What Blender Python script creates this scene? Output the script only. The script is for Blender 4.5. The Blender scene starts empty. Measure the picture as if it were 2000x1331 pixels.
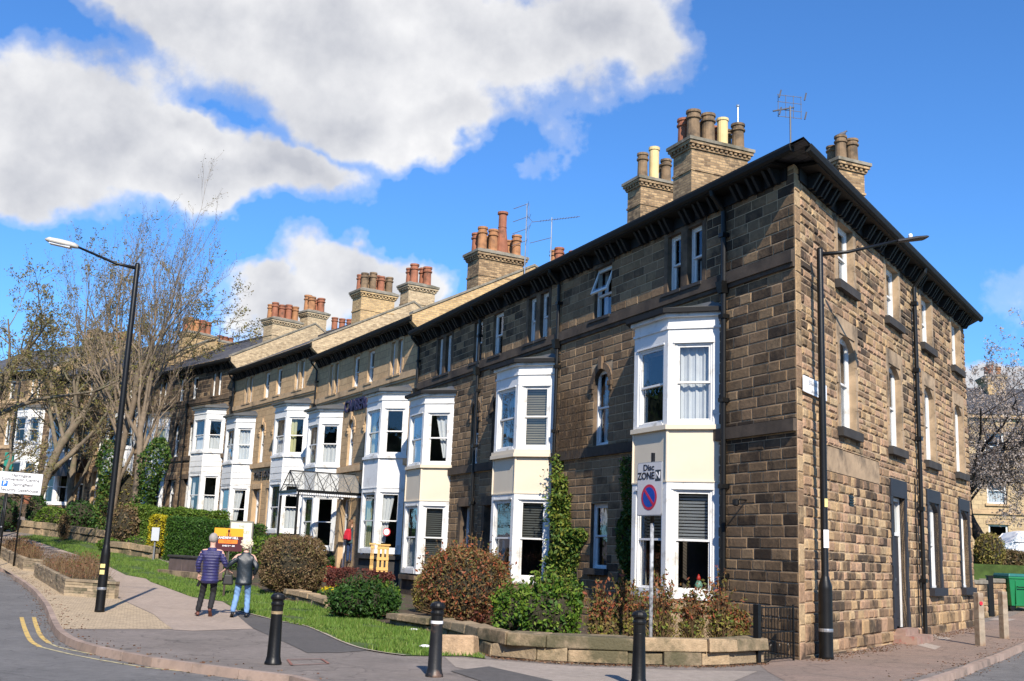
import bpy, bmesh, math, random
import numpy as np
from mathutils import Vector, Matrix
PI = math.pi
rnd = random.Random(7)
NR = np.random.default_rng(7)
SC = bpy.context.scene
COL = SC.collection

# ------------------------------------------------------------------ camera
FPX, EYE = 2114.0, 1.7                      # focal length in pixels of the 2000 px photograph
ROLL, PITCH = math.radians(2.3), math.radians(11.15)
cF = np.array([0, math.cos(PITCH), math.sin(PITCH)]); _U0 = np.array([0, -math.sin(PITCH), math.cos(PITCH)]); _R0 = np.array([1., 0, 0])
cR = math.cos(ROLL)*_R0 + math.sin(ROLL)*_U0; cU = -math.sin(ROLL)*_R0 + math.cos(ROLL)*_U0
cam = bpy.data.cameras.new('camera'); camo = bpy.data.objects.new('camera', cam); COL.objects.link(camo)
camo.matrix_world = Matrix(((cR[0], cU[0], -cF[0], 0), (cR[1], cU[1], -cF[1], 0), (cR[2], cU[2], -cF[2], EYE), (0, 0, 0, 1)))
cam.sensor_width = 36; cam.lens = 36*FPX/2000; cam.clip_start = .1; cam.clip_end = 4000
SC.camera = camo
SC.render.resolution_x, SC.render.resolution_y = 1024, 681
SC.view_settings.view_transform = 'Standard'; SC.view_settings.look = 'None'
SC.view_settings.exposure = 0.55; SC.view_settings.gamma = 1
SC.cycles.use_denoising = True; SC.cycles.max_bounces = 6; SC.cycles.transparent_max_bounces = 12
SC.cycles.caustics_reflective = False; SC.cycles.caustics_refractive = False

def ray(px, py): return cF + cR*(px-1000)/FPX - cU*(py-665.5)/FPX
def height(Y):                              # the street climbs gently away from the corner
    return float(np.interp(Y, [-50, 24, 40, 50, 60, 70, 80, 100, 150, 4000], [0, 0, .2, .8, 1.6, 2.4, 3.2, 4.2, 5.0, 5.0]))
def G(px, py, off=0.):                      # the point of the ground seen at a pixel of the photograph
    d = ray(px, py); t = 1.
    lo, hi = 5., 400.
    for _ in range(50):
        m = (lo+hi)/2; p = np.array([0, 0, EYE]) + d*m/d[1]
        if p[2] > height(p[1])+off: lo = m
        else: hi = m
    return Vector((d[0]*lo/d[1], lo, height(lo)+off))
def at(px, py, Y):                          # the point at distance Y seen at a pixel
    d = ray(px, py); return Vector((d[0]*Y/d[1], Y, EYE + d[2]*Y/d[1]))

# ------------------------------------------------------------------ sun and sky
SUN_AZ, SUN_EL = math.radians(101.0), math.radians(37)     # the way the light travels, in plan
sdir = Vector((math.cos(SUN_AZ)*math.cos(SUN_EL), math.sin(SUN_AZ)*math.cos(SUN_EL), -math.sin(SUN_EL)))
sl = bpy.data.lights.new('sun', 'SUN'); sl.energy = 5.0; sl.angle = math.radians(.5); sl.color = (1, .915, .80)
so = bpy.data.objects.new('sun', sl); COL.objects.link(so); so.rotation_euler = sdir.to_track_quat('-Z', 'Y').to_euler()
W = bpy.data.worlds.new('World'); SC.world = W; W.use_nodes = True
nt = W.node_tree; nt.nodes.clear()
class NT:
    """small helper round a node tree"""
    def __init__(s, nt): s.nt = nt
    def n(s, typ, ins=None, **kw):
        nd = s.nt.nodes.new(typ)
        for k, v in kw.items(): setattr(nd, k, v)
        for k, v in (ins or {}).items():
            sock = nd.inputs[k]
            if hasattr(v, 'is_output') or isinstance(v, bpy.types.NodeSocket): s.nt.links.new(v, sock)
            else: sock.default_value = v
        return nd
    def m(s, op, a, b=0., c=None, clamp=False):
        nd = s.n('ShaderNodeMath', operation=op, use_clamp=clamp)
        for i, v in enumerate([a, b] + ([c] if c is not None else [])):
            if isinstance(v, bpy.types.NodeSocket): s.nt.links.new(v, nd.inputs[i])
            else: nd.inputs[i].default_value = v
        return nd.outputs[0]
    def mix(s, f, a, b, blend='MIX'):
        nd = s.n('ShaderNodeMix', data_type='RGBA', blend_type=blend)
        for i, v in ((0, f), (6, a), (7, b)):
            if isinstance(v, bpy.types.NodeSocket): s.nt.links.new(v, nd.inputs[i])
            else: nd.inputs[i].default_value = v if i == 0 else (tuple(v)+(1,) if len(v) == 3 else v)
        return nd.outputs[2]
    def ramp(s, f, stops, interp='LINEAR'):
        nd = s.n('ShaderNodeValToRGB'); nd.color_ramp.interpolation = interp
        el = nd.color_ramp.elements
        while len(el) < len(stops): el.new(.5)
        for e, (p, c) in zip(el, stops):
            e.position = p; e.color = (c, c, c, 1) if isinstance(c, (int, float)) else tuple(c)+(1,)
        s.nt.links.new(f, nd.inputs[0]); return nd.outputs[0]
    def noise(s, vec, scale, detail=4, rough=.55, dist=0):
        nd = s.n('ShaderNodeTexNoise', {'Scale': scale, 'Detail': detail, 'Roughness': rough, 'Distortion': dist})
        if vec is not None: s.nt.links.new(vec, nd.inputs['Vector'])
        return nd.outputs['Fac']
T = NT(nt)
sky = T.n('ShaderNodeTexSky', sky_type='NISHITA', sun_disc=False, sun_elevation=SUN_EL, sun_rotation=math.atan2(-sdir.x, -sdir.y), air_density=1.0, dust_density=.1, ozone_density=2.2)
tc = T.n('ShaderNodeTexCoord').outputs['Generated']
warp = T.n('ShaderNodeTexNoise', {'Scale': 7., 'Detail': 5., 'Roughness': .6, 'Vector': tc})
wv = T.n('ShaderNodeVectorMath', {0: warp.outputs['Color'], 1: (.5, .5, .5)}, operation='SUBTRACT').outputs[0]
wv = T.n('ShaderNodeVectorMath', {0: wv, 'Scale': .13}, operation='SCALE').outputs[0]
dirv = T.n('ShaderNodeVectorMath', {0: tc, 1: wv}, operation='ADD').outputs[0]
# cumulus clouds: (azimuth, elevation) of each heap read off the photograph, with its angular radii
CL = [(790, 90, 440, 175), (990, 90, 280, 140), (1170, 70, 170, 105), (850, 235, 250, 85), (430, 10, 260, 75), (690, 190, 150, 90),
      (40, 190, 270, 140), (190, 290, 280, 95), (-20, 320, 280, 80), (400, 345, 250, 65), (560, 335, 130, 60), (370, 265, 130, 60),
      (700, 535, 165, 70), (570, 595, 150, 60), (800, 545, 120, 50), (1980, 760, 150, 40), (-350, 230, 320, 150), (-700, 420, 420, 130), (2500, 500, 380, 120), (2900, 200, 300, 140), (350, -450, 500, 150), (1900, -560, 500, 170)]
mask = None
for (x, y, rx, ry) in CL:
    c = ray(x, y); c = c/np.linalg.norm(c)
    u = np.cross(c, [0, 0, 1.]); u /= np.linalg.norm(u); v = np.cross(u, c)
    du = T.n('ShaderNodeVectorMath', {0: dirv, 1: tuple(u*FPX/rx)}, operation='DOT_PRODUCT').outputs['Value']
    dv = T.n('ShaderNodeVectorMath', {0: dirv, 1: tuple(v*FPX/ry)}, operation='DOT_PRODUCT').outputs['Value']
    dc = T.n('ShaderNodeVectorMath', {0: dirv, 1: tuple(c)}, operation='DOT_PRODUCT').outputs['Value']
    dv = T.m('SUBTRACT', dv, float(v@c)*0)
    r2 = T.m('ADD', T.m('MULTIPLY', du, du), T.m('MULTIPLY', dv, dv))
    val = T.m('SUBTRACT', 1., T.m('SQRT', r2))
    val = T.m('MULTIPLY', T.m('GREATER_THAN', dc, 0.), T.m('ADD', val, 3.))   # only the hemisphere of the heap
    val = T.m('SUBTRACT', val, 3.)
    mask = val if mask is None else T.m('SMOOTH_MAX', mask, val, .25)
fb = T.noise(tc, 6., 8, .55); fb2 = T.noise(tc, 20., 8, .6)
dens = T.m('ADD', mask, T.m('MULTIPLY', T.m('SUBTRACT', fb, .5), 1.35))
dens = T.m('ADD', dens, T.m('MULTIPLY', T.m('SUBTRACT', fb2, .5), .6))
alpha = T.ramp(T.m('ADD', dens, .15, clamp=True), [(0., 0.), (.12, .2), (.44, 1.)], 'EASE')
up = T.n('ShaderNodeVectorMath', {0: tc, 1: (0.03, 0., .03)}, operation='ADD').outputs[0]
lit = T.noise(up, 6., 8, .55)
shade = T.m('SUBTRACT', T.m('MULTIPLY', T.m('SUBTRACT', fb, lit), 3.2), T.m('MULTIPLY', dens, .62))
shade = T.m('ADD', shade, .82, clamp=True)
ccol = T.mix(shade, (.375, .39, .435), (.67, .67, .68))
skyc = T.mix(1., sky.outputs[0], (.66, 1.22, 1.85), 'MULTIPLY')
skyc = T.mix(1., skyc, (.074, .074, .074), 'MULTIPLY')
fin = T.mix(alpha, skyc, ccol)
bg = T.n('ShaderNodeBackground', {'Color': fin, 'Strength': 1.0})
nt.links.new(bg.outputs[0], T.n('ShaderNodeOutputWorld').inputs[0])

# ------------------------------------------------------------------ materials
MATS = {}
def mat(name, color, rough=.8, var=.15, scale=3., bump=0., bscale=30., metal=0., spec=.4, stain=None, stain_scale=.8, stain_amt=.5, isl=0., coords='Object', alpha=None, emit=None):
    if name in MATS: return MATS[name]
    m = bpy.data.materials.new(name); m.use_nodes = True; t = NT(m.node_tree); t.nt.nodes.clear()
    tcn = t.n('ShaderNodeTexCoord').outputs[coords]
    col = t.mix(t.ramp(t.noise(tcn, scale, 6, .6), [(.3, 0.), (.7, 1.)]), tuple(c*(1-var) for c in color), tuple(min(1, c*(1+var)) for c in color))
    if isl:
        r = t.n('ShaderNodeNewGeometry').outputs['Random Per Island']
        k = t.m('ADD', t.m('MULTIPLY', r, 2*isl), 1-isl)
        kc = t.n('ShaderNodeCombineColor', {0: k, 1: k, 2: t.m('MULTIPLY', k, .97)}).outputs[0]
        col = t.mix(1., col, kc, 'MULTIPLY')
    if stain is not None:
        f = t.ramp(t.noise(tcn, stain_scale, 6, .65), [(.62-.3*stain_amt, 0.), (.78-.2*stain_amt, 1.)])
        col = t.mix(f, col, stain)
    b = t.n('ShaderNodeBsdfPrincipled', {'Base Color': col, 'Roughness': rough, 'Metallic': metal, 'Specular IOR Level': spec})
    if emit: b.inputs['Emission Color'].default_value = tuple(emit)+(1,); b.inputs['Emission Strength'].default_value = 1
    if bump:
        bn = t.n('ShaderNodeBump', {'Strength': .9, 'Distance': bump, 'Height': t.noise(tcn, bscale, 4, .6)})
        t.nt.links.new(bn.outputs[0], b.inputs['Normal'])
    t.nt.links.new(b.outputs[0], t.n('ShaderNodeOutputMaterial').inputs[0])
    MATS[name] = m; return m
def stone_mat(name, cols, soot, soot_lo, soot_hi, soot_scale=.35, bump=.012, corner=0.):
    """weathered block stone: each block its own tint, soot in patches of its own shape"""
    m = bpy.data.materials.new(name); m.use_nodes = True; t = NT(m.node_tree); t.nt.nodes.clear()
    tcn = t.n('ShaderNodeTexCoord').outputs['Object']
    r = t.n('ShaderNodeNewGeometry').outputs['Random Per Island']
    n = len(cols)
    col = t.ramp(r, [(i/n, c) for i, c in enumerate(cols)], 'CONSTANT')
    fine = t.ramp(t.noise(tcn, 9., 6, .7), [(.25, .72), (.75, 1.22)])
    col = t.mix(1., col, fine, 'MULTIPLY')
    r2 = t.n('ShaderNodeTexWhiteNoise', {'W': r}, noise_dimensions='1D').outputs[0]
    sf = t.m('ADD', t.noise(tcn, soot_scale, 5, .6), t.m('MULTIPLY', t.m('SUBTRACT', r2, .5), .28))
    sf = t.m('ADD', sf, t.m('MULTIPLY', t.m('SUBTRACT', t.noise(tcn, 5., 5, .7), .5), .35))
    if corner:      # the smoke-blackened end of the street front
        sx = t.n('ShaderNodeSeparateXYZ', {0: tcn}); cx = t.n('ShaderNodeMapRange', {'Value': sx.outputs[0], 'From Min': 0., 'From Max': 4.5, 'To Min': corner, 'To Max': -.05}).outputs[0]; sf = t.m('ADD', sf, cx)
    sf = t.ramp(sf, [(soot_lo, 0.), (soot_hi, 1.)])
    col = t.mix(t.m('MULTIPLY', sf, .92), col, soot)
    b = t.n('ShaderNodeBsdfPrincipled', {'Base Color': col, 'Roughness': .9, 'Specular IOR Level': .25})
    bn = t.n('ShaderNodeBump', {'Strength': 1., 'Distance': bump, 'Height': t.noise(tcn, 14., 6, .7)})
    t.nt.links.new(bn.outputs[0], b.inputs['Normal'])
    t.nt.links.new(b.outputs[0], t.n('ShaderNodeOutputMaterial').inputs[0])
    MATS[name] = m; return m
def brick_mat(name, c1, c2, mortar, bw, rh, ms=.012, soot=None, soot_amt=.5, bump=.008, big=.35):
    """coursed masonry read from UVs laid out in metres"""
    m = bpy.data.materials.new(name); m.use_nodes = True; t = NT(m.node_tree); t.nt.nodes.clear()
    tcn = t.n('ShaderNodeTexCoord'); uv = tcn.outputs['UV']; ob = tcn.outputs['Object']
    wob = t.n('ShaderNodeTexNoise', {'Scale': 2.5, 'Detail': 2., 'Vector': ob})
    w = t.n('ShaderNodeVectorMath', {0: t.n('ShaderNodeVectorMath', {0: wob.outputs['Color'], 1: (.5, .5, .5)}, operation='SUBTRACT').outputs[0], 'Scale': .05}, operation='SCALE').outputs[0]
    uvw = t.n('ShaderNodeVectorMath', {0: uv, 1: w}, operation='ADD').outputs[0]
    bt = t.n('ShaderNodeTexBrick', {'Vector': uvw, 'Color1': tuple(c1)+(1,), 'Color2': tuple(c2)+(1,), 'Mortar': tuple(mortar)+(1,), 'Scale': 1., 'Mortar Size': ms, 'Mortar Smooth': .2, 'Bias': -.1, 'Brick Width': bw, 'Row Height': rh})
    col = t.mix(1., bt.outputs['Color'], t.ramp(t.noise(ob, 6., 6, .7), [(.25, .7), (.75, 1.25)]), 'MULTIPLY')
    if soot is not None:
        f = t.m('ADD', t.noise(ob, big, 6, .65), t.m('MULTIPLY', t.m('SUBTRACT', t.noise(uvw, 4., 3, .7), .5), .3))
        f = t.ramp(f, [(.72-.35*soot_amt, 0.), (.85-.3*soot_amt, .9)])
        col = t.mix(f, col, soot)
    b = t.n('ShaderNodeBsdfPrincipled', {'Base Color': col, 'Roughness': .9, 'Specular IOR Level': .25})
    h = t.m('SUBTRACT', t.m('MULTIPLY', t.noise(ob, 20., 4, .6), .5), bt.outputs['Fac'])
    bn = t.n('ShaderNodeBump', {'Strength': .8, 'Distance': bump, 'Height': h})
    t.nt.links.new(bn.outputs[0], b.inputs['Normal'])
    t.nt.links.new(b.outputs[0], t.n('ShaderNodeOutputMaterial').inputs[0])
    MATS[name] = m; return m
def leaf_mat(name, cols, rough=.6, trans=.25):
    m = bpy.data.materials.new(name); m.use_nodes = True; t = NT(m.node_tree); t.nt.nodes.clear()
    r = t.n('ShaderNodeNewGeometry').outputs['Random Per Island']
    tcn = t.n('ShaderNodeTexCoord').outputs['Object']
    f = t.m('ADD', t.m('MULTIPLY', r, .65), t.m('MULTIPLY', t.noise(tcn, 1.6, 4, .6), .5), clamp=True)
    n = len(cols)
    col = t.ramp(f, [(.12+.76*i/max(1, n-1), c) for i, c in enumerate(cols)])
    b = t.n('ShaderNodeBsdfPrincipled', {'Base Color': col, 'Roughness': rough, 'Specular IOR Level': .3})
    tr = t.n('ShaderNodeBsdfTranslucent', {'Color': col})
    mx = t.n('ShaderNodeMixShader', {0: trans, 1: b.outputs[0], 2: tr.outputs[0]})
    t.nt.links.new(mx.outputs[0], t.n('ShaderNodeOutputMaterial').inputs[0])
    MATS[name] = m; return m
def glass_mat():
    m = bpy.data.materials.new('window_glass'); m.use_nodes = True; t = NT(m.node_tree); t.nt.nodes.clear()
    ge = t.n('ShaderNodeNewGeometry')
    c = t.m('ABSOLUTE', t.n('ShaderNodeVectorMath', {0: ge.outputs['Incoming'], 1: ge.outputs['Normal']}, operation='DOT_PRODUCT').outputs['Value'])
    f = t.m('ADD', t.m('MULTIPLY', t.m('POWER', t.m('SUBTRACT', 1., c, clamp=True), 4.), 1.1), .065, clamp=True)   # two panes' worth of reflection
    g = t.n('ShaderNodeBsdfGlossy', {'Color': (.85, .9, 1, 1), 'Roughness': .015})
    wob = t.noise(t.n('ShaderNodeTexCoord').outputs['Object'], 2.2, 2, .5)
    bn = t.n('ShaderNodeBump', {'Strength': .3, 'Distance': .01, 'Height': wob}); t.nt.links.new(bn.outputs[0], g.inputs['Normal'])
    tr = t.n('ShaderNodeBsdfTransparent', {'Color': (.8, .83, .82, 1)})
    mx = t.n('ShaderNodeMixShader', {0: f, 1: tr.outputs[0], 2: g.outputs[0]})
    t.nt.links.new(mx.outputs[0], t.n('ShaderNodeOutputMaterial').inputs[0])
    MATS['glass'] = m; return m
GLASS = glass_mat()
WHITE = mat('white_paint', (.72, .715, .69), .5, .06, 2., .0015, 20., stain=(.42, .39, .33), stain_scale=2.6, stain_amt=.22)
CREAM = mat('cream_paint', (.69, .595, .45), .6, .04, 1.5, .001, 25.)
BLACKP = mat('black_paint', (.007, .007, .007), .4, .3, 3., .0015, 40., spec=.3)
DARKP = mat('dark_eaves_paint', (.006, .0055, .005), .7, .4, 3., .002, 30.)
ANTH = mat('anthracite_paint', (.022, .022, .027), .6, .15, 2., .003, 25.)
LEAD = mat('lead_roof', (.10, .10, .10), .6, .2, 2., .003, 10., stain=(.07, .08, .05), stain_amt=.4)
SLATE = brick_mat('slate_roof', (.07, .07, .08), (.11, .11, .12), (.03, .03, .03), .3, .22, .008, soot=(.05, .06, .03), soot_amt=.4)
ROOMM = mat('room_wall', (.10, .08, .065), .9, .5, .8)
CURT = mat('white_curtain', (.62, .62, .64), .9, .08, 3.)
CURTY = mat('cream_curtain', (.55, .52, .30), .9, .08, 3.)
BLIND = mat('grey_blind', (.30, .30, .28), .6, .05, 3.)
BLINDC = mat('cream_blind', (.62, .52, .34), .8, .05, 3.)
TRIM_D = mat('dressed_stone_dark', (.17, .115, .07), .9, .3, 2.5, .004, 25., stain=(.03, .024, .019), stain_scale=.9, stain_amt=.7)
TRIM_S = mat('dressed_stone_warm', (.37, .265, .165), .9, .25, 2.5, .004, 25., stain=(.07, .055, .04), stain_scale=1.2, stain_amt=.45)
TRIM_T = mat('dressed_stone_tan', (.47, .325, .185), .9, .18, 2.5, .003, 25., stain=(.12, .095, .065), stain_scale=.9, stain_amt=.35)
SILLD = mat('sooty_sill_stone', (.04, .036, .033), .85, .4, 2., .004, 25.)
MORT_D = mat('mortar_pale', (.46, .33, .20), .95, .25, 4., .004, 30., stain=(.10, .075, .05), stain_scale=.6, stain_amt=.35)
MORT_S = mat('mortar_warm', (.42, .31, .20), .95, .25, 4., .006, 30., stain=(.08, .065, .05), stain_scale=.7, stain_amt=.35)
ST_DARK = stone_mat('sooty_ashlar', [(.22, .143, .078), (.25, .165, .09), (.19, .125, .07), (.28, .188, .105), (.23, .15, .085), (.17, .113, .066)], (.030, .022, .016), .50, .70, .28, corner=.10)
ST_MID = stone_mat('smoky_ashlar', [(.22, .145, .08), (.26, .172, .094), (.19, .126, .07), (.30, .20, .11), (.24, .158, .088), (.17, .114, .067)], (.036, .027, .019), .51, .73, .3)
STRING_D = mat('smoky_string_course', (.075, .056, .04), .9, .35, 2., .004, 25., stain=(.025, .02, .018), stain_scale=.9, stain_amt=.5)
ST_SIDE = stone_mat('rubble_stone', [(.40, .265, .14), (.46, .31, .165), (.30, .195, .11), (.50, .355, .20), (.38, .24, .145), (.24, .155, .092), (.44, .28, .175)], (.045, .034, .026), .51, .67, .30, .03)
ST_D = stone_mat('brown_ashlar', [(.18, .12, .07), (.24, .16, .09), (.15, .10, .06), (.29, .20, .115), (.12, .08, .052)], (.04, .032, .026), .5, .7, .3)
ST_TAN = brick_mat('cleaned_ashlar', (.50, .345, .19), (.42, .285, .155), (.26, .175, .10), .62, .3, .010, soot=(.17, .13, .085), soot_amt=.35)
BRICK_D = brick_mat('chimney_brick_dark', (.46, .31, .165), (.15, .095, .055), (.26, .19, .12), .23, .085, .012, soot=(.05, .042, .035), soot_amt=.45, big=.8)
BRICK_Y = brick_mat('chimney_brick_yellow', (.58, .40, .19), (.36, .24, .12), (.44, .33, .20), .23, .085, .012, soot=(.16, .12, .08), soot_amt=.25, big=.8)
BRICK_P = brick_mat('chimney_brick_pale', (.56, .43, .26), (.30, .215, .13), (.48, .38, .25), .23, .085, .012, soot=(.14, .12, .09), soot_amt=.25, big=.8)
CAPST = mat('chimney_cap_stone', (.24, .215, .17), .95, .3, 3., .01, 15., stain=(.09, .08, .05), stain_amt=.5)
POT_O = mat('terracotta_orange', (.36, .17, .075), .8, .25, 3., stain=(.14, .07, .04), stain_scale=2.5, stain_amt=.3)
POT_R = mat('terracotta_red', (.29, .11, .06), .8, .25, 3., stain=(.10, .05, .03), stain_scale=2.5, stain_amt=.3)
POT_D = mat('sooty_buff_clay', (.21, .14, .08), .85, .3, 3., stain=(.05, .04, .03), stain_scale=2., stain_amt=.5)
POT_Y = mat('pale_yellow_clay', (.66, .50, .24), .8, .1, 3.)
METAL = mat('dull_aluminium', (.45, .46, .48), .4, .15, 3., metal=.8)
PURE = mat('sign_white', (.78, .78, .78), .5, .02)
INK = mat('sign_black', (.02, .02, .025), .5, .02)

# ------------------------------------------------------------------ mesh builder
def uv_metres(me):
    uvl = me.uv_layers.new(name='UVMap')
    n = len(me.loops); vi = np.empty(n, np.int32); me.loops.foreach_get('vertex_index', vi)
    co = np.empty(len(me.vertices)*3); me.vertices.foreach_get('co', co); co = co.reshape(-1, 3)
    nf = len(me.polygons); nrm = np.empty(nf*3); me.polygons.foreach_get('normal', nrm); nrm = nrm.reshape(-1, 3)
    lt = np.empty(nf, np.int32); me.polygons.foreach_get('loop_total', lt)
    nl = np.repeat(nrm, lt, axis=0); P = co[vi]
    t = np.stack([-nl[:, 1], nl[:, 0], np.zeros(n)], 1); L = np.linalg.norm(t, axis=1); flat = L < .35
    t /= np.maximum(L, 1e-6)[:, None]
    u = (P*t).sum(1); v = P[:, 2].copy(); u[flat] = P[flat, 0]; v[flat] = P[flat, 1]
    uvl.data.foreach_set('uv', np.stack([u, v], 1).ravel())
class MB:
    def __init__(s, M=None): s.v = []; s.f = []; s.mi = []; s.M = M; s.cur = 0
    def pt(s, p):
        p = Vector(p)
        s.v.append(tuple(s.M @ p) if s.M is not None else tuple(p)); return len(s.v)-1
    def poly(s, pts): s.f.append([s.pt(p) for p in pts]); s.mi.append(s.cur)
    def idx(s, f): s.f.append(list(f)); s.mi.append(s.cur)
    def box(s, x0, x1, y0, y1, z0, z1):
        i = [s.pt((x, y, z)) for z in (z0, z1) for y in (y0, y1) for x in (x0, x1)]
        for q in ((0, 2, 3, 1), (4, 5, 7, 6), (0, 1, 5, 4), (2, 6, 7, 3), (0, 4, 6, 2), (1, 3, 7, 5)): s.idx([i[k] for k in q])
    def obox(s, c, ax, ay, az):      # centre and three half-axis vectors
        c, ax, ay, az = map(Vector, (c, ax, ay, az))
        i = [s.pt(c + sx*ax + sy*ay + sz*az) for sz in (-1, 1) for sy in (-1, 1) for sx in (-1, 1)]
        for q in ((0, 2, 3, 1), (4, 5, 7, 6), (0, 1, 5, 4), (2, 6, 7, 3), (0, 4, 6, 2), (1, 3, 7, 5)): s.idx([i[k] for k in q])
    def prism(s, poly, z0, z1, top=None):     # poly list of (x, y), closed; top: other outline
        n = len(poly); top = top or poly
        a = [s.pt((p[0], p[1], z0)) for p in poly]; b = [s.pt((p[0], p[1], z1)) for p in top]
        for k in range(n): s.idx((a[k], a[(k+1) % n], b[(k+1) % n], b[k]))
        s.idx(a[::-1]); s.idx(b)
    def tube(s, pts, rad, sides=8, cap=True):
        pts = [Vector(p) for p in pts]; rad = rad if isinstance(rad, (list, tuple)) else [rad]*len(pts)
        rings = []; d0 = (pts[1]-pts[0]).normalized(); u = d0.orthogonal().normalized()
        for k, p in enumerate(pts):
            d = (pts[min(k+1, len(pts)-1)]-pts[max(k-1, 0)]).normalized()
            u = (u - d*u.dot(d)); u = u.normalized() if u.length > 1e-6 else d.orthogonal().normalized()
            w = d.cross(u)
            rings.append([s.pt(p + (u*math.cos(2*PI*j/sides) + w*math.sin(2*PI*j/sides))*rad[k]) for j in range(sides)])
        for a, b in zip(rings, rings[1:]):
            for j in range(sides): s.idx((a[j], a[(j+1) % sides], b[(j+1) % sides], b[j]))
        if cap: s.idx(rings[0][::-1]); s.idx(rings[-1])
    def lathe(s, prof, c=(0, 0, 0), sides=16, cap=True):    # prof list of (r, z)
        rings = [[s.pt((c[0]+r*math.cos(2*PI*j/sides), c[1]+r*math.sin(2*PI*j/sides), c[2]+z)) for j in range(sides)] for r, z in prof]
        for a, b in zip(rings, rings[1:]):
            for j in range(sides): s.idx((a[j], a[(j+1) % sides], b[(j+1) % sides], b[j]))
        if cap: s.idx(rings[0][::-1]); s.idx(rings[-1])
    def build(s, name, mats, parent=None, smooth=False, uv=True, bevel=0):
        me = bpy.data.meshes.new(name); me.from_pydata(s.v, [], s.f)
        mats = mats if isinstance(mats, (list, tuple)) else [mats]
        for m in mats: me.materials.append(m)
        if len(mats) > 1: me.polygons.foreach_set('material_index', s.mi)
        me.update()
        if uv: uv_metres(me)
        if smooth: me.polygons.foreach_set('use_smooth', [True]*len(me.polygons))
        o = bpy.data.objects.new(name, me); COL.objects.link(o)
        if parent is not None: o.parent = parent
        if bevel:
            b = o.modifiers.new('bevel', 'BEVEL'); b.width = bevel; b.segments = 2; b.limit_method = 'ANGLE'; b.angle_limit = .7
        if smooth and bevel == 0:
            pass
        return o
def tag(o, label, cat, group=None, kind=None):
    o['label'] = label
    if cat: o['category'] = cat
    if group: o['group'] = group
    if kind: o['kind'] = kind
    return o
def struct(o): o['kind'] = 'structure'; return o
def empty(name, loc, rz=0, label=None, cat=None, group=None):
    o = bpy.data.objects.new(name, None); COL.objects.link(o); o.location = loc; o.rotation_euler = (0, 0, rz); o.empty_display_size = .3
    if label: tag(o, label, cat, group)
    return o
def copy_tree(o, parent=None):
    c = o.copy(); COL.objects.link(c); c.parent = parent
    for ch in [x for x in bpy.data.objects if x.parent == o]: copy_tree(ch, c)
    return c
def quads_obj(name, V, m, parent=None, k=4, loc=None):
    """V: (n, k, 3) array of separate faces"""
    n = V.shape[0]; me = bpy.data.meshes.new(name)
    me.vertices.add(n*k); me.vertices.foreach_set('co', V.reshape(-1).astype(np.float32))
    me.loops.add(n*k); me.loops.foreach_set('vertex_index', np.arange(n*k, dtype=np.int32))
    me.polygons.add(n); me.polygons.foreach_set('loop_start', np.arange(0, n*k, k, dtype=np.int32)); me.polygons.foreach_set('loop_total', np.full(n, k, np.int32))
    me.update(calc_edges=True); me.materials.append(m)
    o = bpy.data.objects.new(name, me); COL.objects.link(o)
    if parent is not None: o.parent = parent
    if loc is not None: o.location = loc
    return o
def leaves(C, size, jitter=.4, flat=0., aspect=.55):
    """a small folded-free leaf quad at each point of C"""
    n = len(C); a = NR.normal(size=(n, 3)); a[:, 2] *= (1-flat); a /= np.linalg.norm(a, axis=1)[:, None]
    b = NR.normal(size=(n, 3)); b -= a*(a*b).sum(1)[:, None]; b /= np.linalg.norm(b, axis=1)[:, None]
    s = size*(1+jitter*NR.uniform(-1, 1, n))[:, None]
    a = a*s; b = b*s*aspect
    return np.stack([C-a, C-b*.9+a*.1, C+a, C+b*.9+a*.1], 1)
def text_obj(txt, size, m, parent=None, M=None, name='lettering', extrude=.004, bold=0., align='CENTER', sx=1.):
    cu = bpy.data.curves.new(name, 'FONT'); cu.body = txt; cu.size = size; cu.extrude = extrude; cu.offset = bold; cu.align_x = align; cu.align_y = 'CENTER'
    to = bpy.data.objects.new(name, cu); COL.objects.link(to)
    dg = bpy.context.evaluated_depsgraph_get(); me = bpy.data.meshes.new_from_object(to.evaluated_get(dg))
    bpy.data.objects.remove(to); me.name = name
    if M is not None: me.transform(M @ Matrix.Diagonal((sx, 1, 1, 1)))
    me.materials.clear(); me.materials.append(m)
    o = bpy.data.objects.new(name, me); COL.objects.link(o)
    if parent is not None: o.parent = parent
    return o

# ------------------------------------------------------------------ ground, road, pavement
YB = [24, 40, 50, 60, 70, 80, 100, 150]
def sheet(name, pts, off, m, skirt=0., sub=0):
    bm = bmesh.new(); vs = [bm.verts.new((p[0], p[1], 0)) for p in pts]; f = bm.faces.new(vs)
    if f.normal.z < 0 or sum((pts[i][0]*pts[(i+1) % len(pts)][1]-pts[(i+1) % len(pts)][0]*pts[i][1]) for i in range(len(pts))) < 0: f.normal_flip()
    bmesh.ops.triangulate(bm, faces=bm.faces[:])
    for y in YB: bmesh.ops.bisect_plane(bm, geom=bm.verts[:]+bm.edges[:]+bm.faces[:], plane_co=(0, y, 0), plane_no=(0, 1, 0))
    for v in bm.verts: v.co.z = height(v.co.y)+off
    if skirt:
        be = [e for e in bm.edges if e.is_boundary]
        g = bmesh.ops.extrude_edge_only(bm, edges=be)
        for v in [x for x in g['geom'] if isinstance(x, bmesh.types.BMVert)]: v.co.z -= skirt
    me = bpy.data.meshes.new(name); bm.to_mesh(me); bm.free(); me.materials.append(m); me.update(); uv_metres(me)
    o = bpy.data.objects.new(name, me); COL.objects.link(o); return o
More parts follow.
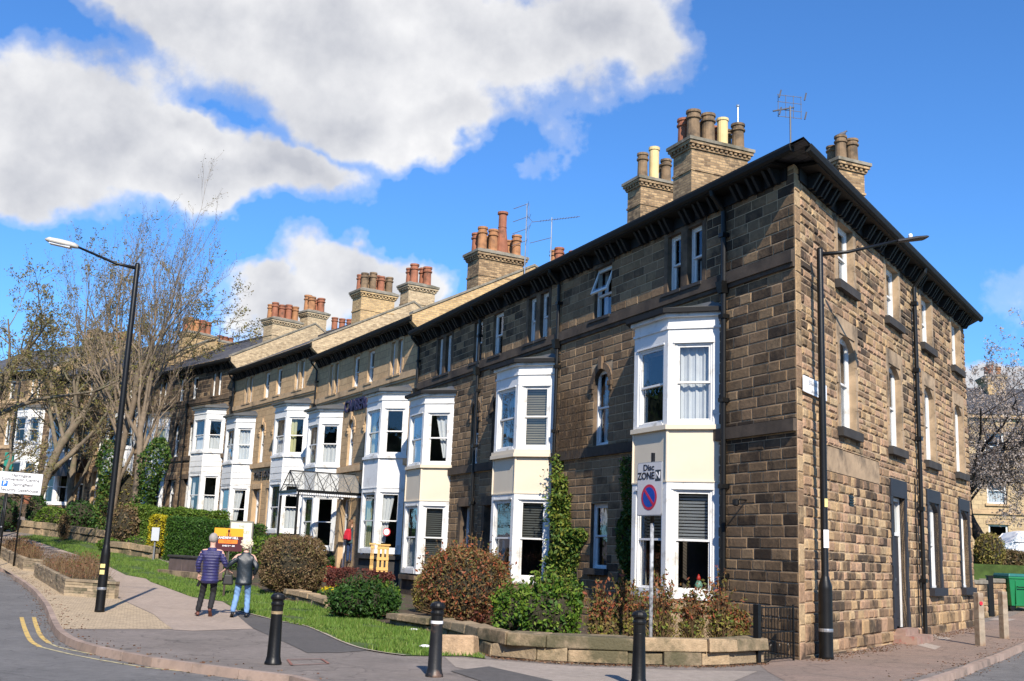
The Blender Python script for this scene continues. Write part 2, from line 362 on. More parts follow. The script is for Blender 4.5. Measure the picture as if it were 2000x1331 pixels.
def asphalt(name, c, c2, grit=.35, crack=True):
    m = bpy.data.materials.new(name); m.use_nodes = True; t = NT(m.node_tree); t.nt.nodes.clear()
    ob = t.n('ShaderNodeTexCoord').outputs['Object']
    g = t.noise(ob, 160., 2, .8); big = t.noise(ob, .7, 6, .65); mid = t.noise(ob, 6., 5, .7)
    col = t.mix(t.ramp(big, [(.35, 0.), (.65, 1.)]), c, c2)
    col = t.mix(1., col, t.ramp(g, [(.35, 1-grit), (.65, 1+grit*.9)]), 'MULTIPLY')
    col = t.mix(1., col, t.ramp(mid, [(.3, .80), (.7, 1.14)]), 'MULTIPLY')
    if crack:
        vo = t.n('ShaderNodeTexVoronoi', {'Scale': .55, 'Vector': t.n('ShaderNodeVectorMath', {0: ob, 1: t.n('ShaderNodeVectorMath', {0: t.n('ShaderNodeTexNoise', {'Scale': 1.5, 'Detail': 6., 'Vector': ob}).outputs['Color'], 'Scale': 1.2}, operation='SCALE').outputs[0]}, operation='ADD').outputs[0]}, feature='DISTANCE_TO_EDGE')
        k = t.ramp(vo.outputs['Distance'], [(.0, .35), (.006, .35), (.012, 1.)])
        col = t.mix(.55, col, t.mix(1., col, k, 'MULTIPLY'))
    b = t.n('ShaderNodeBsdfPrincipled', {'Base Color': col, 'Roughness': .85, 'Specular IOR Level': .35})
    bn = t.n('ShaderNodeBump', {'Strength': .8, 'Distance': .006, 'Height': g}); t.nt.links.new(bn.outputs[0], b.inputs['Normal'])
    t.nt.links.new(b.outputs[0], t.n('ShaderNodeOutputMaterial').inputs[0]); return m
A_ROAD = asphalt('road_asphalt', (.135, .13, .125), (.175, .168, .16))
A_PAVE = asphalt('pavement_asphalt', (.235, .20, .175), (.175, .15, .13))
A_SIDE = asphalt('side_pavement_asphalt', (.28, .20, .155), (.22, .165, .13))
A_PATH = asphalt('path_asphalt', (.40, .315, .25), (.34, .27, .215), .25, False)
A_DARK = asphalt('new_asphalt_patch', (.095, .088, .082), (.115, .105, .098), .35, False)
A_LITE = asphalt('worn_asphalt_patch', (.36, .30, .25), (.30, .255, .21), .3, False)
PAVER = brick_mat('block_pavers', (.52, .40, .26), (.42, .325, .215), (.17, .14, .10), .21, .105, .009, soot=(.17, .14, .105), soot_amt=.35, bump=.006)
KERB = mat('kerb_stone', (.34, .25, .205), .9, .2, 4., .004, 40., isl=.16, stain=(.10, .085, .07), stain_scale=2., stain_amt=.35)
YEL = mat('yellow_line_paint', (.62, .42, .12), .7, .12, 8., stain=(.17, .15, .12), stain_scale=7., stain_amt=.42)
YELW = mat('worn_yellow_line_paint', (.55, .47, .25), .7, .12, 8., stain=(.16, .15, .13), stain_scale=9., stain_amt=.5)
GRASS_G = mat('turf', (.06, .10, .022), .95, .4, 2.5, .02, 40., stain=(.10, .085, .04), stain_scale=.9, stain_amt=.3)
SOIL = mat('garden_soil', (.07, .05, .033), .95, .35, 3., .03, 12., stain=(.05, .07, .02), stain_amt=.4)
def P2(lst): return [G(*p)[:2] for p in lst]
bm = bmesh.new(); xs = [-3000, -200, -60, 60, 200, 3000]; ys = [-400, 0]+YB+[400, 3500]
vv = [[bm.verts.new((x, y, height(y)-.17)) for x in xs] for y in ys]
for j in range(len(ys)-1):
    for i in range(len(xs)-1): bm.faces.new((vv[j][i], vv[j][i+1], vv[j+1][i+1], vv[j+1][i]))
me = bpy.data.meshes.new('ground'); bm.to_mesh(me); bm.free(); me.materials.append(GRASS_G)
go = bpy.data.objects.new('ground', me); COL.objects.link(go); struct(go)

kpx = [(0, 1110), (30, 1128), (60, 1149), (80, 1172), (90, 1188), (105, 1224), (118, 1238), (135, 1248), (165, 1259), (210, 1269), (300, 1287), (420, 1303), (490, 1312), (570, 1322)]
K = [Vector((-30, 62)), Vector((-20.5, 42))] + [Vector(p) for p in P2(kpx)]
Ra, Rb = Vector(G(1814, 1331)[:2]), Vector(G(2000, 1261)[:2])
K += [Vector((-1.2, 12.9)), Vector((.8, 12.75)), Vector((2.8, 13.1)), Vector((4.6, 14.5)), Ra, Vector(G(1900, 1302)[:2]), Rb, Rb+(Rb-Ra).normalized()*60]
def catmull(P, step=.3):
    out = []; P = [P[0]*2-P[1]]+P+[P[-1]*2-P[-2]]
    for i in range(1, len(P)-2):
        a, b, c, d = P[i-1:i+3]; n = max(2, int((c-b).length/step))
        for k in range(n):
            t = k/n; out.append(.5*((2*b)+(c-a)*t+(2*a-5*b+4*c-d)*t*t+(3*b-a-3*c+d)*t**3))
    return out+[P[-2]]
def resample(P, step):
    out = [P[0]]; acc = 0
    for a, b in zip(P, P[1:]):
        L = (b-a).length
        while acc+L >= step and L > 1e-9:
            a = a+(b-a)*((step-acc)/L); out.append(a); L = (b-a).length; acc = 0
        acc += L
    return out
KC = resample(catmull(K), .46)
def inward(i):
    d = (KC[min(i+1, len(KC)-1)]-KC[max(i-1, 0)]).normalized(); return Vector((-d.y, d.x))
road_pts = [tuple(p) for p in KC[::-1]] + [(-40, 62), (-90, 60), (-60, -40), (45, -40), (90, 66)]
# the far side of the road bends with it
road_pts = [tuple(p) for p in KC] + [tuple(KC[-1]+Vector((9, -5))), (60, -30), (-60, -30), (-60, 62)]
struct(sheet('road', road_pts, -.12, A_ROAD))
a1 = Vector((-0.41540837, 0.90963503)); n1 = Vector((-a1.y, a1.x)); a2 = Vector((0.55907668, 0.82911596)); n2 = Vector((a2.y, -a2.x))
C0 = Vector((5.50074946, 20.53982109))
def vang(d): return Vector((math.cos(math.radians(d)), math.sin(math.radians(d))))
B0 = C0+a1*21.5; aB = vang(118.9); C1 = B0+aB*11.6; aC = vang(123.); D1 = C1+aC*11.6; aD = vang(132.); E1 = D1+aD*11.6; aE = vang(141.); F1 = E1+aE*11.6; aF = vang(148.)
inner = [tuple(C0+a2*70-n2*.6), tuple(C0+a2*.8+a1*.8), tuple(B0-n1*.6), tuple(C1-n1*.6), tuple(D1-n1*.6), tuple(E1), tuple(F1), (-75, 100), (-75, 64)]
KI = [KC[i]+inward(i)*.13 for i in range(len(KC))]
struct(sheet('pavement', [tuple(p) for p in KI]+inner, 0., A_PAVE))
kb = MB()
for i in range(0, len(KC)-2, 2):
    j = i+2; g = .006
    for (p, q, r, s_) in ((KC[i], KC[j], KI[j], KI[i]),):
        d = (q-p).normalized()*g; z0, z1 = height(p.y), height(q.y)
        p, q, r, s_ = p+d, q-d, r-d, s_+d
        mid = (KC[i+1]+inward(i+1)*.0)
        i8 = [kb.pt((*x, z)) for x, z in ((p, z0-.14), (q, z1-.14), (r, z1-.14), (s_, z0-.14), (p+inward(i)*.015, z0+.006), (q+inward(j)*.015, z1+.006), (r, z1+.006), (s_, z0+.006))]
        for f in ((4, 5, 6, 7), (0, 1, 5, 4), (1, 2, 6, 5), (3, 0, 4, 7), (2, 3, 7, 6)): kb.idx([i8[k] for k in f])
struct(kb.build('kerb', KERB))
struct(sheet('path', P2([(495, 1229), (375, 1233), (339, 1231), (300, 1200), (228, 1167), (221, 1131), (177, 1092), (130, 1080), (72, 1068), (40, 1058), (0, 1051), (0, 1046), (60, 1054), (150, 1082), (216, 1108), (246, 1123), (285, 1130), (375, 1166), (435, 1175), (465, 1193), (456, 1196)]), .006, A_PATH))
struct(sheet('block_paving', P2([(30, 1126), (0, 1108), (0, 1060), (72, 1074), (130, 1088), (177, 1096), (222, 1133), (228, 1168), (300, 1201), (337, 1229), (120, 1229), (108, 1224), (92, 1186), (82, 1170), (62, 1147)]), .004, PAVER))
struct(sheet('asphalt_patch', P2([(456, 1196), (549, 1214), (600, 1224), (681, 1259), (722, 1271), (660, 1276), (600, 1276), (560, 1257), (494, 1228)]), .007, A_DARK))
struct(sheet('worn_patch', P2([(868, 1284), (960, 1290), (1120, 1302), (1330, 1310), (1480, 1312), (1400, 1345), (1080, 1345), (960, 1318), (890, 1304)]), .005, A_LITE))
struct(sheet('trench_patch', P2([(880, 1312), (955, 1303), (1080, 1331), (1060, 1345), (980, 1345)]), .009, A_DARK))
struct(sheet('side_pavement', [tuple(p) for p in (Vector(G(1500, 1313)[:2]), Vector(G(1560, 1345)[:2]), Vector(G(1748, 1333)[:2]), Vector(G(1870, 1302)[:2]), Vector(G(1995, 1256)[:2]), Rb-n2*.5+a2*30, C0+a2*44-n2*.5, C0+a2*.6+n1*-.1, C0+n1*.9+a1*.2)], .004, A_SIDE))
PALE = asphalt('pale_concrete_strip', (.42, .35, .29), (.36, .30, .25), .25, False)
for q in ([(1752, 1251), (1768, 1247), (1838, 1264), (1826, 1270)], [(1800, 1240), (1812, 1237), (1858, 1248), (1846, 1252)], [(1930, 1211), (1944, 1208), (1985, 1210), (1970, 1214)]): struct(sheet('concrete_strip', P2(q), .009, PALE))
def strip(name, pts, w, off, m):
    mb = MB(); P = catmull([Vector(p) for p in pts], .25)
    for i in range(len(P)-1):
        d = (P[i+1]-P[i]).normalized(); nn = Vector((-d.y, d.x))*w/2
        d2 = (P[min(i+2, len(P)-1)]-P[i]).normalized(); n2_ = Vector((-d2.y, d2.x))*w/2
        n0 = nn if i == 0 else pn
        mb.poly([(*(P[i]-n0), height(P[i].y)+off), (*(P[i+1]-n2_), height(P[i+1].y)+off), (*(P[i+1]+n2_), height(P[i+1].y)+off), (*(P[i]+n0), height(P[i].y)+off)]); pn = n2_
    return mb.build(name, m)
def Pr(l): return [G(x, y, -.12)[:2] for x, y in l]
struct(strip('yellow_line', Pr([(42, 1206), (49, 1230), (60, 1252), (78, 1264)]), .085, -.115, YEL))
struct(strip('yellow_line', Pr([(78, 1264), (110, 1272), (150, 1281), (220, 1294), (300, 1306), (450, 1320), (570, 1332), (700, 1345)]), .055, -.115, YELW))
struct(strip('yellow_line', Pr([(66, 1206), (72, 1226), (80, 1243), (96, 1257)]), .085, -.115, YEL))
struct(strip('yellow_line', Pr([(96, 1257), (120, 1266), (185, 1279), (270, 1292), (450, 1311), (590, 1326), (760, 1345)]), .05, -.115, YELW))
# manhole frame in the pavement
mb = MB(); c = [G(*p, .012) for p in ((562, 1288), (628, 1287), (642, 1296), (570, 1299))]
for i in range(4):
    a, b = c[i], c[(i+1) % 4]; d = (b-a).normalized(); nn = Vector((-d.y, d.x, 0))*.02
    mb.poly([a-nn, b-nn, b+nn, a+nn])
tag(mb.build('inspection_cover', mat('rusty_iron', (.24, .11, .08), .8, .3, 8.)), 'thin reddish rectangular frame of an inspection cover set flush in the pavement', 'cover')
# grass verge and garden soil
grass_px = [(905, 1283), (792, 1282), (735, 1274), (681, 1260), (600, 1225), (549, 1215), (465, 1194), (435, 1176), (375, 1167), (285, 1131), (246, 1124), (216, 1109), (150, 1084), (60, 1055), (30, 1050), (70, 1046), (130, 1052), (200, 1066), (300, 1088), (330, 1102), (420, 1112), (480, 1140), (560, 1174), (636, 1192), (757, 1221), (843, 1238), (900, 1262), (950, 1288)]
GP = P2(grass_px)
struct(sheet('grass_verge', GP, .012, GRASS_G))
edge = strip('path_edging', P2([(792, 1282), (735, 1274), (681, 1260), (600, 1225), (549, 1215), (500, 1203), (465, 1194)]), .06, .02, mat('pale_edging', (.38, .32, .25), .9, .2, 5.)); struct(edge)
WL = [Vector(G(*p)[:2]) for p in ((1497, 1297), (1400, 1303), (1300, 1302), (1180, 1300), (1070, 1294), (965, 1286), (900, 1257), (843, 1238), (757, 1221))]
WL2 = [Vector(G(*p)[:2]) for p in ((636, 1191), (600, 1181), (556, 1170))]
soil = [tuple(p) for p in WL+WL2] + [tuple(G(500, 1150)[:2]), tuple(G(430, 1112)[:2]), tuple(G(330, 1096)[:2]), tuple(G(240, 1074)[:2]), tuple(G(140, 1050)[:2]), tuple(E1+n1*8), tuple(E1), tuple(D1), tuple(C1), tuple(B0), tuple(C0+a1*.6)]
struct(sheet('garden_soil', soil, .03, SOIL))
def in_poly(P, x, y):
    r = np.zeros(len(x), bool); n = len(P)
    for i in range(n):
        x0, y0 = P[i]; x1, y1 = P[(i+1) % n]
        c = ((y0 > y) != (y1 > y)); r ^= c & (x < (x1-x0)*(y-y0)/((y1-y0) if y1 != y0 else 1e-9)+x0)
    return r
HV = np.vectorize(height)
def scatter(P, n, keep=None):
    A = np.array([list(p) for p in P]); lo, hi = A.min(0), A.max(0)
    out = []; tot = 0
    while tot < n:
        x = NR.uniform(lo[0], hi[0], n*2); y = NR.uniform(lo[1], hi[1], n*2); k = in_poly(A, x, y)
        k &= NR.uniform(0, 1, n*2) < np.clip(22./y, 0, 1)**1.3
        out.append(np.stack([x[k], y[k]], 1)); tot += k.sum()
    return np.concatenate(out)[:n]
S = scatter(GP, 56000); S = S[(np.sin(S[:, 0]*1.9+1.3*np.sin(S[:, 1]*.8))*np.sin(S[:, 1]*1.5)+.6*np.sin(S[:, 0]*5.3+S[:, 1]*3.1) > -1.05+.5*NR.random(len(S)))]; n = len(S); z = HV(S[:, 1])+.012
h = NR.uniform(.035, .10, n)*(1+.6*np.sin(S[:, 0]*2.1)*np.sin(S[:, 1]*1.7)); an = NR.uniform(0, 2*PI, n); w = .011
lean = NR.normal(0, .03, (n, 2)); base = np.stack([S[:, 0], S[:, 1], z], 1)
dx = np.stack([np.cos(an)*w, np.sin(an)*w, np.zeros(n)], 1)
V = np.stack([base-dx, base+dx, base+np.stack([lean[:, 0], lean[:, 1], h], 1)], 1)
BLADE = leaf_mat('grass_blades', [(.045, .10, .012), (.09, .17, .022), (.14, .24, .035), (.20, .25, .06)])
tag(quads_obj('grass', V, BLADE, k=3), 'short bright green spring grass on the verge beside the path', 'grass', kind='stuff')
for i, (px, py) in enumerate([(830, 1266), (808, 1233)]):
    p = G(px, py, .02); mb = MB(); mb.lathe([(.02, 0), (.09, .02), (.11, .05), (.05, .08), (.0, .085)], sides=7, cap=False)
    o = mb.build('litter', PURE, smooth=True); o.location = p; o.scale = (1, .6, .7)
    tag(o, ['crumpled white litter on the grass beside the scuffed bollard', 'small scrap of white litter on the grass further from the kerb'][i], 'litter')

# ------------------------------------------------------------------ houses
def bands(x0, x1, z0, z1, holes):
    zs = sorted({z0, z1} | {min(max(h[k], z0), z1) for h in holes for k in (2, 3)})
    for a, b in zip(zs, zs[1:]):
        if b-a < 1e-4: continue
        cuts = sorted((h[0], h[1]) for h in holes if h[2] < (a+b)/2 < h[3]); x = x0
        for c0, c1 in cuts:
            if c0 > x+1e-4: yield (x, min(c0, x1), a, b)
            x = max(x, c1)
        if x < x1-1e-4: yield (x, x1, a, b)
def local_cuts(x0, x1, z0, z1, holes):
    """the course z0..z1 split only where an opening bites into it"""
    hs = [h for h in holes if h[2] < z1-1e-4 and h[3] > z0+1e-4 and h[0] < x1 and h[1] > x0]
    xs = sorted({x0, x1} | {min(max(h[k], x0), x1) for h in hs for k in (0, 1)}); segs = []
    for a, b in zip(xs, xs[1:]):
        if b-a < 1e-4: continue
        iv = [(z0, z1)]
        for h in hs:
            if h[0] < (a+b)/2 < h[1]:
                nv = []
                for c, d in iv:
                    if h[2] > c: nv.append((c, min(d, h[2])))
                    if h[3] < d: nv.append((max(c, h[3]), d))
                iv = [(c, d) for c, d in nv if d-c > .02]
        for q in iv:
            if segs and segs[-1][2:] == q and abs(segs[-1][1]-a) < 1e-4: segs[-1] = (segs[-1][0], b)+q
            else: segs.append((a, b)+q)
    return segs
def wall_sheet(mb, x0, x1, z0, z1, holes, y=0.):
    for (a, b, c, d) in bands(x0, x1, z0, z1, holes): mb.poly([(a, y, c), (a, y, d), (b, y, d), (b, y, c)])
def reveals(mb, holes, depth=.2, y=0.):
    for h in holes:
        a, b, c, d = h[:4]
        mb.poly([(a, y, c), (a, y-depth, c), (a, y-depth, d), (a, y, d)]); mb.poly([(b, y, c), (b, y, d), (b, y-depth, d), (b, y-depth, c)])
        mb.poly([(a, y, d), (a, y-depth, d), (b, y-depth, d), (b, y, d)]); mb.poly([(a, y, c), (b, y, c), (b, y-depth, c), (a, y-depth, c)])
def stones(mb, x0, x1, z0, z1, holes, ch, wmin, wmax, gap=.012, proud=.012, rough=0., seed=1, chj=0.):
    r = random.Random(seed); z = z0; row = 0
    while z < z1-.05:
        h = ch*(1+chj*r.uniform(-1, 1)); zt = min(z+h, z1)
        if z1-zt < ch*.4: zt = z1
        off = r.uniform(0, wmin)
        for (a, b, c, d) in local_cuts(x0, x1, z, zt, holes):
            x = a; first = True
            while x < b-.01:
                w = r.uniform(wmin, wmax) if not first else r.uniform(wmin*.5, wmax*.9)
                first = False
                xe = x+w
                if b-xe < wmin*.6: xe = b
                if xe-x > .04 and d-c > .025:
                    g = gap/2; p = proud*(1+r.uniform(-.5, .5)) + rough*r.uniform(0, 1); bv = min(.018+rough*.5, (xe-x)*.3, (d-c)*.3)
                    j = lambda: r.uniform(-1, 1)*rough*.35
                    o = [(x+g+j(), 0.001, c+g+j()), (xe-g+j(), 0.001, c+g+j()), (xe-g+j(), 0.001, d-g+j()), (x+g+j(), 0.001, d-g+j())]
                    q = [(x+g+bv, p+j(), c+g+bv), (xe-g-bv, p+j(), c+g+bv), (xe-g-bv, p+j(), d-g-bv), (x+g+bv, p+j(), d-g-bv)]
                    i = [mb.pt(t) for t in o+q]
                    for f in ((4, 7, 6, 5), (0, 4, 5, 1), (1, 5, 6, 2), (2, 6, 7, 3), (3, 7, 4, 0)): mb.idx([i[k] for k in f])
                x = xe
        z = zt; row += 1
def arch_fill(mb, x0, x1, zt, rise, y0=0., y1=-.2, n=12):
    """fills the corners between a round or segmental head and the square top of its opening"""
    c = (x0+x1)/2; hw = (x1-x0)/2; R = (hw*hw+rise*rise)/(2*rise); zc = zt-R
    arc = []
    for k in range(n+1):
        x = x0+(x1-x0)*k/n; arc.append((x, zc+math.sqrt(max(0, R*R-(x-c)**2))))
    for (xa, za), (xb, zb) in zip(arc, arc[1:]):
        mb.poly([(xa, y0+.002, za), (xa, y0+.002, zt+.003), (xb, y0+.002, zt+.003), (xb, y0+.002, zb)])
        mb.poly([(xa, y0, za), (xb, y0, zb), (xb, y1, zb), (xa, y1, za)])
    return arc
def arch_ring(mb, x0, x1, zt, rise, w=.16, y=.03, n=11, key=True):
    c = (x0+x1)/2; hw = (x1-x0)/2; R = (hw*hw+rise*rise)/(2*rise); zc = zt-R; a0 = math.asin(min(1, hw/R))
    for k in range(n):
        A = -a0+2*a0*k/n+.01; B = -a0+2*a0*(k+1)/n-.01
        o = [(c+math.sin(t)*q, zc+math.cos(t)*q) for q, t in ((R, A), (R+w, A), (R+w, B), (R, B))]
        i = [mb.pt((p[0], yy, p[1])) for yy in (0., y) for p in o]
        for f in ((4, 5, 6, 7), (0, 1, 5, 4), (1, 2, 6, 5), (2, 3, 7, 6), (3, 0, 4, 7)): mb.idx([i[t] for t in f])
    if key: mb.box(c-.09, c+.09, -.01, y+.05, zc+R+.0, zc+R+w+.16)
def sash(fr, gl, x0, x1, z0, z1, y, rise=0., bar=.055, split=.5, openup=0.):
    """white sash window: box frame, two sashes, meeting rail; y is the outer face"""
    fr.box(x0, x0+bar, y-.09, y, z0, z1); fr.box(x1-bar, x1, y-.09, y, z0, z1)
    fr.box(x0+bar, x1-bar, y-.09, y, z1-bar, z1); fr.box(x0+bar, x1-bar, y-.09, y+.03, z0, z0+bar*.8)
    zm = z0+(z1-z0)*split; s = .045; xa, xb = x0+bar, x1-bar
    def lite(za, zb, yy):
        fr.box(xa, xa+s, yy-.035, yy, za, zb); fr.box(xb-s, xb, yy-.035, yy, za, zb)
        fr.box(xa+s, xb-s, yy-.035, yy, zb-s, zb); fr.box(xa+s, xb-s, yy-.035, yy, za, za+s)
        gl.poly([(xa+s, yy-.02, za+s), (xa+s, yy-.02, zb-s), (xb-s, yy-.02, zb-s), (xb-s, yy-.02, za+s)])
    lite(zm-.02, z1-bar, y-.02); lite(z0+bar*.8+openup, zm+.02+openup*0, y-.058)
    if rise: arch_fill(fr, x0+bar*.6, x1-bar*.6, z1+.001, rise, y+.004, y-.05)
def curtain(mb, x0, x1, z0, z1, y, kind, seed=0):
    r = random.Random(seed)
    def sheetc(a, b, za, zb, gather=0., y=y):
        n = max(6, int((b-a)/.03)); ph = r.uniform(0, 6)
        top = [(a+(b-a)*k/n, y+.025*math.sin(k*1.1+ph)+.012*math.sin(k*2.3), zb) for k in range(n+1)]
        if gather:
            bot = [(a+(b-a)*(k/n)*(1-abs(gather)) + (0 if gather > 0 else (b-a)*abs(gather)), y+.02*math.sin(k*1.1+ph), za) for k in range(n+1)]
        else: bot = [(p[0], p[1]+.008*math.sin(i_), za) for i_, p in enumerate(top)]
        for k in range(n): mb.poly([bot[k], top[k], top[k+1], bot[k+1]])
    w = x1-x0
    if kind == 'full': sheetc(x0, x1, z0, z1)
    elif kind == 'half': sheetc(x0, x1, z0, z0+(z1-z0)*.47)
    elif kind == 'sides': sheetc(x0, x0+w*.28, z0, z1); sheetc(x1-w*.22, x1, z0, z1)
    elif kind == 'swag': sheetc(x0, x0+w*.75, z0+(z1-z0)*.1, z1, .6)
    elif kind == 'swag2': sheetc(x0+w*.35, x1, z0+(z1-z0)*.1, z1, -.6)
    elif kind == 'left': sheetc(x0, x0+w*.4, z0, z1)
    elif kind == 'right': sheetc(x1-w*.4, x1, z0, z1)
    elif kind in ('blind', 'blindhalf'):
        z = z1; lo = z0 if kind == 'blind' else z0+(z1-z0)*.5
        while z > lo: mb.poly([(x0, y+.02, z), (x1, y+.02, z), (x1, y-.012, z-.045), (x0, y-.012, z-.045)]); z -= .068
BX = .045
def bay(root, bc, sgn, hf, hb, dep, st):
    """two storey canted timber bay; sgn=+1: the near cant is at small x"""
    b = empty('bay_window', (bc, 0, 0)); b.parent = root
    P = [(-hb, 0), (-hf, dep), (hf, dep), (hb, 0)]
    outl = lambda e: [(-hb-e*1.2, .01), (-hf-e*.45, dep+e), (hf+e*.45, dep+e), (hb+e*1.2, .01)]
    fr, gl, cu, pn, bs, rf, tr = MB(), MB(), MB(), MB(), MB(), MB(), MB()
    # stone plinth
    bs.prism(outl(-.04)[::1], -.9, .72); bs.prism(outl(.07), .72, .86)
    panel_z = (3.36, 4.46); floors = ((.92, 3.36, 'g'), (4.56, 6.42, 'f'))
    for fi, (p, q) in enumerate(((P[0], P[1]), (P[1], P[2]), (P[2], P[3]))):
        p, q = Vector(p), Vector(q); d = (q-p); w = d.length; d.normalize(); nrm = Vector((-d.y, d.x))
        nrm = nrm if nrm.y > 0 else -nrm
        M = Matrix(((d.x, nrm.x, 0, p.x), (d.y, nrm.y, 0, p.y), (0, 0, 1, 0), (0, 0, 0, 1)))
        for mbx in (fr, gl, cu, pn, tr): mbx.M = M
        for (z0, z1, key) in floors:
            m = .15 if fi != 1 else .17; zt = z1-(.16 if key == 'g' else .06)
            if w < 1.: m = .13
            zb = z0+(.14 if key == 'g' else .05)
            # posts and rails proud of each other by a few mm
            fr.box(0.003, m, -.10, .0, z0, z1); fr.box(w-m, w-.003, -.10, .0, z0, z1)
            fr.box(m, w-m, -.10, -.004, zt, z1); fr.box(m, w-m, -.10, .012, z0, zb)
            ou = st.get('open', {}).get((fi, key), 0.)
            f1, g1, c1_ = MB(M), MB(M), MB(M)
            sash(f1, g1, m, w-m, zb, zt, -.03, rise=st.get('rise', 0.), openup=ou)
            f1.build('sash', WHITE, b); g1.build('pane', GLASS, b)
            fr.box(m-.03, w-m+.03, -.01, .022, zt-.015, zt+.02)
            kind = st.get('cur', {}).get((fi, key))
            if kind:
                curtain(c1_, m+.04, w-m-.04, zb+.05, zt-.05, -.22, kind[1], seed=fi+int(bc*10))
                c1_.build('blind' if kind[1].startswith('blind') else 'curtain', {'w': CURT, 'y': CURTY, 'b': BLIND, 'c': BLINDC, 'p': CURT}[kind[0]], b)
        # panel between the floors
        pn.poly([(0, -.02, panel_z[0]), (0, -.02, panel_z[1]), (w, -.02, panel_z[1]), (w, -.02, panel_z[0])])
        if st.get('boards'):
            for k in range(3): z = 3.42+k*.3; pn.box(.01, w-.01, -.02, .01+.012*(k % 2), z, z+.27)
        for e in (0, 1): tr.box(e*w-.018, e*w+.018, -.04, .006, panel_z[0], panel_z[1])
        # frieze and cornice
        fr.box(0.0, w, -.05, -.002, 6.42, 6.98)
    for mbx in (fr, gl, cu, pn, tr): mbx.M = None
    def ring(mb, e, z0, z1):
        mb.prism(outl(e), z0, z1)
    ring(tr, .06, 4.46, 4.56) ; ring(tr, .015, 3.34, 3.37)
    if st.get('deepsill'): ring(tr, .09, 4.36, 4.46)
    fr2 = fr
    ring(fr2, .03, 6.66, 6.72); ring(fr2, .09, 6.92, 7.0)
    rf.prism(outl(.2), 7.0, 7.10); rf.prism([(-hb-.25, -.01), (-hf-.09, dep+.2), (hf+.09, dep+.2), (hb+.25, -.01)], 7.10, 7.30, [(-hb+.12, -.01), (-hf+.1, .12), (hf-.1, .12), (hb-.12, -.01)])
    roofm = st.get('roof', DARKP)
    fr.build('casing', WHITE, b)
    pn.build('panel', st.get('panel', WHITE), b); tr.build('sill', st.get('sillm', st.get('panel', WHITE)), b)
    bs.build('plinth', st.get('base', TRIM_D), b); rf.mi = [0]*len(rf.f)
    for k in range(6, len(rf.f)): rf.mi[k] = 1
    rf.build('bay_roof', [roofm, LEAD], b)
    return b
def chimney(root, x0, x1, y0, y1, zb, zt, brick, pots, cap=CAPST):
    """stack with dentilled corbels; pots: (fx, fy, height, radius, material)"""
    st = MB(); st.box(x0, x1, y0, y1, zb, zt-.36)
    for e, za, zb_ in ((.03, zt-1.05, zt-.98), (.05, zt-.36, zt-.30), (.13, zt-.22, zt-.12)): st.box(x0-e, x1+e, y0-e, y1+e, za, zb_)
    n = int((y1-y0)/.17)
    st.box(x0-.03, x1+.03, y0-.03, y1+.03, zt-.30, zt-.22)
    for k in range(n+1):
        y = y0+(y1-y0)*k/n
        for xx in (x0-.10, x1+.03): st.box(xx, xx+.07, y-.045, y+.045, zt-.30, zt-.22)
    n = max(2, int((x1-x0)/.17))
    for k in range(n+1):
        x = x0+(x1-x0)*k/n
        for yy in (y0-.10, y1+.03): st.box(x-.045, x+.045, yy, yy+.07, zt-.30, zt-.22)
    o = st.build('chimney', brick, root)
    cp = MB(); cp.prism([(x0-.17, y0-.17), (x1+.17, y0-.17), (x1+.17, y1+.17), (x0-.17, y1+.17)], zt-.12, zt-.02)
    cp.prism([(x0-.15, y0-.15), (x1+.15, y0-.15), (x1+.15, y1+.15), (x0-.15, y1+.15)], zt-.02, zt+.10, [(x0+.1, y0+.1), (x1-.1, y0+.1), (x1-.1, y1-.1), (x0+.1, y1-.1)])
    cp.build('chimney_cap', cap, o)
    for fx, fy, h, r, m in pots:
        p = MB(); X = x0+(x1-x0)*fx; Y = y0+(y1-y0)*fy
        if h > 1.5: prof = [(r*1.25, 0), (r*1.2, .15), (r*.85, h*.45), (r*.72, h*.62), (r*.8, h*.63), (r*.72, h*.65), (r*.72, h*.94), (r*.95, h*.95), (r*.95, h), (r*.65, h), (r*.6, h-.1)]
        else: prof = [(r*1.08, 0), (r, h*.08), (r*.93, h*.68), (r*1.16, h*.70), (r*1.18, h*.76), (r*.98, h*.78), (r*.98, h*.88), (r*1.14, h*.9), (r*1.12, h*.99), (r*.85, h), (r*.78, h-.12)]
        if m is POT_Y: prof = [(r*.95, 0), (r*.95, h*.9), (r*1.1, h*.91), (r*1.1, h), (r*.8, h), (r*.75, h-.1)]
        prof = [(a*1.1, b*.9) for a, b in prof]; p.lathe(prof, (X, Y, zt+.06), 14); p.build('pot', m, o, smooth=False)
    return o
def potrow(nx, ny, h, r, m, alt=None, jit=.1, seed=0):
    q = random.Random(seed); out = []
    for j in range(ny):
        for i in range(nx):
            out.append(((i+.5)/nx if nx > 1 else .5, (j+.5)/ny, h*(1+q.uniform(-jit, jit)), r, (alt if alt and q.random() < .35 else m)))
    return out
EAVE = 9.75; PITCHT = .52; RIDGE_Y = -4.8
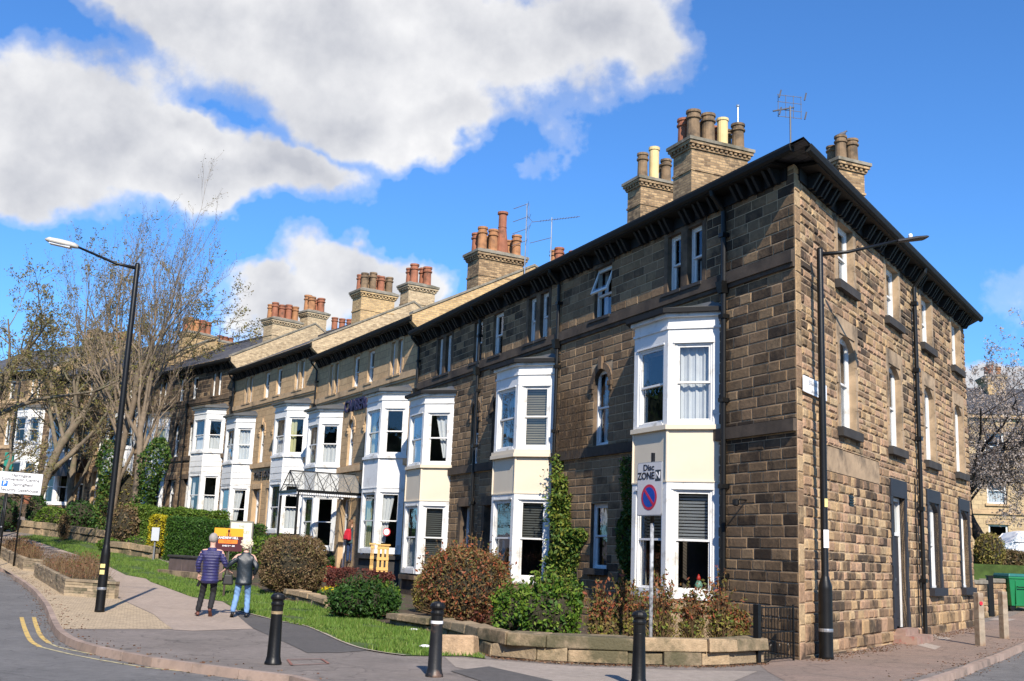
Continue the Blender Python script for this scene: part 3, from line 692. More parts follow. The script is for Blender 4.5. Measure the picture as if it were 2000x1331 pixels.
def pipe(root, x, z1, z0, y=.10, r=.05, hopper=True):
    mb = MB(); mb.tube([(x, .42, z1), (x, .40, z1-.1), (x, y, z1-.42), (x, y, z0)], r, 10)
    z = z1-1.0
    while z > z0+.3: mb.box(x-r-.02, x+r+.02, y-r-.02, y+r+.02, z, z+.09); mb.box(x-.1, x+.1, 0, .03, z+.01, z+.08); mb.box(x-.02, x+.02, 0, y, z+.03, z+.06); z -= 1.8
    if hopper: mb.prism([(x-.07, y-.08), (x+.07, y-.08), (x+.07, y+.1), (x-.07, y+.1)], z1-2.25, z1-2.0, [(x-.12, y-.09), (x+.12, y-.09), (x+.12, y+.14), (x-.12, y+.14)])
    return mb.build('drainpipe', BLACKP, root)
def eaves(root, x0, x1, M=None, L0=0, L1=0, name='eaves'):
    """soffit on paired brackets, with the gutter as a part of its own"""
    ev = MB(M); ev.box(x0, x1, -.05, .42, 9.57, 9.63); ev.box(x0, x1, 0.001, .05, 9.30, 9.56)
    x = x0+.2; k = 0
    while x < x1-.1:
        for dx in (0, .2):
            ev.prism([(x+dx-.04, .045), (x+dx+.04, .045), (x+dx+.04, .14), (x+dx-.04, .14)], 9.26, 9.56, [(x+dx-.04, .045), (x+dx+.04, .045), (x+dx+.04, .33), (x+dx-.04, .33)])
        x += (.55, .55, .85)[k % 3]; k += 1
    ev.build(name, DARKP, root)
    g = MB(M); prof = [(.40, 9.60), (.44, 9.585), (.50, 9.62), (.525, 9.70), (.525, 9.745), (.50, 9.745), (.40, 9.745)]
    a = [g.pt((x0-L0, y, z)) for y, z in prof]; b = [g.pt((x1+L1, y, z)) for y, z in prof]
    for i in range(len(prof)): g.idx((a[i], a[(i+1) % 7], b[(i+1) % 7], b[i]))
    g.idx(a[::-1]); g.idx(b); g.build('gutter', DARKP, root)
def house(O, ang, base, Wd, mirror, st, label, first=False, last=False):
    root = empty('terraced_house', (O.x, O.y, base), math.radians(ang), label, 'house', 'houses of the stone terrace')
    X = (lambda x: Wd-x) if mirror else (lambda x: x)
    def I(a, b): a, b = X(a), X(b); return (min(a, b), max(a, b))
    bc = st.get('bay', 2.25); hb = 1.5; hf = .76 if 'hf' not in st else st['hf']
    tw = st.get('twin', (1.7, 2.8)); sg = st.get('single', (4.62, 5.3)); ar = st.get('arch', (4.55, 5.2)); dr = st.get('door', (4.3, 5.25))
    mul = .13; tm = (tw[0]+tw[1])/2
    t1 = I(tw[0], tm-mul); t2 = I(tm+mul, tw[1]); s1 = I(*sg); A1 = I(*ar); DR = I(*dr); BB = I(bc-hb+.14, bc+hb-.14)
    top = [(*t1, 7.8, 9.2), (*t2, 7.8, 9.2), (*s1, 7.8, 9.2)]
    holes = top + [(*A1, 4.5, 6.45)] + [(*BB, 1.0, 3.3), (*BB, 4.6, 6.4)]
    if st.get('gwin'): gw = I(*st['gwin']); holes.append((*gw, 1.43, 3.03))
    else: holes.append((*DR, .25, 3.15))
    w = MB(); w.cur = 0; wall_sheet(w, 0, Wd, -1.2, 9.58, holes); w.cur = 2; reveals(w, [h for h in holes if h[1]-h[0] < 2])
    w.cur = 1
    if st['stone'] is not None:
        solid = holes + [(X(bc)-hb+.05, X(bc)+hb-.05, -1.2, 6.98)]
        solid += [(min(t1[0], t2[0])-.16, max(t1[1], t2[1])+.16, 7.8, 9.58), (s1[0]-.16, s1[1]+.16, 9.2, 9.5), (A1[0]-.14, A1[1]+.14, 5.9, 6.62), (0, Wd, 7.52, 7.8), (0, Wd, 4.2, 4.46)]
        stones(w, 0, Wd, -1.2, 9.5, solid, st.get('ch', .215), .33, .64, seed=int(O.y*10+Wd), gap=.015, proud=.010, rough=.004, chj=.1)
    w.build('wall', [st['mortar'], st['stone'] or st['mortar'], st['trim']], root)
    TR = st['trim']
    t = MB(); t.box(0, Wd, .0, .10, 7.55, 7.8); t.box(0, Wd, .0, .06, 7.46, 7.55); t.build('string_course', st.get('string', TR), root)
    t = MB(); t.box(0, Wd, .0, .09, 4.22, 4.46); t.build('string_course', st.get('string', TR), root)
    a, b = min(t1[0], t2[0]), max(t1[1], t2[1])
    mm = (min(t1[1], t2[1]), max(t1[0], t2[0]))
    t = MB(); t.box(a-.16, b+.16, 0, .022, 9.2, 9.56); t.box(a-.15, a, 0, .02, 7.8, 9.2); t.box(b, b+.15, 0, .02, 7.8, 9.2); t.box(mm[0], mm[1], -.1, .03, 7.8, 9.2); t.build('window_surround', TR, root)
    t = MB(); t.box(s1[0]-.15, s1[1]+.15, 0, .024, 9.2, 9.52); t.build('lintel', TR, root)
    t = MB(); arch_fill(t, A1[0], A1[1], 6.45, (A1[1]-A1[0])/2*.98); arch_ring(t, A1[0], A1[1], 6.45, (A1[1]-A1[0])/2*.98, .17, .035)
    for xx in A1:
        xa_, xb_ = (xx-.17, xx) if xx == A1[0] else (xx, xx+.17)
        t.box(xa_, xb_, 0, .08, 5.98, 6.1); t.box(xa_+.02, xb_-.02, 0, .05, 5.86, 5.98)
    t.build('arch_surround', TR, root)
    if not st.get('gwin'):
        t = MB(); t.box(DR[0]-.2, DR[1]+.2, 0, .06, 3.15, 3.42); t.box(DR[0]-.2, DR[0], 0, .03, .2, 3.15); t.box(DR[1], DR[1]+.2, 0, .03, .2, 3.15); t.build('door_surround', TR, root)
        t = MB(); t.box(DR[0]-.1, DR[1]+.1, -.35, .7, -.9, .22); t.box(DR[0]-.1, DR[1]+.1, .7, 1.05, -.9, .04); t.build('doorstep', TR, root)
    sm = st.get('sill', TR)
    rs = random.Random(int(O.y*3))
    for h in top+[(*A1, 4.5, 6.45)]+([(*gw, 1.43, 3.03)] if st.get('gwin') else []):
        fr, gl = MB(), MB(); rise = (h[1]-h[0])/2*.95 if h[3] == 6.45 else 0
        if st.get('tilt') and h is top[2]:      # top light swung outwards
            fr.box(h[0], h[0]+.06, -.2, -.1, h[2], h[3]); fr.box(h[1]-.06, h[1], -.2, -.1, h[2], h[3]); fr.box(h[0], h[1], -.2, -.101, h[3]-.06, h[3]-.001); fr.box(h[0], h[1], -.2, -.101, h[2], h[2]+.06)
            zm = h[2]+.66; fr.box(h[0], h[1], -.2, -.102, zm-.03, zm+.03)
            gl.poly([(h[0]+.06, -.15, h[2]+.06), (h[0]+.06, -.15, zm), (h[1]-.06, -.15, zm), (h[1]-.06, -.15, h[2]+.06)])
            R = Matrix.Translation((0, -.10, h[3]-.05)) @ Matrix.Rotation(math.radians(20), 4, 'X')
            fr.M = R; gl.M = R; hh = h[3]-.05-zm
            for q in ((h[0]+.03, h[0]+.09, -hh, 0), (h[1]-.09, h[1]-.03, -hh, 0), (h[0]+.09, h[1]-.09, -.06, 0), (h[0]+.09, h[1]-.09, -hh, -hh+.06)): fr.box(q[0], q[1], -.04, .01, q[2], q[3])
            gl.poly([(h[0]+.09, -.01, -hh+.06), (h[0]+.09, -.01, -.06), (h[1]-.09, -.01, -.06), (h[1]-.09, -.01, -hh+.06)])
        else: sash(fr, gl, h[0], h[1], h[2], h[3], -.10, rise=rise)
        wn = fr.build('window', WHITE, root); gl.build('pane', GLASS, wn)
        if h[3] != 6.45: sl_ = MB(); sl_.box(h[0]-.1, h[1]+.1, -.1, .13, h[2]-(.06 if h[2] > 5 else .15), h[2]+(.015 if h[2] > 5 else 0)); sl_.build('window_sill', sm, wn)
        k = rs.choice(['full', 'sides', None, 'half', 'sides', 'left'])
        if st.get('gwin') and h[3] == 3.03: k = 'top'
        if k:
            cu = MB()
            if k == 'top': curtain(cu, h[0]+.06, h[1]-.06, 2.25, h[3]-.05, -.3, 'full', 3); cu.build('blind', CURTY, wn)
            else: curtain(cu, h[0]+.06, h[1]-.06, h[2]+.05, h[3]-.05, -.32, k, int(h[0]*7)); cu.build('curtain', CURT, wn)
    if not st.get('gwin'):
        d = MB(); d.box(DR[0]+.0, DR[0]+.1, -.32, -.2, .22, 3.14); d.box(DR[1]-.1, DR[1], -.32, -.2, .22, 3.14); d.box(DR[0]+.1, DR[1]-.1, -.32, -.205, 2.3, 2.4); d.box(DR[0]+.1, DR[1]-.1, -.32, -.205, 3.04, 3.14)
        do = d.build('door_frame', WHITE, root)
        d = MB(); d.box(DR[0]+.1, DR[1]-.1, -.32, -.27, .22, 2.3)
        for (za, zb) in ((.4, 1.0), (1.15, 2.15)):
            for (fa, fb) in ((.1, .46), (.54, .9)):
                wd_ = DR[1]-DR[0]-.2; d.box(DR[0]+.1+wd_*fa, DR[0]+.1+wd_*fb, -.28, -.255, za, zb)
        dm = d.build('door', st.get('doorm', ANTH), root)
        k = MB(); k.lathe([(.02, 0), (.035, .02), (.03, .05), (0.001, .06)], sides=8); ko = k.build('handle', METAL, dm); ko.rotation_euler = (-PI/2, 0, 0); ko.location = (DR[0]+.2, -.255, 1.2)
        g = MB(); g.poly([(DR[0]+.1, -.27, 2.4), (DR[0]+.1, -.27, 3.04), (DR[1]-.1, -.27, 3.04), (DR[1]-.1, -.27, 2.4)]); g.build('fanlight', GLASS, root)
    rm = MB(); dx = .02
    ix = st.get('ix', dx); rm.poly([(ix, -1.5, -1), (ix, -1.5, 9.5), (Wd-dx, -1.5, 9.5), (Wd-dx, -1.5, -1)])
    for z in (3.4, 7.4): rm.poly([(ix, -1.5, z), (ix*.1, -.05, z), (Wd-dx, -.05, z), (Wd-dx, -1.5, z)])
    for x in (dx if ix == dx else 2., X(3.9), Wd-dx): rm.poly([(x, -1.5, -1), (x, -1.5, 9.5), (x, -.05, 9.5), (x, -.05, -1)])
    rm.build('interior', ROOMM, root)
    bay(root, X(bc), -1 if mirror else 1, hf, hb, .8, st)
    if not st.get('noeaves'):
        eaves(root, 0, Wd)
        rf = MB(); za = EAVE+.02; zr = EAVE-.02+PITCHT*(.5-RIDGE_Y)
        rf.poly([(0, .5, za), (Wd, .5, za), (Wd, RIDGE_Y, zr), (0, RIDGE_Y, zr)]); rf.poly([(0, RIDGE_Y, zr), (Wd, RIDGE_Y, zr), (Wd, -10, za+.1), (0, -10, za+.1)])
        rf.poly([(0, .5, za-.06), (0, -10, za-.06), (Wd, -10, za-.06), (Wd, .5, za-.06)])
        rf.box(0, Wd, RIDGE_Y-.12, RIDGE_Y+.12, zr-.03, zr+.09)
        rf.build('roof', SLATE, root)
        bk = MB(); bk.poly([(0, -9.6, -1.2), (Wd, -9.6, -1.2), (Wd, -9.6, 9.8), (0, -9.6, 9.8)])
        for x in ((0.004,) if not last else (0.004, Wd-.004)): bk.poly([(x, -9.6, -1.2), (x, -.01, -1.2), (x, -.01, 9.6), (x, -9.6, 9.6)])
        bk.build('rear_wall', st.get('gable', BRICK_Y), root)
    if first:      # gable standing clear above the lower neighbour, with its coping
        g = MB(); pr = [(-.0, 9.2), (.42, 9.55), (.42, 9.85), (RIDGE_Y, 9.85+PITCHT*(.42-RIDGE_Y)), (-9.7, 9.9), (-9.7, 9.2)]
        for x in (-.02, .25): g.poly([(x, y, z) for y, z in (pr if x < 0 else pr[::-1])])
        for (ya, za), (yb, zb) in zip(pr, pr[1:]+pr[:1]): g.poly([(-.02, ya, za), (.25, ya, za), (.25, yb, zb), (-.02, yb, zb)])
        g.build('gable_wall', st.get('gable', BRICK_Y), root)
        g = MB()
        for (ya, za), (yb, zb) in zip(pr[2:4], pr[3:5]):
            g.obox((.115, (ya+yb)/2, (za+zb)/2+.045), (.18, 0, 0), (0, (yb-ya)/2, (zb-za)/2), (0, 0, .045))
        g.build('coping', CAPST, root)
    return root

# ---- section A: corner house and its two neighbours (sooty stone)
SA = dict(stone=ST_DARK, mortar=MORT_D, trim=TRIM_D, panel=CREAM, base=TRIM_D, sill=SILLD, string=STRING_D, ch=.215)
h1 = house(C0, 114.545, 0, 9.9, False, dict(SA, bay=3.98, hf=.70, twin=(3.15, 4.55), single=(7.2, 8.1), arch=(7.2, 7.98), gwin=(7.15, 8.0), ix=1.3, tilt=True, noeaves=True, trim=TRIM_D,
    cur={(0, 'f'): ('w', 'full'), (0, 'g'): ('p', 'blindhalf'), (1, 'g'): ('b', 'blindhalf')}, open={(0, 'g'): .0}, base=TRIM_S),
    'corner house with soot-blackened blocks, its long rubble side wall facing the side street')
th = math.radians(58.537)
A2L = Vector((math.cos(th), -math.sin(th))); N2L = Vector((-math.sin(th), -math.cos(th)))
MS = Matrix(((-A2L.x, N2L.x, 0, 0), (-A2L.y, N2L.y, 0, 0), (0, 0, 1, 0), (0, 0, 0, 1)))
TS = 15.85
sw = [2.7, 6.62, 10.2, 13.95]
topH = [(-t-1.15, -t, 7.8, 9.2) for t in sw]; midH = [(-t-1.12, -t, 4.6, 6.66) for t in sw]
grdH = [(-11.4, -10.25, 1.26, 3.5), (-15.25, -14.15, 1.26, 3.5)]; dorH = [(-7.75, -6.65, .34, 3.42)]
allH = topH+midH+grdH+dorH
w = MB(MS); wall_sheet(w, -TS, 0, -1.2, 9.58, allH); w.cur = 2; reveals(w, allH, .17)
w.cur = 1
solid = list(allH)
for h in topH: solid.append((h[0]-.2, h[1]+.2, 9.2, 9.58))
for h in midH: solid.append((h[0]-.2, h[1]+.2, 6.3, 7.02))
for h in topH+midH: solid += [(h[0]-.2, h[0], h[2], h[3]), (h[1], h[1]+.2, h[2], h[3])]
for h in grdH+dorH: solid.append((h[0]-.18, h[1]+.18, h[2]-.0, 3.86))
render_patch = (-5.6, -1.6, 3.62, 4.12)
stones(w, -TS+.0, -.30, -1.2, .62, solid, .26, .3, .62, rough=.035, seed=4, chj=.2)
stones(w, -TS+.0, -.30, .62, 3.62, solid+[(-3.55, -3.2, 2.98, 3.22)],   .19, .20, .48, rough=.022, seed=5, chj=.12, gap=.018)
stones(w, -TS+.0, -.30, 3.62, 9.56, solid+[render_patch],   .18, .20, .58, rough=.024, seed=6, chj=.28, gap=.02)
r = random.Random(5); z = -1.2                       # corner stones, alternately long and short
while z < 9.5:
    zt = min(9.56, z+r.uniform(.3, .42)); L = r.choice([.30, .30, .30])
    a, b = -.30, -.004; i = [w.pt(p) for p in ((a+.008, .001, z+.006), (b, .001, z+.006), (b, .001, zt-.006), (a+.008, .001, zt-.006), (a+.03, .02, z+.025), (b-.01, .016, z+.025), (b-.01, .016, zt-.025), (a+.03, .02, zt-.025))]
    for f in ((4, 7, 6, 5), (0, 4, 5, 1), (1, 5, 6, 2), (2, 6, 7, 3), (3, 7, 4, 0)): w.idx([i[k] for k in f])
    z = zt
w.build('side_wall', [MORT_S, ST_SIDE, TRIM_S], h1)
for h in topH+midH:
    t = MB(MS); z = h[2]; k = 0; r = random.Random(int(-h[0]*10))
    zj = h[3] if h in topH else 6.40
    while z < zj-.05:
        zt = min(zj, z+r.uniform(.38, .55)); ext = .12 if k % 2 else .2
        if zj-zt < .2: zt = zj
        t.box(h[1], h[1]+ext, 0, .03+.004*(k % 2), z+.004, zt-.004); t.box(h[0]-ext, h[0], 0, .03+.004*(k % 2), z+.004, zt-.004); z = zt; k += 1
    if h in midH:
        t.box(h[0]-.22, h[1]+.22, 0, .028, 6.66, 7.02); arch_fill(t, h[0], h[1], 6.665, .26, 0, -.17)
        t.box(h[0]-.22, h[0], 0, .028, 6.4, 6.66); t.box(h[1], h[1]+.22, 0, .028, 6.4, 6.66)
    else: t.box(h[0]-.2, h[1]+.2, 0, .03, 9.2, 9.55)
    t.build('window_surround', TRIM_S, h1)
t = MB(MS); t.box(render_patch[0], render_patch[1], 0, .018, render_patch[2], render_patch[3]); t.build('render_patch', TRIM_S, h1)
for h in grdH+dorH:
    t = MB(MS); zt = 3.5 if h in grdH else 3.42
    t.box(h[0]-.2, h[1]+.2, 0, .05, zt, 3.84); z = h[2]; k = 0
    while z < zt-.05:
        zz = min(zt, z+.36); e = .15 if k % 2 else .22
        t.box(h[1], h[1]+e, 0, .045, z, zz); t.box(h[0]-e, h[0], 0, .045, z, zz); z = zz; k += 1
    reveals(t, [h], .168, .002)
    if h in grdH: arch_fill(t, h[0], h[1], 3.503, .24, .003, -.165); t.box(h[0]-.2, h[1]+.2, -.1, .16, h[2]-.2, h[2])
    t.build('painted_surround', ANTH, h1)
for i, h in enumerate(topH+midH+grdH):
    fr, gl = MB(MS), MB(MS); sash(fr, gl, h[0], h[1], h[2], h[3], -.12, rise=(.24 if h[3] < 7 else 0), bar=.075)
    wn = fr.build('window', WHITE, h1); gl.build('pane', GLASS, wn)
    if h not in grdH: t = MB(MS); t.box(h[0]-.14, h[1]+.2, -.1, .14, h[2]-.19, h[2]); t.build('window_sill', SILLD, wn)
    cu = MB(MS); curtain(cu, h[0]+.08, h[1]-.08, h[2]+.06, h[3]-.06, -.3, ['sides', 'full', 'half', 'full', 'full', 'half', 'full', 'full', 'full', 'full'][i], i); cu.build('curtain', CURT, wn)
h = dorH[0]; d = MB(MS); d.box(h[0], h[0]+.09, -.2, -.1, h[2], h[3]); d.box(h[1]-.09, h[1], -.2, -.1, h[2], h[3]); d.box(h[0]+.09, h[1]-.09, -.2, -.1, h[3]-.09, h[3]); d.box(h[0]+.09, h[1]-.09, -.2, -.1, 2.5, 2.58)
d.build('door_frame', WHITE, h1)
d = MB(MS); d.box(h[0]+.09, h[1]-.09, -.18, -.13, h[2]+.02, 2.5)
for za, zb in ((.55, 1.2), (1.35, 2.35)):
    for xa in (h[0]+.18, h[0]+.6): d.box(xa, xa+.32, -.14, -.115, za, zb)
dd = d.build('door', ANTH, h1)
k = MB(MS); k.box(h[0]+.5, h[0]+.62, -.12, -.10, 1.42, 1.5); k.build('letter_plate', METAL, dd)
k = MB(MS)
for zz in (1.55, 1.95, 2.15): k.obox((h[0]+.98, -.06, zz), (.025, 0, 0), (0, .03, 0), (0, 0, .05))
k.build('entry_phone', METAL, h1)
g = MB(MS); g.poly([(h[0]+.09, -.15, 2.58), (h[0]+.09, -.15, h[3]-.09), (h[1]-.09, -.15, h[3]-.09), (h[1]-.09, -.15, 2.58)]); g.build('fanlight', GLASS, h1)
st_ = MB(MS); st_.box(h[0]-.2, h[1]+.25, 0, .55, -.3, .20); st_.box(h[0]-.05, h[1]+.05, -.2, .25, .20, .34)
st_.build('doorstep', mat('worn_red_step', (.30, .20, .155), .9, .25, 4., .004, 20., stain=(.33, .05, .04), stain_scale=3., stain_amt=.25), h1)
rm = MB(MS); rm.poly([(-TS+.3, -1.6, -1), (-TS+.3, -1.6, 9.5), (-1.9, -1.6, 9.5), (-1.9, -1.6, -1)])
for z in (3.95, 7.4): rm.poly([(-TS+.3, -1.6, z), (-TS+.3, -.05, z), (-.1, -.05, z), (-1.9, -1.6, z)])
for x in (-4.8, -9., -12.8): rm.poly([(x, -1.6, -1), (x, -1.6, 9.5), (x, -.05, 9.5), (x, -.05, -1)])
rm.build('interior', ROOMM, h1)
g = MB(MS); g.box(-3.55, -3.2, -.05, .0, 2.98, 3.22)
for k in range(4): g.box(-3.54, -3.21, 0, .02, 3.0+k*.055, 3.025+k*.055)
g.build('air_grille', BLACKP, h1)
# plinth stones, pipes on the side wall
def wpipe(x, z1, z0, M, root, r=.055):
    mb = MB(M); mb.tube([(x, .42, z1), (x, .40, z1-.12), (x, .12, z1-.5), (x, .12, z0)], r, 10); z = z1-1.
    while z > z0+.3: mb.box(x-r-.025, x+r+.025, .12-r-.025, .12+r+.025, z, z+.1); mb.box(x-.02, x+.02, 0, .12, z+.03, z+.06); z -= 1.8
    return mb.build('drainpipe', BLACKP, root)
wpipe(-9.05, 9.6, .12, MS, h1)
c = MB(MS); r = random.Random(8)
for xc, za, zb, rr in ((-1.45, 8.2, .2, .022), (-8.75, 4., .3, .015)):
    pts = [(xc+r.uniform(-.03, .03), .05, za+(zb-za)*k/14) for k in range(15)]; c.tube(pts, rr, 6)
c.build('wall_cable', BLACKP, h1)
eaves(h1, .2, 9.9, None, L0=.70)
eaves(h1, -TS, -.2, MS, L0=.5, L1=.70)
# hipped roof over the wedge-shaped plan
def L2(s, b, z): return (s, -b, z)
rf = MB(); e = .5; sn, cs = math.sin(th), math.cos(th)
E0 = (-(e+e*cs)/sn, .5); ex = lambda t, o: (t*A2L.x+o*N2L.x, t*A2L.y+o*N2L.y)
E3 = ex(TS+.5, .5); R2 = (8.57, -4.8); R3 = (R2[0]+A2L.x*3.0, R2[1]+A2L.y*3.0); za = EAVE; zr = EAVE+PITCHT*5.3
E2 = (9.9, E3[1]-.9)
P = lambda q, z: (q[0], q[1], z)
rf.poly([P(E0, za), P((9.9, .5), za), P((9.9, -4.8), zr), P(R2, zr)])
rf.poly([P(E0, za), P(R2, zr), P(R3, zr-.9), P(E3, za)])
rf.poly([P(R2, zr), P((9.9, -4.8), zr), P((9.9, E2[1]), za+.02), P(R3, zr-.9)])
rf.poly([P(E3, za), P(R3, zr-.9), P((9.9, E2[1]), za+.02), P(E2, za)])
rf.poly([P(E0, za-.05), P(E3, za-.05), P(E2, za-.05), P((9.9, .5), za-.05)])
rf.build('roof', SLATE, h1)
rb = MB(); q = ex(TS, 0); q2 = (9.9, -14.4)
rb.poly([(q[0], q[1], -1), (q[0], q[1], 9.7), (9.9, -14.4, 9.7), (9.9, -14.4, -1)]); rb.poly([(9.89, 0, -1), (9.89, -14.4, -1), (9.89, -14.4, 9.7), (9.89, 0, 9.7)])
rb.build('rear_wall', ST_D, h1)
pipe(h1, 2.22, 9.6, -.1, r=.06)
l = MB(); l.tube([(1.55, 0, 2.95), (1.55, .22, 2.95), (1.55, .26, 2.9)], .018, 8); l.lathe([(.03, -.08), (.07, -.06), (.07, .04), (.03, .06)], (1.55, .28, 2.9), 10); l.build('wall_lamp', BLACKP, h1)

h2o = C0+a1*9.9; h3o = C0+a1*15.3
h2 = house(h2o, 114.545, 0, 5.4, False, dict(SA, stone=ST_MID, bay=1.8, twin=(.88, 2.2), single=(4.05, 4.82), arch=(3.85, 4.6), door=(3.95, 4.85), deepsill=True,
    cur={(0, 'f'): ('c', 'blind'), (1, 'f'): ('w', 'left'), (0, 'g'): ('b', 'blindhalf'), (1, 'g'): ('b', 'blindhalf')}),
    'second house from the corner, cream panel in its bay and ivy climbing beside it')
h3 = house(h3o, 114.545, 0, 6.2, True, dict(SA, stone=ST_MID, bay=2.25, twin=(1.88, 3.22), single=(5.2, 5.92), arch=(5.35, 5.95), door=(4.85, 5.7),
    cur={(2, 'f'): ('w', 'left'), (0, 'f'): ('w', 'swag'), (0, 'g'): ('b', 'blind'), (1, 'g'): ('w', 'half')}),
    'third house from the corner, cream-panelled bay beside the all-white bay of its neighbour')
pipe(h2, .08, 9.6, -.1); pipe(h3, .3, 9.6, -.2); pipe(h3, 6.1, 9.6, -.2)
# ---- sections B and C: cleaned tan stone
SB = dict(stone=None, mortar=ST_TAN, trim=TRIM_T, panel=WHITE, base=SILLD, roof=LEAD)
h4 = house(B0, 118.9, .6, 5.8, False, dict(SB, cur={(1, 'f'): ('y', 'sides'), (0, 'g'): ('w', 'swag2'), (1, 'g'): ('y', 'right')}, gable=BRICK_Y), 'tan stone guest house with an all-white bay and dark blue letters on its wall', first=True)
h5 = house(B0+aB*5.8, 118.9, .6, 5.8, True, dict(SB, cur={(0, 'f'): ('w', 'half'), (1, 'f'): ('b', 'sides')}), 'tan stone guest house whose white bay stands behind the glass canopy')
pipe(h5, 5.7, 9.6, -.2, r=.045)
h6 = house(C1, 123., 1.3, 5.8, False, dict(SB, base=SILLD, trim=TRIM_T, boards=True, cur={(0, 'f'): ('y', 'right'), (1, 'f'): ('w', 'half'), (0, 'g'): ('w', 'half')}, gable=BRICK_P), 'tan stone lodge with black letters over its doorway and a boarded white bay', first=True)
h7 = house(C1+aC*5.8, 123., 1.3, 5.8, True, dict(SB, boards=True, cur={(0, 'f'): ('w', 'full'), (1, 'f'): ('w', 'sides'), (0, 'g'): ('w', 'swag2')}), 'tan stone lodge with white net curtains filling its upper bay window')
pipe(h7, 5.7, 9.6, -.2, r=.045)
SD = dict(stone=ST_D, mortar=MORT_D, trim=TRIM_D, panel=WHITE, base=TRIM_D, roof=LEAD, rise=.12, ch=.24)
h8 = house(D1, 132., 2.1, 5.8, False, dict(SD, boards=True, cur={(0, 'f'): ('w', 'half'), (0, 'g'): ('w', 'half'), (1, 'f'): ('w', 'half'), (1, 'g'): ('w', 'sides')}, gable=BRICK_P), 'brown stone house with arched bay sashes rising above the long clipped hedge', first=True)
h9 = house(D1+aD*5.8, 132., 2.1, 5.8, True, dict(SD, cur={(0, 'f'): ('y', 'full'), (1, 'f'): ('w', 'sides'), (0, 'g'): ('b', 'sides')}), 'brown stone house with a tree shadow on its white bay beside a black drainpipe')
pipe(h8, 5.5, 9.6, -.2); pipe(h8, .05, 9.6, -.2)
h10 = house(E1, 141., 2.8, 5.8, False, dict(SD, trim=TRIM_T, cur={(0, 'f'): ('w', 'sides')}, gable=BRICK_Y), 'far house with a white bay half hidden by the ivy-clad trees', first=True)
h11 = house(E1+aE*5.8, 141., 2.8, 5.8, True, dict(SD, trim=TRIM_T, doorm=BLACKP, cur={(0, 'g'): ('w', 'sides')}), 'far house with tall white bay windows beside the dark porch awning')
h12 = house(F1, 148., 3.5, 5.8, False, dict(SD, trim=TRIM_T, gable=BRICK_Y, cur={(0, 'f'): ('w', 'sides')}), 'far house with a white bay behind the directional parking sign', first=True)
h13 = house(F1+aF*5.8, 148., 3.5, 5.8, True, dict(SD, trim=TRIM_T), 'farthest house, at the left edge behind the leafy branches', last=True)

D_, R_, O_, Y_ = POT_D, POT_R, POT_O, POT_Y
c1 = chimney(h2, 0, 1.0, -6.35, -4.25, 10, 14.45, BRICK_D, [(.22, .90, 1.02, .19, D_), (.22, .64, 1.02, .19, D_), (.22, .38, .98, .16, Y_), (.22, .10, .92, .18, D_), (.8, .88, .95, .18, R_), (.8, .62, .9, .18, D_), (.8, .36, .9, .18, R_), (.8, .12, .9, .17, D_)])
v = MB(); v.tube([(.22, -6.14, 15.3), (.22, -6.14, 15.95)], .025, 8); v.lathe([(.05, 0), (.06, .05), (.02, .08)], (.22, -6.14, 15.93), 8); v.build('flue_terminal', METAL, c1)
chimney(h3, 0, .9, -8.6, -5.75, 10, 15.15, BRICK_D, [(.25, .93, 1.0, .17, D_), (.25, .76, 1.35, .17, Y_), (.25, .58, .95, .17, D_), (.8, .5, .95, .17, D_), (.25, .3, .95, .17, D_)])
chimney(h4, 0, 1.0, -4.3, -2.3, 10-.6, 13.45-.6, BRICK_D, [(.2, .90, 1.02, .17, O_), (.2, .66, 1.0, .17, O_), (.35, .42, 1.95, .21, R_), (.2, .12, .95, .17, O_), (.8, .88, .9, .17, R_), (.8, .62, .85, .17, O_), (.8, .14, .85, .17, O_)])
chimney(h4, 0, .9, -7.3, -5.9, 10, 12.75, BRICK_Y, potrow(1, 2, 1.0, .17, R_, O_, seed=3)+[(.8, .8, .9, .17, O_)])
chimney(h6, 0, 1.0, -3.75, -1.95, 9, 14.1-1.3, BRICK_Y, potrow(2, 4, .95, .16, R_, D_, seed=4))
chimney(h6, 0, .9, -6.0, -4.5, 9, 14.85-1.3, BRICK_P, potrow(2, 2, 1.05, .19, R_, O_, seed=5))
chimney(h6, 0, .9, -8.4, -7.0, 9, 13.7-1.3, BRICK_Y, potrow(1, 3, 1.0, .17, R_, O_, seed=6))
chimney(h8, 0, 1.0, -3.8, -2.0, 9, 14.6-2.1, BRICK_P, potrow(2, 4, 1.0, .17, R_, O_, seed=7))
chimney(h8, 0, .9, -5.6, -4.3, 9, 15.45-2.1, BRICK_P, potrow(2, 2, 1.0, .2, R_, O_, seed=8))
chimney(h8, 0, .9, -7.8, -6.2, 9, 14.55-2.1, BRICK_Y, potrow(1, 3, 1.0, .17, R_, O_, seed=9))
chimney(h10, 0, 1.0, -4.5, -2.6, 9, 15.4-2.8, BRICK_Y, potrow(2, 4, .95, .18, R_, O_, seed=10))
chimney(h10, 0, .9, -6.4, -5.0, 9, 15.2-2.8, BRICK_Y, potrow(2, 3, .35, .16, R_, O_, seed=11))
chimney(h12, 0, 1.0, -4.6, -2.6, 9, 16.0-3.5, BRICK_Y, potrow(2, 4, .8, .18, D_, O_, seed=12))
chimney(h12, 0, .9, -6.6, -5.1, 9, 16.3-3.5, BRICK_Y, potrow(2, 2, .8, .18, D_, O_, seed=13))
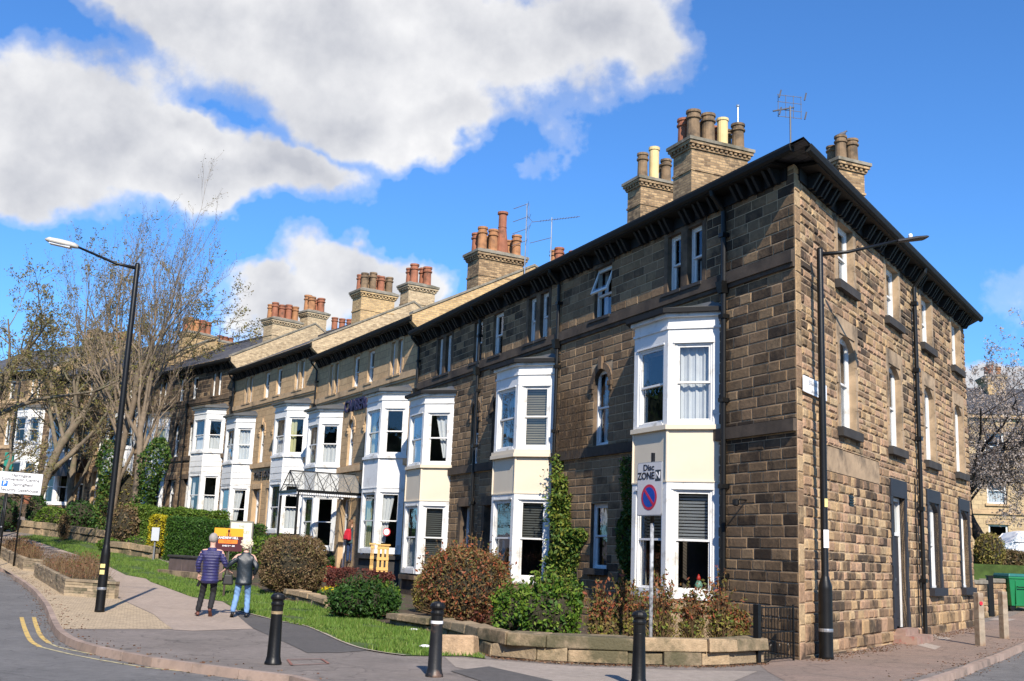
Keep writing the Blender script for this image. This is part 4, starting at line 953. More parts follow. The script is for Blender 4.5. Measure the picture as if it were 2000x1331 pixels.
# rear stack of the corner house with a pigeon on its cowl
q = (at(1640, 345, 32.5))
inv = h1.matrix_basis.inverted() if False else Matrix.LocRotScale(Vector((C0.x, C0.y, 0)), Matrix.Rotation(math.radians(114.545), 3, 'Z').to_quaternion(), None).inverted()
ql = inv @ q
cR_ = chimney(h1, ql.x-.55, ql.x+.45, ql.y-.5, ql.y+.5, 10, ql.z+.35, BRICK_D, [(.2, .3, .82, .17, D_), (.2, .75, .85, .16, D_), (.75, .6, .7, .16, D_), (.75, .2, 1.0, .17, D_)])

m = MB(Matrix.Translation((1.06, .475, 1.72)) @ Matrix.Rotation(math.radians(47), 4, 'Z') @ Matrix.Rotation(-PI/2, 4, 'X')); m.lathe([(.001, 0), (.15, 0), (.15, .006), (.001, .006)], sides=24, cap=False); stk = m.build('round_sticker', mat('sticker_red', (.5, .03, .03), .5, .05), h4)
m = MB(Matrix.Translation((1.053, .482, 1.72)) @ Matrix.Rotation(math.radians(47), 4, 'Z') @ Matrix.Rotation(-PI/2, 4, 'X')); m.lathe([(.001, 0), (.115, 0), (.115, .006), (.001, .006)], sides=24, cap=False); m.build('sticker_centre', PURE, stk)

e = empty('window_ornament', h1.matrix_basis @ Vector((0, 0, 0)) if False else Matrix.LocRotScale(Vector((C0.x, C0.y, 0)), Matrix.Rotation(math.radians(114.545), 3, 'Z').to_quaternion(), None) @ Vector((2.98, .17, 1.12)), 0, 'small red-capped green figure behind the glass of the first bay window', 'ornament')
e.scale = (.75, .75, .75); m = MB(); m.lathe([(.06, 0), (.10, .05), (.11, .14), (.06, .24), (.03, .26)], sides=12); m.build('figure_body', mat('pale_green_glaze', (.18, .36, .28), .4, .1), e, smooth=True)
m = MB(); m.lathe([(.045, .25), (.06, .30), (.05, .35), (.015, .42), (.001, .43)], sides=12); m.build('cap', mat('glossy_red', (.5, .03, .02), .4, .1), e, smooth=True)

# ------------------------------------------------------------------ street furniture
def facing(p):  return math.atan2(p[1], p[0]) - PI/2
GALV = mat('flaking_grey_pole', (.34, .35, .36), .6, .25, 12., .002, 30., stain=(.05, .05, .055), stain_scale=9., stain_amt=.6)
STICK = mat('faded_yellow_sticker', (.66, .55, .22), .6, .1)
def lamp_post(p, hgt, arm_dir, arm_len, head, label, mats=(BLACKP,), rb=.105, rt=.062):
    t = empty('street_lamp', p, 0, label, 'street lamp', 'street lamps')
    m = MB(); m.lathe([(rb*1.08, -.05), (rb*1.05, .06), (rb, .1), (rb, 1.28), (rb*.98, 1.34), (rt*1.25, 1.5), (rt*1.1, 1.54), (rt*1.15, hgt*.5), (rt, hgt), (rt*.8, hgt+.05)], sides=18); m.build('pole', BLACKP, t, smooth=True)
    m = MB(); m.lathe([(rb+.004, .50), (rb+.006, .53), (rb+.004, .56)], sides=18, cap=False); m.build('band', METAL, t)
    d = Vector((math.cos(arm_dir), math.sin(arm_dir), 0)); a = MB()
    a.tube([(0, 0, hgt-.08), d*arm_len*.35+Vector((0, 0, hgt+.0)), d*arm_len+Vector((0, 0, hgt+head[1]))], [.045, .035, .028], 10); a.build('arm', BLACKP, t, smooth=True)
    e = d*arm_len+Vector((0, 0, hgt+head[1])); s = d.cross(Vector((0, 0, 1))); hL = head[2]; h = MB(); up = Vector((0, 0, 1)); dd = (d+up*head[3]).normalized()
    secs = [(0, .05, .05, .03), (.12, .10, .075, .04), (.5, .125, .085, .05), (.88, .12, .075, .045), (1.0, .07, .03, .02)] if head[0] == 'old' else [(0, .05, .03, .03), (.2, .09, .03, .03), (.6, .15, .04, .02), (.95, .15, .035, .015), (1.0, .12, .02, .01)]
    rings = []
    for f, w, u, l in secs:
        c = e+dd*(f*hL); rings.append([h.pt(c+s*w*cx+up*(u if cz > 0 else l)*cz) for cx, cz in ((-1, -.6), (-1, .3), (-.6, 1), (.6, 1), (1, .3), (1, -.6), (.6, -1), (-.6, -1))])
    for q, w in zip(rings, rings[1:]):
        for j in range(8): h.idx((q[j], q[(j+1) % 8], w[(j+1) % 8], w[j]))
    h.idx(rings[0][::-1]); h.idx(rings[-1]); ho = h.build('lamp_head', mat('weathered_lamp_cowl', (.52, .50, .45), .7, .2, 6., stain=(.25, .2, .14), stain_scale=3., stain_amt=.4) if head[0] == 'old' else ANTH, t, smooth=head[0] == 'old')
    if head[0] == 'old':
        l = MB(); l.obox(e+dd*(hL*.55)-up*.055, dd*hL*.32, s*.09, up*.02); l.build('lamp_glass', mat('frosted_lens', (.55, .56, .56), .2, .05), ho)
    else:
        l = MB(); l.lathe([(.04, 0), (.045, .05), (.03, .08), (.001, .09)], tuple(e+dd*hL*.45+up*.04), 10); l.build('photocell', PURE, ho)
    return t
pL = G(194, 1196); tL = lamp_post(pL, at(268, 520, pL.y).z, math.radians(188), 1.42, ('old', .34, .78, .16), 'tall black street lamp with a weathered pale head on the block paving by the planters')
m = MB()
for z, hh in ((1.04, .045), (.90, .05)): m.obox((.0, -.108, z), (.055, 0, 0), (0, .004, 0), (0, 0, hh))
m.build('sticker', STICK, tL)
pR = G(1614, 1288); hR = at(1613, 490, pR.y).z; tR = lamp_post(pR, hR, math.radians(4), 1.62, ('led', .30, .62, .16), 'black street lamp with a flat modern head in front of the rubble side wall', rb=.13)
m = MB(); m.obox((.01, -.085, 2.22), (.05, 0, 0), (0, .005, 0), (0, 0, .17)); m.build('notice', PURE, tR)
m = MB(); m.obox((.02, -.082, 2.9), (.03, 0, 0), (0, .005, 0), (0, 0, .08)); m.build('sticker', STICK, tR)
pF = at(3, 1030, 59); pF.z = height(59); tF = lamp_post(pF, at(40, 748, 59).z-pF.z, math.radians(190), 1.3, ('old', .3, .7, .16), 'distant street lamp at the left edge with a green box strapped to it')
m = MB(); m.box(-.2, .25, -.26, -.1, at(28, 925, 59).z-pF.z, at(28, 885, 59).z-pF.z); m.build('strapped_box', mat('teal_plastic', (.02, .22, .16), .5, .1), tF)

def bollard(p, label, band, scuff=False):
    t = empty('bollard', p, 0, label, 'bollard', 'black cast iron bollards along the kerb')
    m = MB(); m.lathe([(.125, -.05), (.125, .03), (.112, .05), (.105, .09), (.098, .11), (.082, .70), (.082, .71)], sides=20)
    m.build('post', mat('scuffed_black_paint', (.014, .014, .015), .45, .3, 3., .002, 30., stain=(.24, .14, .09), stain_scale=3.2, stain_amt=.28) if scuff else BLACKP, t, smooth=True)
    m = MB(); m.lathe([(.086, .71), (.087, .75)], sides=20, cap=False); m.build('band', band, t)
    m = MB(); m.lathe([(.084, .75), (.084, .82), (.096, .84), (.096, .86), (.084, .88), (.084, .90), (.108, .925), (.108, .95), (.09, .985), (.04, 1.005), (.001, 1.01)], sides=20); m.build('cap', BLACKP, t, smooth=False)
    return t
BROWNB = mat('worn_reflective_band', (.30, .22, .12), .6, .3, 20.)
bollard(G(533, 1298), 'black bollard on the pavement near the walking couple', BROWNB)
bollard(G(848, 1322), 'scuffed black bollard with a white band beside the loose stone block', PURE, True)
bollard(G(1247, 1342), 'black bollard in front of the parking sign pole, cut by the frame bottom', BLACKP)
WOODG = mat('weathered_timber', (.33, .27, .20), .9, .25, 5., .004, 18., stain=(.16, .08, .04), stain_scale=2.2, stain_amt=.5)
for (px, py, top, red, lab) in ((1915, 1262, 1158, True, 'weathered square timber post with a red reflector on the side pavement'), (1962, 1248, 1156, False, 'plain weathered timber post nearer the green bin')):
    p = G(px, py); h = at(px, top, p.y).z-p.z; t = empty('timber_post', p, math.radians(20), lab, 'post', 'timber posts at the side kerb')
    m = MB(); r = random.Random(px); b = .085
    m.prism([(-b, -b), (b, -b), (b, b), (-b, b)], -.1, h*.5, [(-b*.98, -b), (b, -b*.97), (b*.97, b), (-b, b)]); m.prism([(-b*.98, -b), (b, -b*.97), (b*.97, b), (-b, b)], h*.5, h, [(-b*.9, -b*.95), (b*.96, -b*.9), (b*.9, b*.9), (-b*.95, b*.93)])
    m.build('post', WOODG, t, bevel=.012)
    if red:
        k = MB(); k.lathe([(.001, .0), (.045, .0), (.045, .02), (.001, .02)], sides=14, cap=False); o = k.build('reflector', mat('red_reflector', (.6, .03, .05), .3, .1), t); o.rotation_euler = (PI/2, 0, 0); o.location = (-.02, -.088, h*.80)

# parking restriction sign
def plate(mb, w, h, th=.006, r=.04, z0=0.):
    pts = []
    for cx, cz, a0 in ((w/2-r, h/2-r, 0), (-w/2+r, h/2-r, 90), (-w/2+r, -h/2+r, 180), (w/2-r, -h/2+r, 270)):
        for k in range(5): a = math.radians(a0+k*22.5); pts.append((cx+r*math.cos(a), cz+r*math.sin(a)))
    f = [mb.pt((x, -th/2, z)) for x, z in pts]; b = [mb.pt((x, th/2, z)) for x, z in pts]; n = len(pts)
    mb.idx(f); mb.idx(b[::-1])
    for k in range(n): mb.idx((f[k], b[k], b[(k+1) % n], f[(k+1) % n]))
def XZ(x, y, z): return Matrix.Translation((x, y, z)) @ Matrix.Rotation(PI/2, 4, 'X')
sp = G(1264, 1300); ta = empty('parking_sign', sp, math.radians(-61), 'restricted zone parking sign with a blue and red roundel on a flaking pole', 'sign')
m = MB(); m.tube([(0, .06, -.05), (0, .06, 2.3)], .032, 12); m.build('pole', GALV, ta, smooth=True)
m = MB(); m.tube([(0, .06, 2.3), (0, .06, 3.48)], .034, 12); m.build('pole_top', BLACKP, ta, smooth=True)
zc = 2.87; SW, SH = .70, .90
m = MB(Matrix.Translation((0, 0, zc))); plate(m, SW, SH, .012); m.build('plate_edge', mat('grey_sign_edge', (.30, .31, .32), .5, .05), ta)
m = MB(Matrix.Translation((0, -.008, zc))); plate(m, SW-.03, SH-.03, .004); m.build('plate', mat('dirty_sign_white', (.52, .52, .53), .5, .06, 3.), ta)
text_obj('Disc', .145, INK, ta, XZ(-.02, -.012, zc+.355), bold=.002, sx=1.2)
text_obj('ZONE', .165, INK, ta, XZ(-.095, -.012, zc+.215), bold=.003, sx=1.05)
m = MB(); m.box(.165, .315, -.013, -.011, zc+.125, zc+.31); m.build('letter_panel', mat('dark_grey_panel', (.035, .045, .055), .5, .05), ta)
text_obj('N', .16, PURE, ta, XZ(.24, -.015, zc+.215), bold=.002, sx=1.1)
RED = mat('sign_red', (.42, .025, .06), .45, .08); BLUE = mat('sign_blue', (.01, .055, .32), .45, .08)
m = MB(Matrix.Translation((0, -.012, zc-.14)) @ Matrix.Rotation(PI/2, 4, 'X')); m.lathe([(.001, 0), (.215, 0), (.215, .003), (.001, .003)], sides=40, cap=False); m.build('roundel_ring', RED, ta)
m = MB(Matrix.Translation((0, -.0155, zc-.14)) @ Matrix.Rotation(PI/2, 4, 'X')); m.lathe([(.001, 0), (.168, 0), (.168, .002), (.001, .002)], sides=40, cap=False); m.build('roundel_centre', BLUE, ta)
m = MB(Matrix.Translation((0, -.0185, zc-.14)) @ Matrix.Rotation(math.radians(45), 4, 'Y')); m.box(-.172, .172, -.002, .001, -.022, .022); m.build('roundel_bar', RED, ta)
m = MB(); m.box(-.06, .06, .02, .1, 2.55, 2.59); m.box(-.06, .06, .02, .1, 3.15, 3.19); m.build('clamp', BLACKP, ta)

# street name plate on the side wall
sn_ = empty('street_name_plate', C0+a2*.9+n2*.045 if False else Vector((*(C0+a2*.92+n2*.06), 5.17)), math.atan2(a2.y, a2.x), 'white street name plate fixed high on the corner of the side wall', 'sign')
m = MB(); plate(m, 1.42, .32, .02, .02); m.build('plate', PURE, sn_)
INKG = mat('faded_lettering', (.50, .51, .52), .5, .05)
text_obj('SPRINGFIELD', .12, INKG, sn_, XZ(0, -.014, .06), sx=1.2); text_obj('AVENUE', .12, INKG, sn_, XZ(0, -.014, -.09), sx=1.2)

# directional sign at far left
p = G(30, 1100); p = Vector((at(33, 1000, 44).x, 44, height(44)))
tq = empty('directional_sign', p, math.radians(14), 'white directional parking sign with a blue P, on posts beside the far planter', 'sign')
zc = at(33, 944, 44).z-p.z; wS = 84/(FPX/44); hS = 40/(FPX/44); M0 = Matrix.Translation((-.08, 0, zc)) @ Matrix.Rotation(math.radians(1.5), 4, 'Y')
m = MB(M0); plate(m, wS, hS, .02, .03); m.build('plate', PURE, tq)
m = MB(M0); plate(m, wS+.03, hS+.03, .016, .03); m.build('plate_edge', mat('grey_sign_edge2', (.2, .2, .21), .5, .05), tq).location = (0, .004, 0)
for x in (-.45, .12): m = MB(); m.tube([(x, .04, -.1), (x, .04, zc+.3)], .035, 10); m.build('post', BLACKP, tq, smooth=True)
for tx, s, x, z in (('Harrogate', .17, .02, .30), ('Convention Centre', .17, .02, .14), ('Springfield', .17, .13, -.06), ('Security Gatehouse', .17, .03, -.28)):
    text_obj(tx, s, INK, tq, M0 @ XZ(x+.05, -.014, z), bold=.002, sx=1.05)
m = MB(M0); m.box(-.62, -.39, -.016, -.011, -.16, .06); m.build('symbol_panel', mat('sign_bright_blue', (.01, .14, .5), .5, .05), tq); text_obj('P', .22, PURE, tq, M0 @ XZ(-.505, -.02, -.05), bold=.004)

# estate agent's board
p = Vector((at(442, 1100, 33).x, 33, height(33))); tb = empty('estate_agent_board', p, math.radians(12), 'orange and maroon estate agent board behind the walking couple', 'sign')
k = FPX/33; z1_, z0_ = at(442, 1032, 33).z-p.z, at(442, 1077, 33).z-p.z; wb = 54/k; MAR = mat('maroon_board', (.06, .006, .012), .5, .06); ORG = mat('orange_board', (.85, .33, .01), .5, .05); ORD = mat('deep_orange_strip', (.85, .20, .02), .5, .05)
m = MB(); m.box(-wb/2, wb/2, -.02, .02, z0_, z1_-.24); m.build('board', MAR, tb); m = MB(); m.box(-wb/2, wb/2, -.021, .021, z1_-.24, z1_); m.build('board_top', ORG, tb)
m = MB(); m.box(-.03, .03, .02, .08, -.1, z1_+.02); m.build('post', mat('brown_timber_post', (.05, .035, .025), .8, .2), tb)
m = MB(); m.box(-.28, .27, -.027, -.021, z1_-.45, z1_-.335); m.build('strip', ORD, tb)
text_obj('ANDREW HILL', .092, PURE, tb, XZ(0, -.024, z1_-.285), bold=.003, sx=.95); text_obj('TO LET', .085, mat('dull_orange_ink', (.5, .10, .01), .5), tb, XZ(0, -.03, z1_-.392)); text_obj('01423 566 400', .06, PURE, tb, XZ(.02, -.024, z1_-.52), bold=.002)
m = MB(); m.lathe([(.001, -.045), (.03, -.03), (.035, 0), (.02, .03), (.001, .045)], (0, -.03, z1_-.07), 10); m.box(-.02, .02, -.028, -.02, z1_-.235, z1_-.12); m.box(-.065, -.05, -.027, -.02, z1_-.235, z1_-.15); m.box(.05, .065, -.027, -.02, z1_-.235, z1_-.15); m.build('emblem', MAR, tb)

# hotel board
p = Vector((at(466, 1100, 40).x, 40, height(40))); th_ = empty('hotel_board', p, math.radians(-10), 'cream hotel sign board in a grey frame standing behind the orange board', 'sign')
k = FPX/40; z1_, z0_ = at(466, 1018, 40).z-p.z, at(466, 1062, 40).z-p.z; wb = 47/k
m = MB(); m.box(-wb/2+.03, wb/2-.03, -.02, .02, z0_, z1_-.03); m.build('board', mat('cream_board', (.74, .70, .55), .5, .04), th_)
m = MB(); m.box(-wb/2, -wb/2+.04, -.035, .035, -.1, z1_); m.box(wb/2-.04, wb/2, -.035, .035, -.1, z1_); m.box(-wb/2+.04, wb/2-.04, -.034, .034, z1_-.04, z1_); m.build('frame', mat('grey_board_frame', (.22, .21, .18), .7, .15), th_)
INKL = mat('grey_green_lettering', (.30, .33, .26), .5, .05)
text_obj('THE', .12, INKL, th_, XZ(0, -.024, z1_-.2)); text_obj('CAMBERLEY', .14, INKL, th_, XZ(0, -.024, z1_-.40), sx=.85); text_obj('HOTEL', .10, INKL, th_, XZ(0, -.024, z1_-.62))

# lettering on the fronts (letters read from the far side towards the camera)
def wall_text(txt, O, ang, base, s, z, size, m, name, label, sx=1., bold=.01, rot=0):
    e = empty(name, (0, 0, 0)); a = vang(ang); n = Vector((-a.y, a.x)); q = O+a*s+n*.05
    e.location = (q.x, q.y, base+z); e.rotation_euler = (0, 0, math.radians(ang)+PI); tag(e, label, 'lettering')
    text_obj(txt, size, m, e, XZ(0, 0, 0), 'letters', extrude=.03, bold=bold, sx=sx); return e
NAVY = mat('navy_letters', (.012, .012, .05), .5, .1)
wall_text('CAMBERLEY', B0, 118.9, .6, 5.9, 7.02, .72, NAVY, 'wall_letters', 'large navy capital letters standing on the tan wall between two bays', sx=.86, bold=.012)
wall_text('THE LODGE', C1, 123., 1.3, 5.75, 3.86, .46, INK, 'wall_letters', 'black capital letters over the doorways of the tan lodge', sx=1.25)

def clear_glass():
    m = bpy.data.materials.new('old_canopy_glass'); m.use_nodes = True; t = NT(m.node_tree); t.nt.nodes.clear()
    tr = t.n('ShaderNodeBsdfTransparent', {'Color': (.92, .93, .92, 1)}); df = t.n('ShaderNodeBsdfPrincipled', {'Base Color': (.6, .6, .58, 1), 'Roughness': .15, 'Specular IOR Level': .3})
    mx = t.n('ShaderNodeMixShader', {0: .22, 1: tr.outputs[0], 2: df.outputs[0]}); t.nt.links.new(mx.outputs[0], t.n('ShaderNodeOutputMaterial').inputs[0]); return m
CLEAR = clear_glass()
# glass canopy in front of the guest house doors
aBn = Vector((-aB.y, aB.x)); q = B0+aB*5.9
cp = empty('glass_canopy', (q.x, q.y, .6), math.radians(118.9), 'black framed glass canopy with a pitched roof over the guest house entrance', 'canopy')
cd, cw, ez, rz = 2.8, 1.1, 3.22, 4.05
m = MB()
for x in (-cw, cw): m.obox((x, cd/2, ez), (.035, 0, 0), (0, cd/2, 0), (0, 0, .05)); m.tube([(x, cd-.05, ez), (x, cd-.05, .0)], .05, 8)
m.obox((0, cd/2, rz), (.03, 0, 0), (0, cd/2, 0), (0, 0, .03)); m.obox((0, cd, ez), (cw, 0, 0), (0, .035, 0), (0, 0, .05))
for k in range(6):
    y = cd*k/5
    for s_ in (-1, 1): m.tube([(s_*cw, y, ez+.03), (0, y, rz)], .022, 6)
for s_ in (-1, 1):
    for k in range(5):
        y = cd*k/5; m.tube([(s_*cw, y, ez+.04), (0, y+cd/5, rz)], .012, 5); m.tube([(s_*cw, y+cd/5, ez+.04), (0, y, rz)], .012, 5)
m.tube([(0, cd, ez), (0, cd, rz)], .015, 5)
m.build('frame', BLACKP, cp)
m = MB()
for s_ in (-1, 1): m.poly([(s_*cw, 0, ez+.05), (s_*cw, cd, ez+.05), (0, cd, rz+.02), (0, 0, rz+.02)])
m.build('glass_roof', CLEAR, cp)
m = MB(); r = random.Random(3)
for s_ in (-1, 1):
    k = 0
    while k < 30: y = cd*k/30; m.obox((s_*cw, y, ez-.09), (.008, 0, 0), (0, .035, 0), (0, 0, .05)); k += 1
for k in range(24): m.obox((-cw+2*cw*k/23, cd, ez-.09), (.035, 0, 0), (0, .008, 0), (0, 0, .05))
m.build('valance', PURE, cp)

# yellow slatted gate leaves in the doorway by the bay
def pallet_gate(px0, px1, pt, pb, Y, label):
    a, b = at(px0, pb, Y), at(px1, pb, Y); zt = at((px0+px1)/2, pt, Y).z; z0 = a.z; d = (b-a); w = math.hypot(d.x, d.y)
    t = empty('slatted_gate', (a.x, a.y, z0), math.atan2(d.y, d.x), label, 'gate', 'yellow slatted gate leaves'); h = zt-z0; m = MB()
    YW = mat('yellow_stained_timber', (.62, .38, .12), .7, .12, 6.)
    s = .17*w/.8
    for k in range(3): x = (w-s)*k/2; m.box(x, x+s, -.03, .03, 0, h)
    m.build('slats', YW, t)
    for z in (h-.08, h*.5, .1): m = MB(); m.box(-.01, w+.01, -.045, .045, z-.05, z+.05); m.build('rail', YW, t)
    m = MB(); m.box(-.05, w+.05, -.07, .07, h, h+.05); m.build('top_rail', YW, t)
pallet_gate(735, 757, 1066, 1117, 37.5, 'yellow slatted gate leaf facing the pavement by the white bay')
pallet_gate(722, 728, 1064, 1114, 36.6, 'narrow yellow slatted gate leaf seen nearly edge-on, left of its pair')

# low garden walls
def low_wall(P, hs, label, depth=.34, blk=.85, stn=None, seed=2):
    m = MB(); r = random.Random(seed)
    lens = [0]
    for a, b in zip(P, P[1:]): lens.append(lens[-1]+(b-a).length)
    def pos(s):
        s = max(0, min(lens[-1]-1e-4, s))
        for i in range(len(P)-1):
            if s <= lens[i+1]:
                f = (s-lens[i])/(lens[i+1]-lens[i]); return P[i].lerp(P[i+1], f), (P[i+1]-P[i]).normalized(), hs[i]+(hs[i+1]-hs[i])*f
    for ci, (f0, f1, over) in enumerate(((-.4, .5, 0.), (.52, 1.0, .05))):
        s = r.uniform(-.4, 0)
        while s < lens[-1]:
            L = blk*r.uniform(.6, 1.5)*(1.15 if ci else .85); s0, s1 = max(0, s), min(lens[-1], s+L)
            if s1-s0 > .1:
                (p0, d0, h0), (p1, d1, h1_) = pos(s0+.006), pos(s1-.006); n0 = Vector((-d0.y, d0.x)); n1_ = Vector((-d1.y, d1.x))
                if n0.dot(Vector((0, 1))) < 0 and abs(d0.x) > .2: n0, n1_ = -n0, -n1_
                z0, z1 = height(p0.y), height(p1.y); j = lambda: r.uniform(-.022, .022); o = over+r.uniform(-.03, .035)
                base = [(*(p0-n0*o), z0+h0*f0), (*(p1-n1_*o), z1+h1_*f0), (*(p1+n1_*(depth+over)), z1+h1_*f0), (*(p0+n0*(depth+over)), z0+h0*f0)]
                tz = .02
                top = [(*(p0-n0*(o-tz)), z0+h0*f1+j()), (*(p1-n1_*(o-tz)), z1+h1_*f1+j()), (*(p1+n1_*(depth+over-tz)), z1+h1_*f1+j()), (*(p0+n0*(depth+over-tz)), z0+h0*f1+j())]
                i = [m.pt(q) for q in base+top]
                for f in ((3, 2, 1, 0), (4, 5, 6, 7), (0, 1, 5, 4), (1, 2, 6, 5), (2, 3, 7, 6), (3, 0, 4, 7)): m.idx([i[k] for k in f])
            s += L
    o = m.build('garden_wall', stn or MOSSY, bevel=.018); tag(o, label, 'wall'); return o
MOSSY = stone_mat('mossy_block_stone', [(.36, .27, .165), (.30, .225, .14), (.40, .29, .175), (.24, .185, .12)], (.09, .082, .045), .50, .68, 1.5, .035)
low_wall(WL, [.45, .45, .45, .44, .44, .43, .38, .32, .27], 'low mossy stone garden wall curving round the corner garden')
low_wall(WL2, [.26, .30, .30], 'short low stone wall below the round brown bush', seed=5)
rk = G(895, 1279); m = MB(); r = random.Random(1)
pts = [(-.30, -.2), (.05, -.24), (.31, -.16), (.33, .2), (-.28, .22)]
m.prism(pts, -.03, .33, [(x*.93+r.uniform(-.02, .02), y*.9) for x, y in pts])
for k in range(len(pts), len(m.v)): m.v[k] = (m.v[k][0], m.v[k][1], m.v[k][2]+r.uniform(-.03, .03))
o = m.build('stone_block', stone_mat('warm_sandstone_block', [(.45, .31, .19), (.42, .29, .18)], (.2, .15, .09), .6, .8, 1.5, .03), bevel=.03); o.location = rk; o.rotation_euler = (0, 0, -.25); tag(o, 'loose warm sandstone block lying against the low garden wall', 'stone')

# iron gate beside the corner
ga, gb = G(1482, 1297), G(1550, 1291); dv = gb-ga; wg = math.hypot(dv.x, dv.y); gt = empty('iron_gate', ga, math.atan2(dv.y, dv.x), 'black wrought iron gate with curled bars between the low wall and the house corner', 'gate'); hg = .95
m = MB()
for x in (0, wg): m.box(x-.015, x+.015, -.015, .015, 0, hg+.04)
for z in (.06, hg*.55, hg): m.box(0, wg, -.01, .01, z-.012, z+.012)
m.build('gate_frame', BLACKP, gt); m = MB(); nb = 11
for k in range(1, nb): x = wg*k/nb; m.tube([(x, 0, .06), (x, 0, hg)], .008, 6)
for k in range(4):
    x = wg*(k+.5)/4; m.tube([(x+math.cos(t*.5)*.06*(1-t/20), .012, hg*.78+math.sin(t*.5)*.08*(1-t/20)) for t in range(16)], .007, 5); m.tube([(x+math.cos(t*.5)*.05*(1-t/20), .012, hg*.25+math.sin(t*.5)*.1*(1-t/20)) for t in range(16)], .007, 5)
m.build('bars', BLACKP, gt)
m = MB(); m.box(-.1, .0, -.05, .05, -.05, 1.0); m.build('gate_post', BLACKP, gt)

# planters
def planter(C, h, label, seed):
    t = empty('planter', (C[0].x, C[0].y, C[0].z), 0, label, 'planter', 'stone slab planters on the pavement'); c0 = C[0]
    Lc = [(p.x-c0.x, p.y-c0.y) for p in C]; cx = sum(p[0] for p in Lc)/4; cy = sum(p[1] for p in Lc)/4; dz = [p.z-c0.z for p in C]
    m = MB(); r = random.Random(seed); nc = 6
    for k in range(nc):
        e = r.uniform(-.012, .012) + (.03 if k == nc-1 else 0); za, zb = h*k/nc-(.15 if k == 0 else 0)+.003, h*(k+1)/nc-.003
        o = []
        for i, (x, y) in enumerate(Lc): d = Vector((x-cx, y-cy)).normalized(); o.append((x+d.x*e, y+d.y*e))
        for i in range(4):
            a, b = Vector(o[i]), Vector(o[(i+1) % 4]); L = (b-a).length; d = (b-a)/L; n = Vector((d.y, -d.x)); n = n if n.dot(Vector(((a.x+b.x)/2-cx, (a.y+b.y)/2-cy))) > 0 else -n; s = 0
            while s < L:
                w = min(r.uniform(.35, .8), L-s); p, q = a+d*(s+.003), a+d*(s+w-.003); jo = r.uniform(-.008, .008)
                zi = lambda s_: dz[i]+(dz[(i+1) % 4]-dz[i])*s_/L
                P8 = [(*(p+n*jo), za+zi(s)), (*(q+n*jo), za+zi(s+w)), (*(q-n*.16), za+zi(s+w)), (*(p-n*.16), za+zi(s)), (*(p+n*jo), zb+zi(s)), (*(q+n*jo), zb+zi(s+w)), (*(q-n*.16), zb+zi(s+w)), (*(p-n*.16), zb+zi(s))]
                ii = [m.pt(v) for v in P8]
                for f in ((0, 1, 5, 4), (1, 2, 6, 5), (2, 3, 7, 6), (3, 0, 4, 7), (4, 5, 6, 7), (3, 2, 1, 0)): m.idx([ii[k_] for k_ in f])
                s += w
    m.build('slab_sides', SLABS, t)
    m = MB(); m.poly([(x, y, h*.86+dz[i]) for i, (x, y) in enumerate(Lc)]); m.build('soil', SOIL, t)
    return t, C, h
SLABS = stone_mat('stacked_sandstone_slabs', [(.33, .26, .17), (.28, .22, .15), (.38, .30, .20), (.24, .19, .13)], (.10, .095, .06), .55, .72, 1.2, .01)
pc1 = [G(124, 1163), G(223, 1170), G(184, 1118), G(65, 1124)]
pc0 = [G(44, 1114), G(92, 1119), G(44, 1078), G(-12, 1084)]
planter(pc1, .46, 'stone slab planter with bare reddish shrubs nearest the street lamp', 1)
planter(pc0, .46, 'stone slab planter further along the kerb at the left edge', 2)

# green wheeled bin
p = G(1990, 1193); p.x += .0; bn = empty('wheeled_bin', p, math.radians(8), 'large green wheeled rubbish container at the right edge by the stone wall', 'bin')
GRN = mat('green_plastic', (.01, .17, .06), .45, .1, 2.); TEAL = mat('teal_lid', (.01, .12, .11), .4, .1)
m = MB(); m.prism([(-.55, -.42), (.75, -.42), (.75, .42), (-.55, .42)], .18, 1.18, [(-.66, -.5), (.86, -.5), (.86, .5), (-.66, .5)])
m.box(-.69, .89, -.53, .53, 1.18, 1.26)
for x in (-.4, 0, .4): m.box(x-.02, x+.02, -.52, -.40, .25, 1.15)
m.build('body', GRN, bn, bevel=.02)
m = MB(); m.prism([(-.7, -.54), (.9, -.54), (.9, .54), (-.7, .54)], 1.26, 1.38, [(-.66, -.5), (.86, -.5), (.86, .5), (-.66, .5)]); m.build('lid', TEAL, bn, bevel=.03)
m = MB(); m.tube([(-.35, -.50, .9), (-.35, -.58, .88), (.05, -.58, .88), (.05, -.50, .9)], .02, 8); m.build('handle', BLACKP, bn)
for x in (-.48, .68):
    for y in (-.34, .34):
        m = MB(Matrix.Translation((x, y, .1)) @ Matrix.Rotation(PI/2, 4, 'X')); m.lathe([(.03, -.03), (.1, -.025), (.1, .025), (.03, .03)], sides=14); m.build('wheel', BLACKP, bn)

# grey utility box on a post, seen against the hedge
p = G(299, 1094); ub = empty('utility_box', p, math.radians(10), 'small pale grey utility box on a thin post at the end of the hedge', 'box')
k = FPX/p.y; m = MB(); z0_ = 36/k; m.box(-7/k, 7/k, -.12, .12, z0_, z0_+25/k); m.build('cabinet', mat('pale_grey_cabinet', (.45, .47, .50), .5, .05), ub); m = MB(); m.tube([(0, 0, -.05), (0, 0, z0_)], .04, 8); m.build('post', mat('grey_post', (.18, .19, .20), .5, .1), ub)
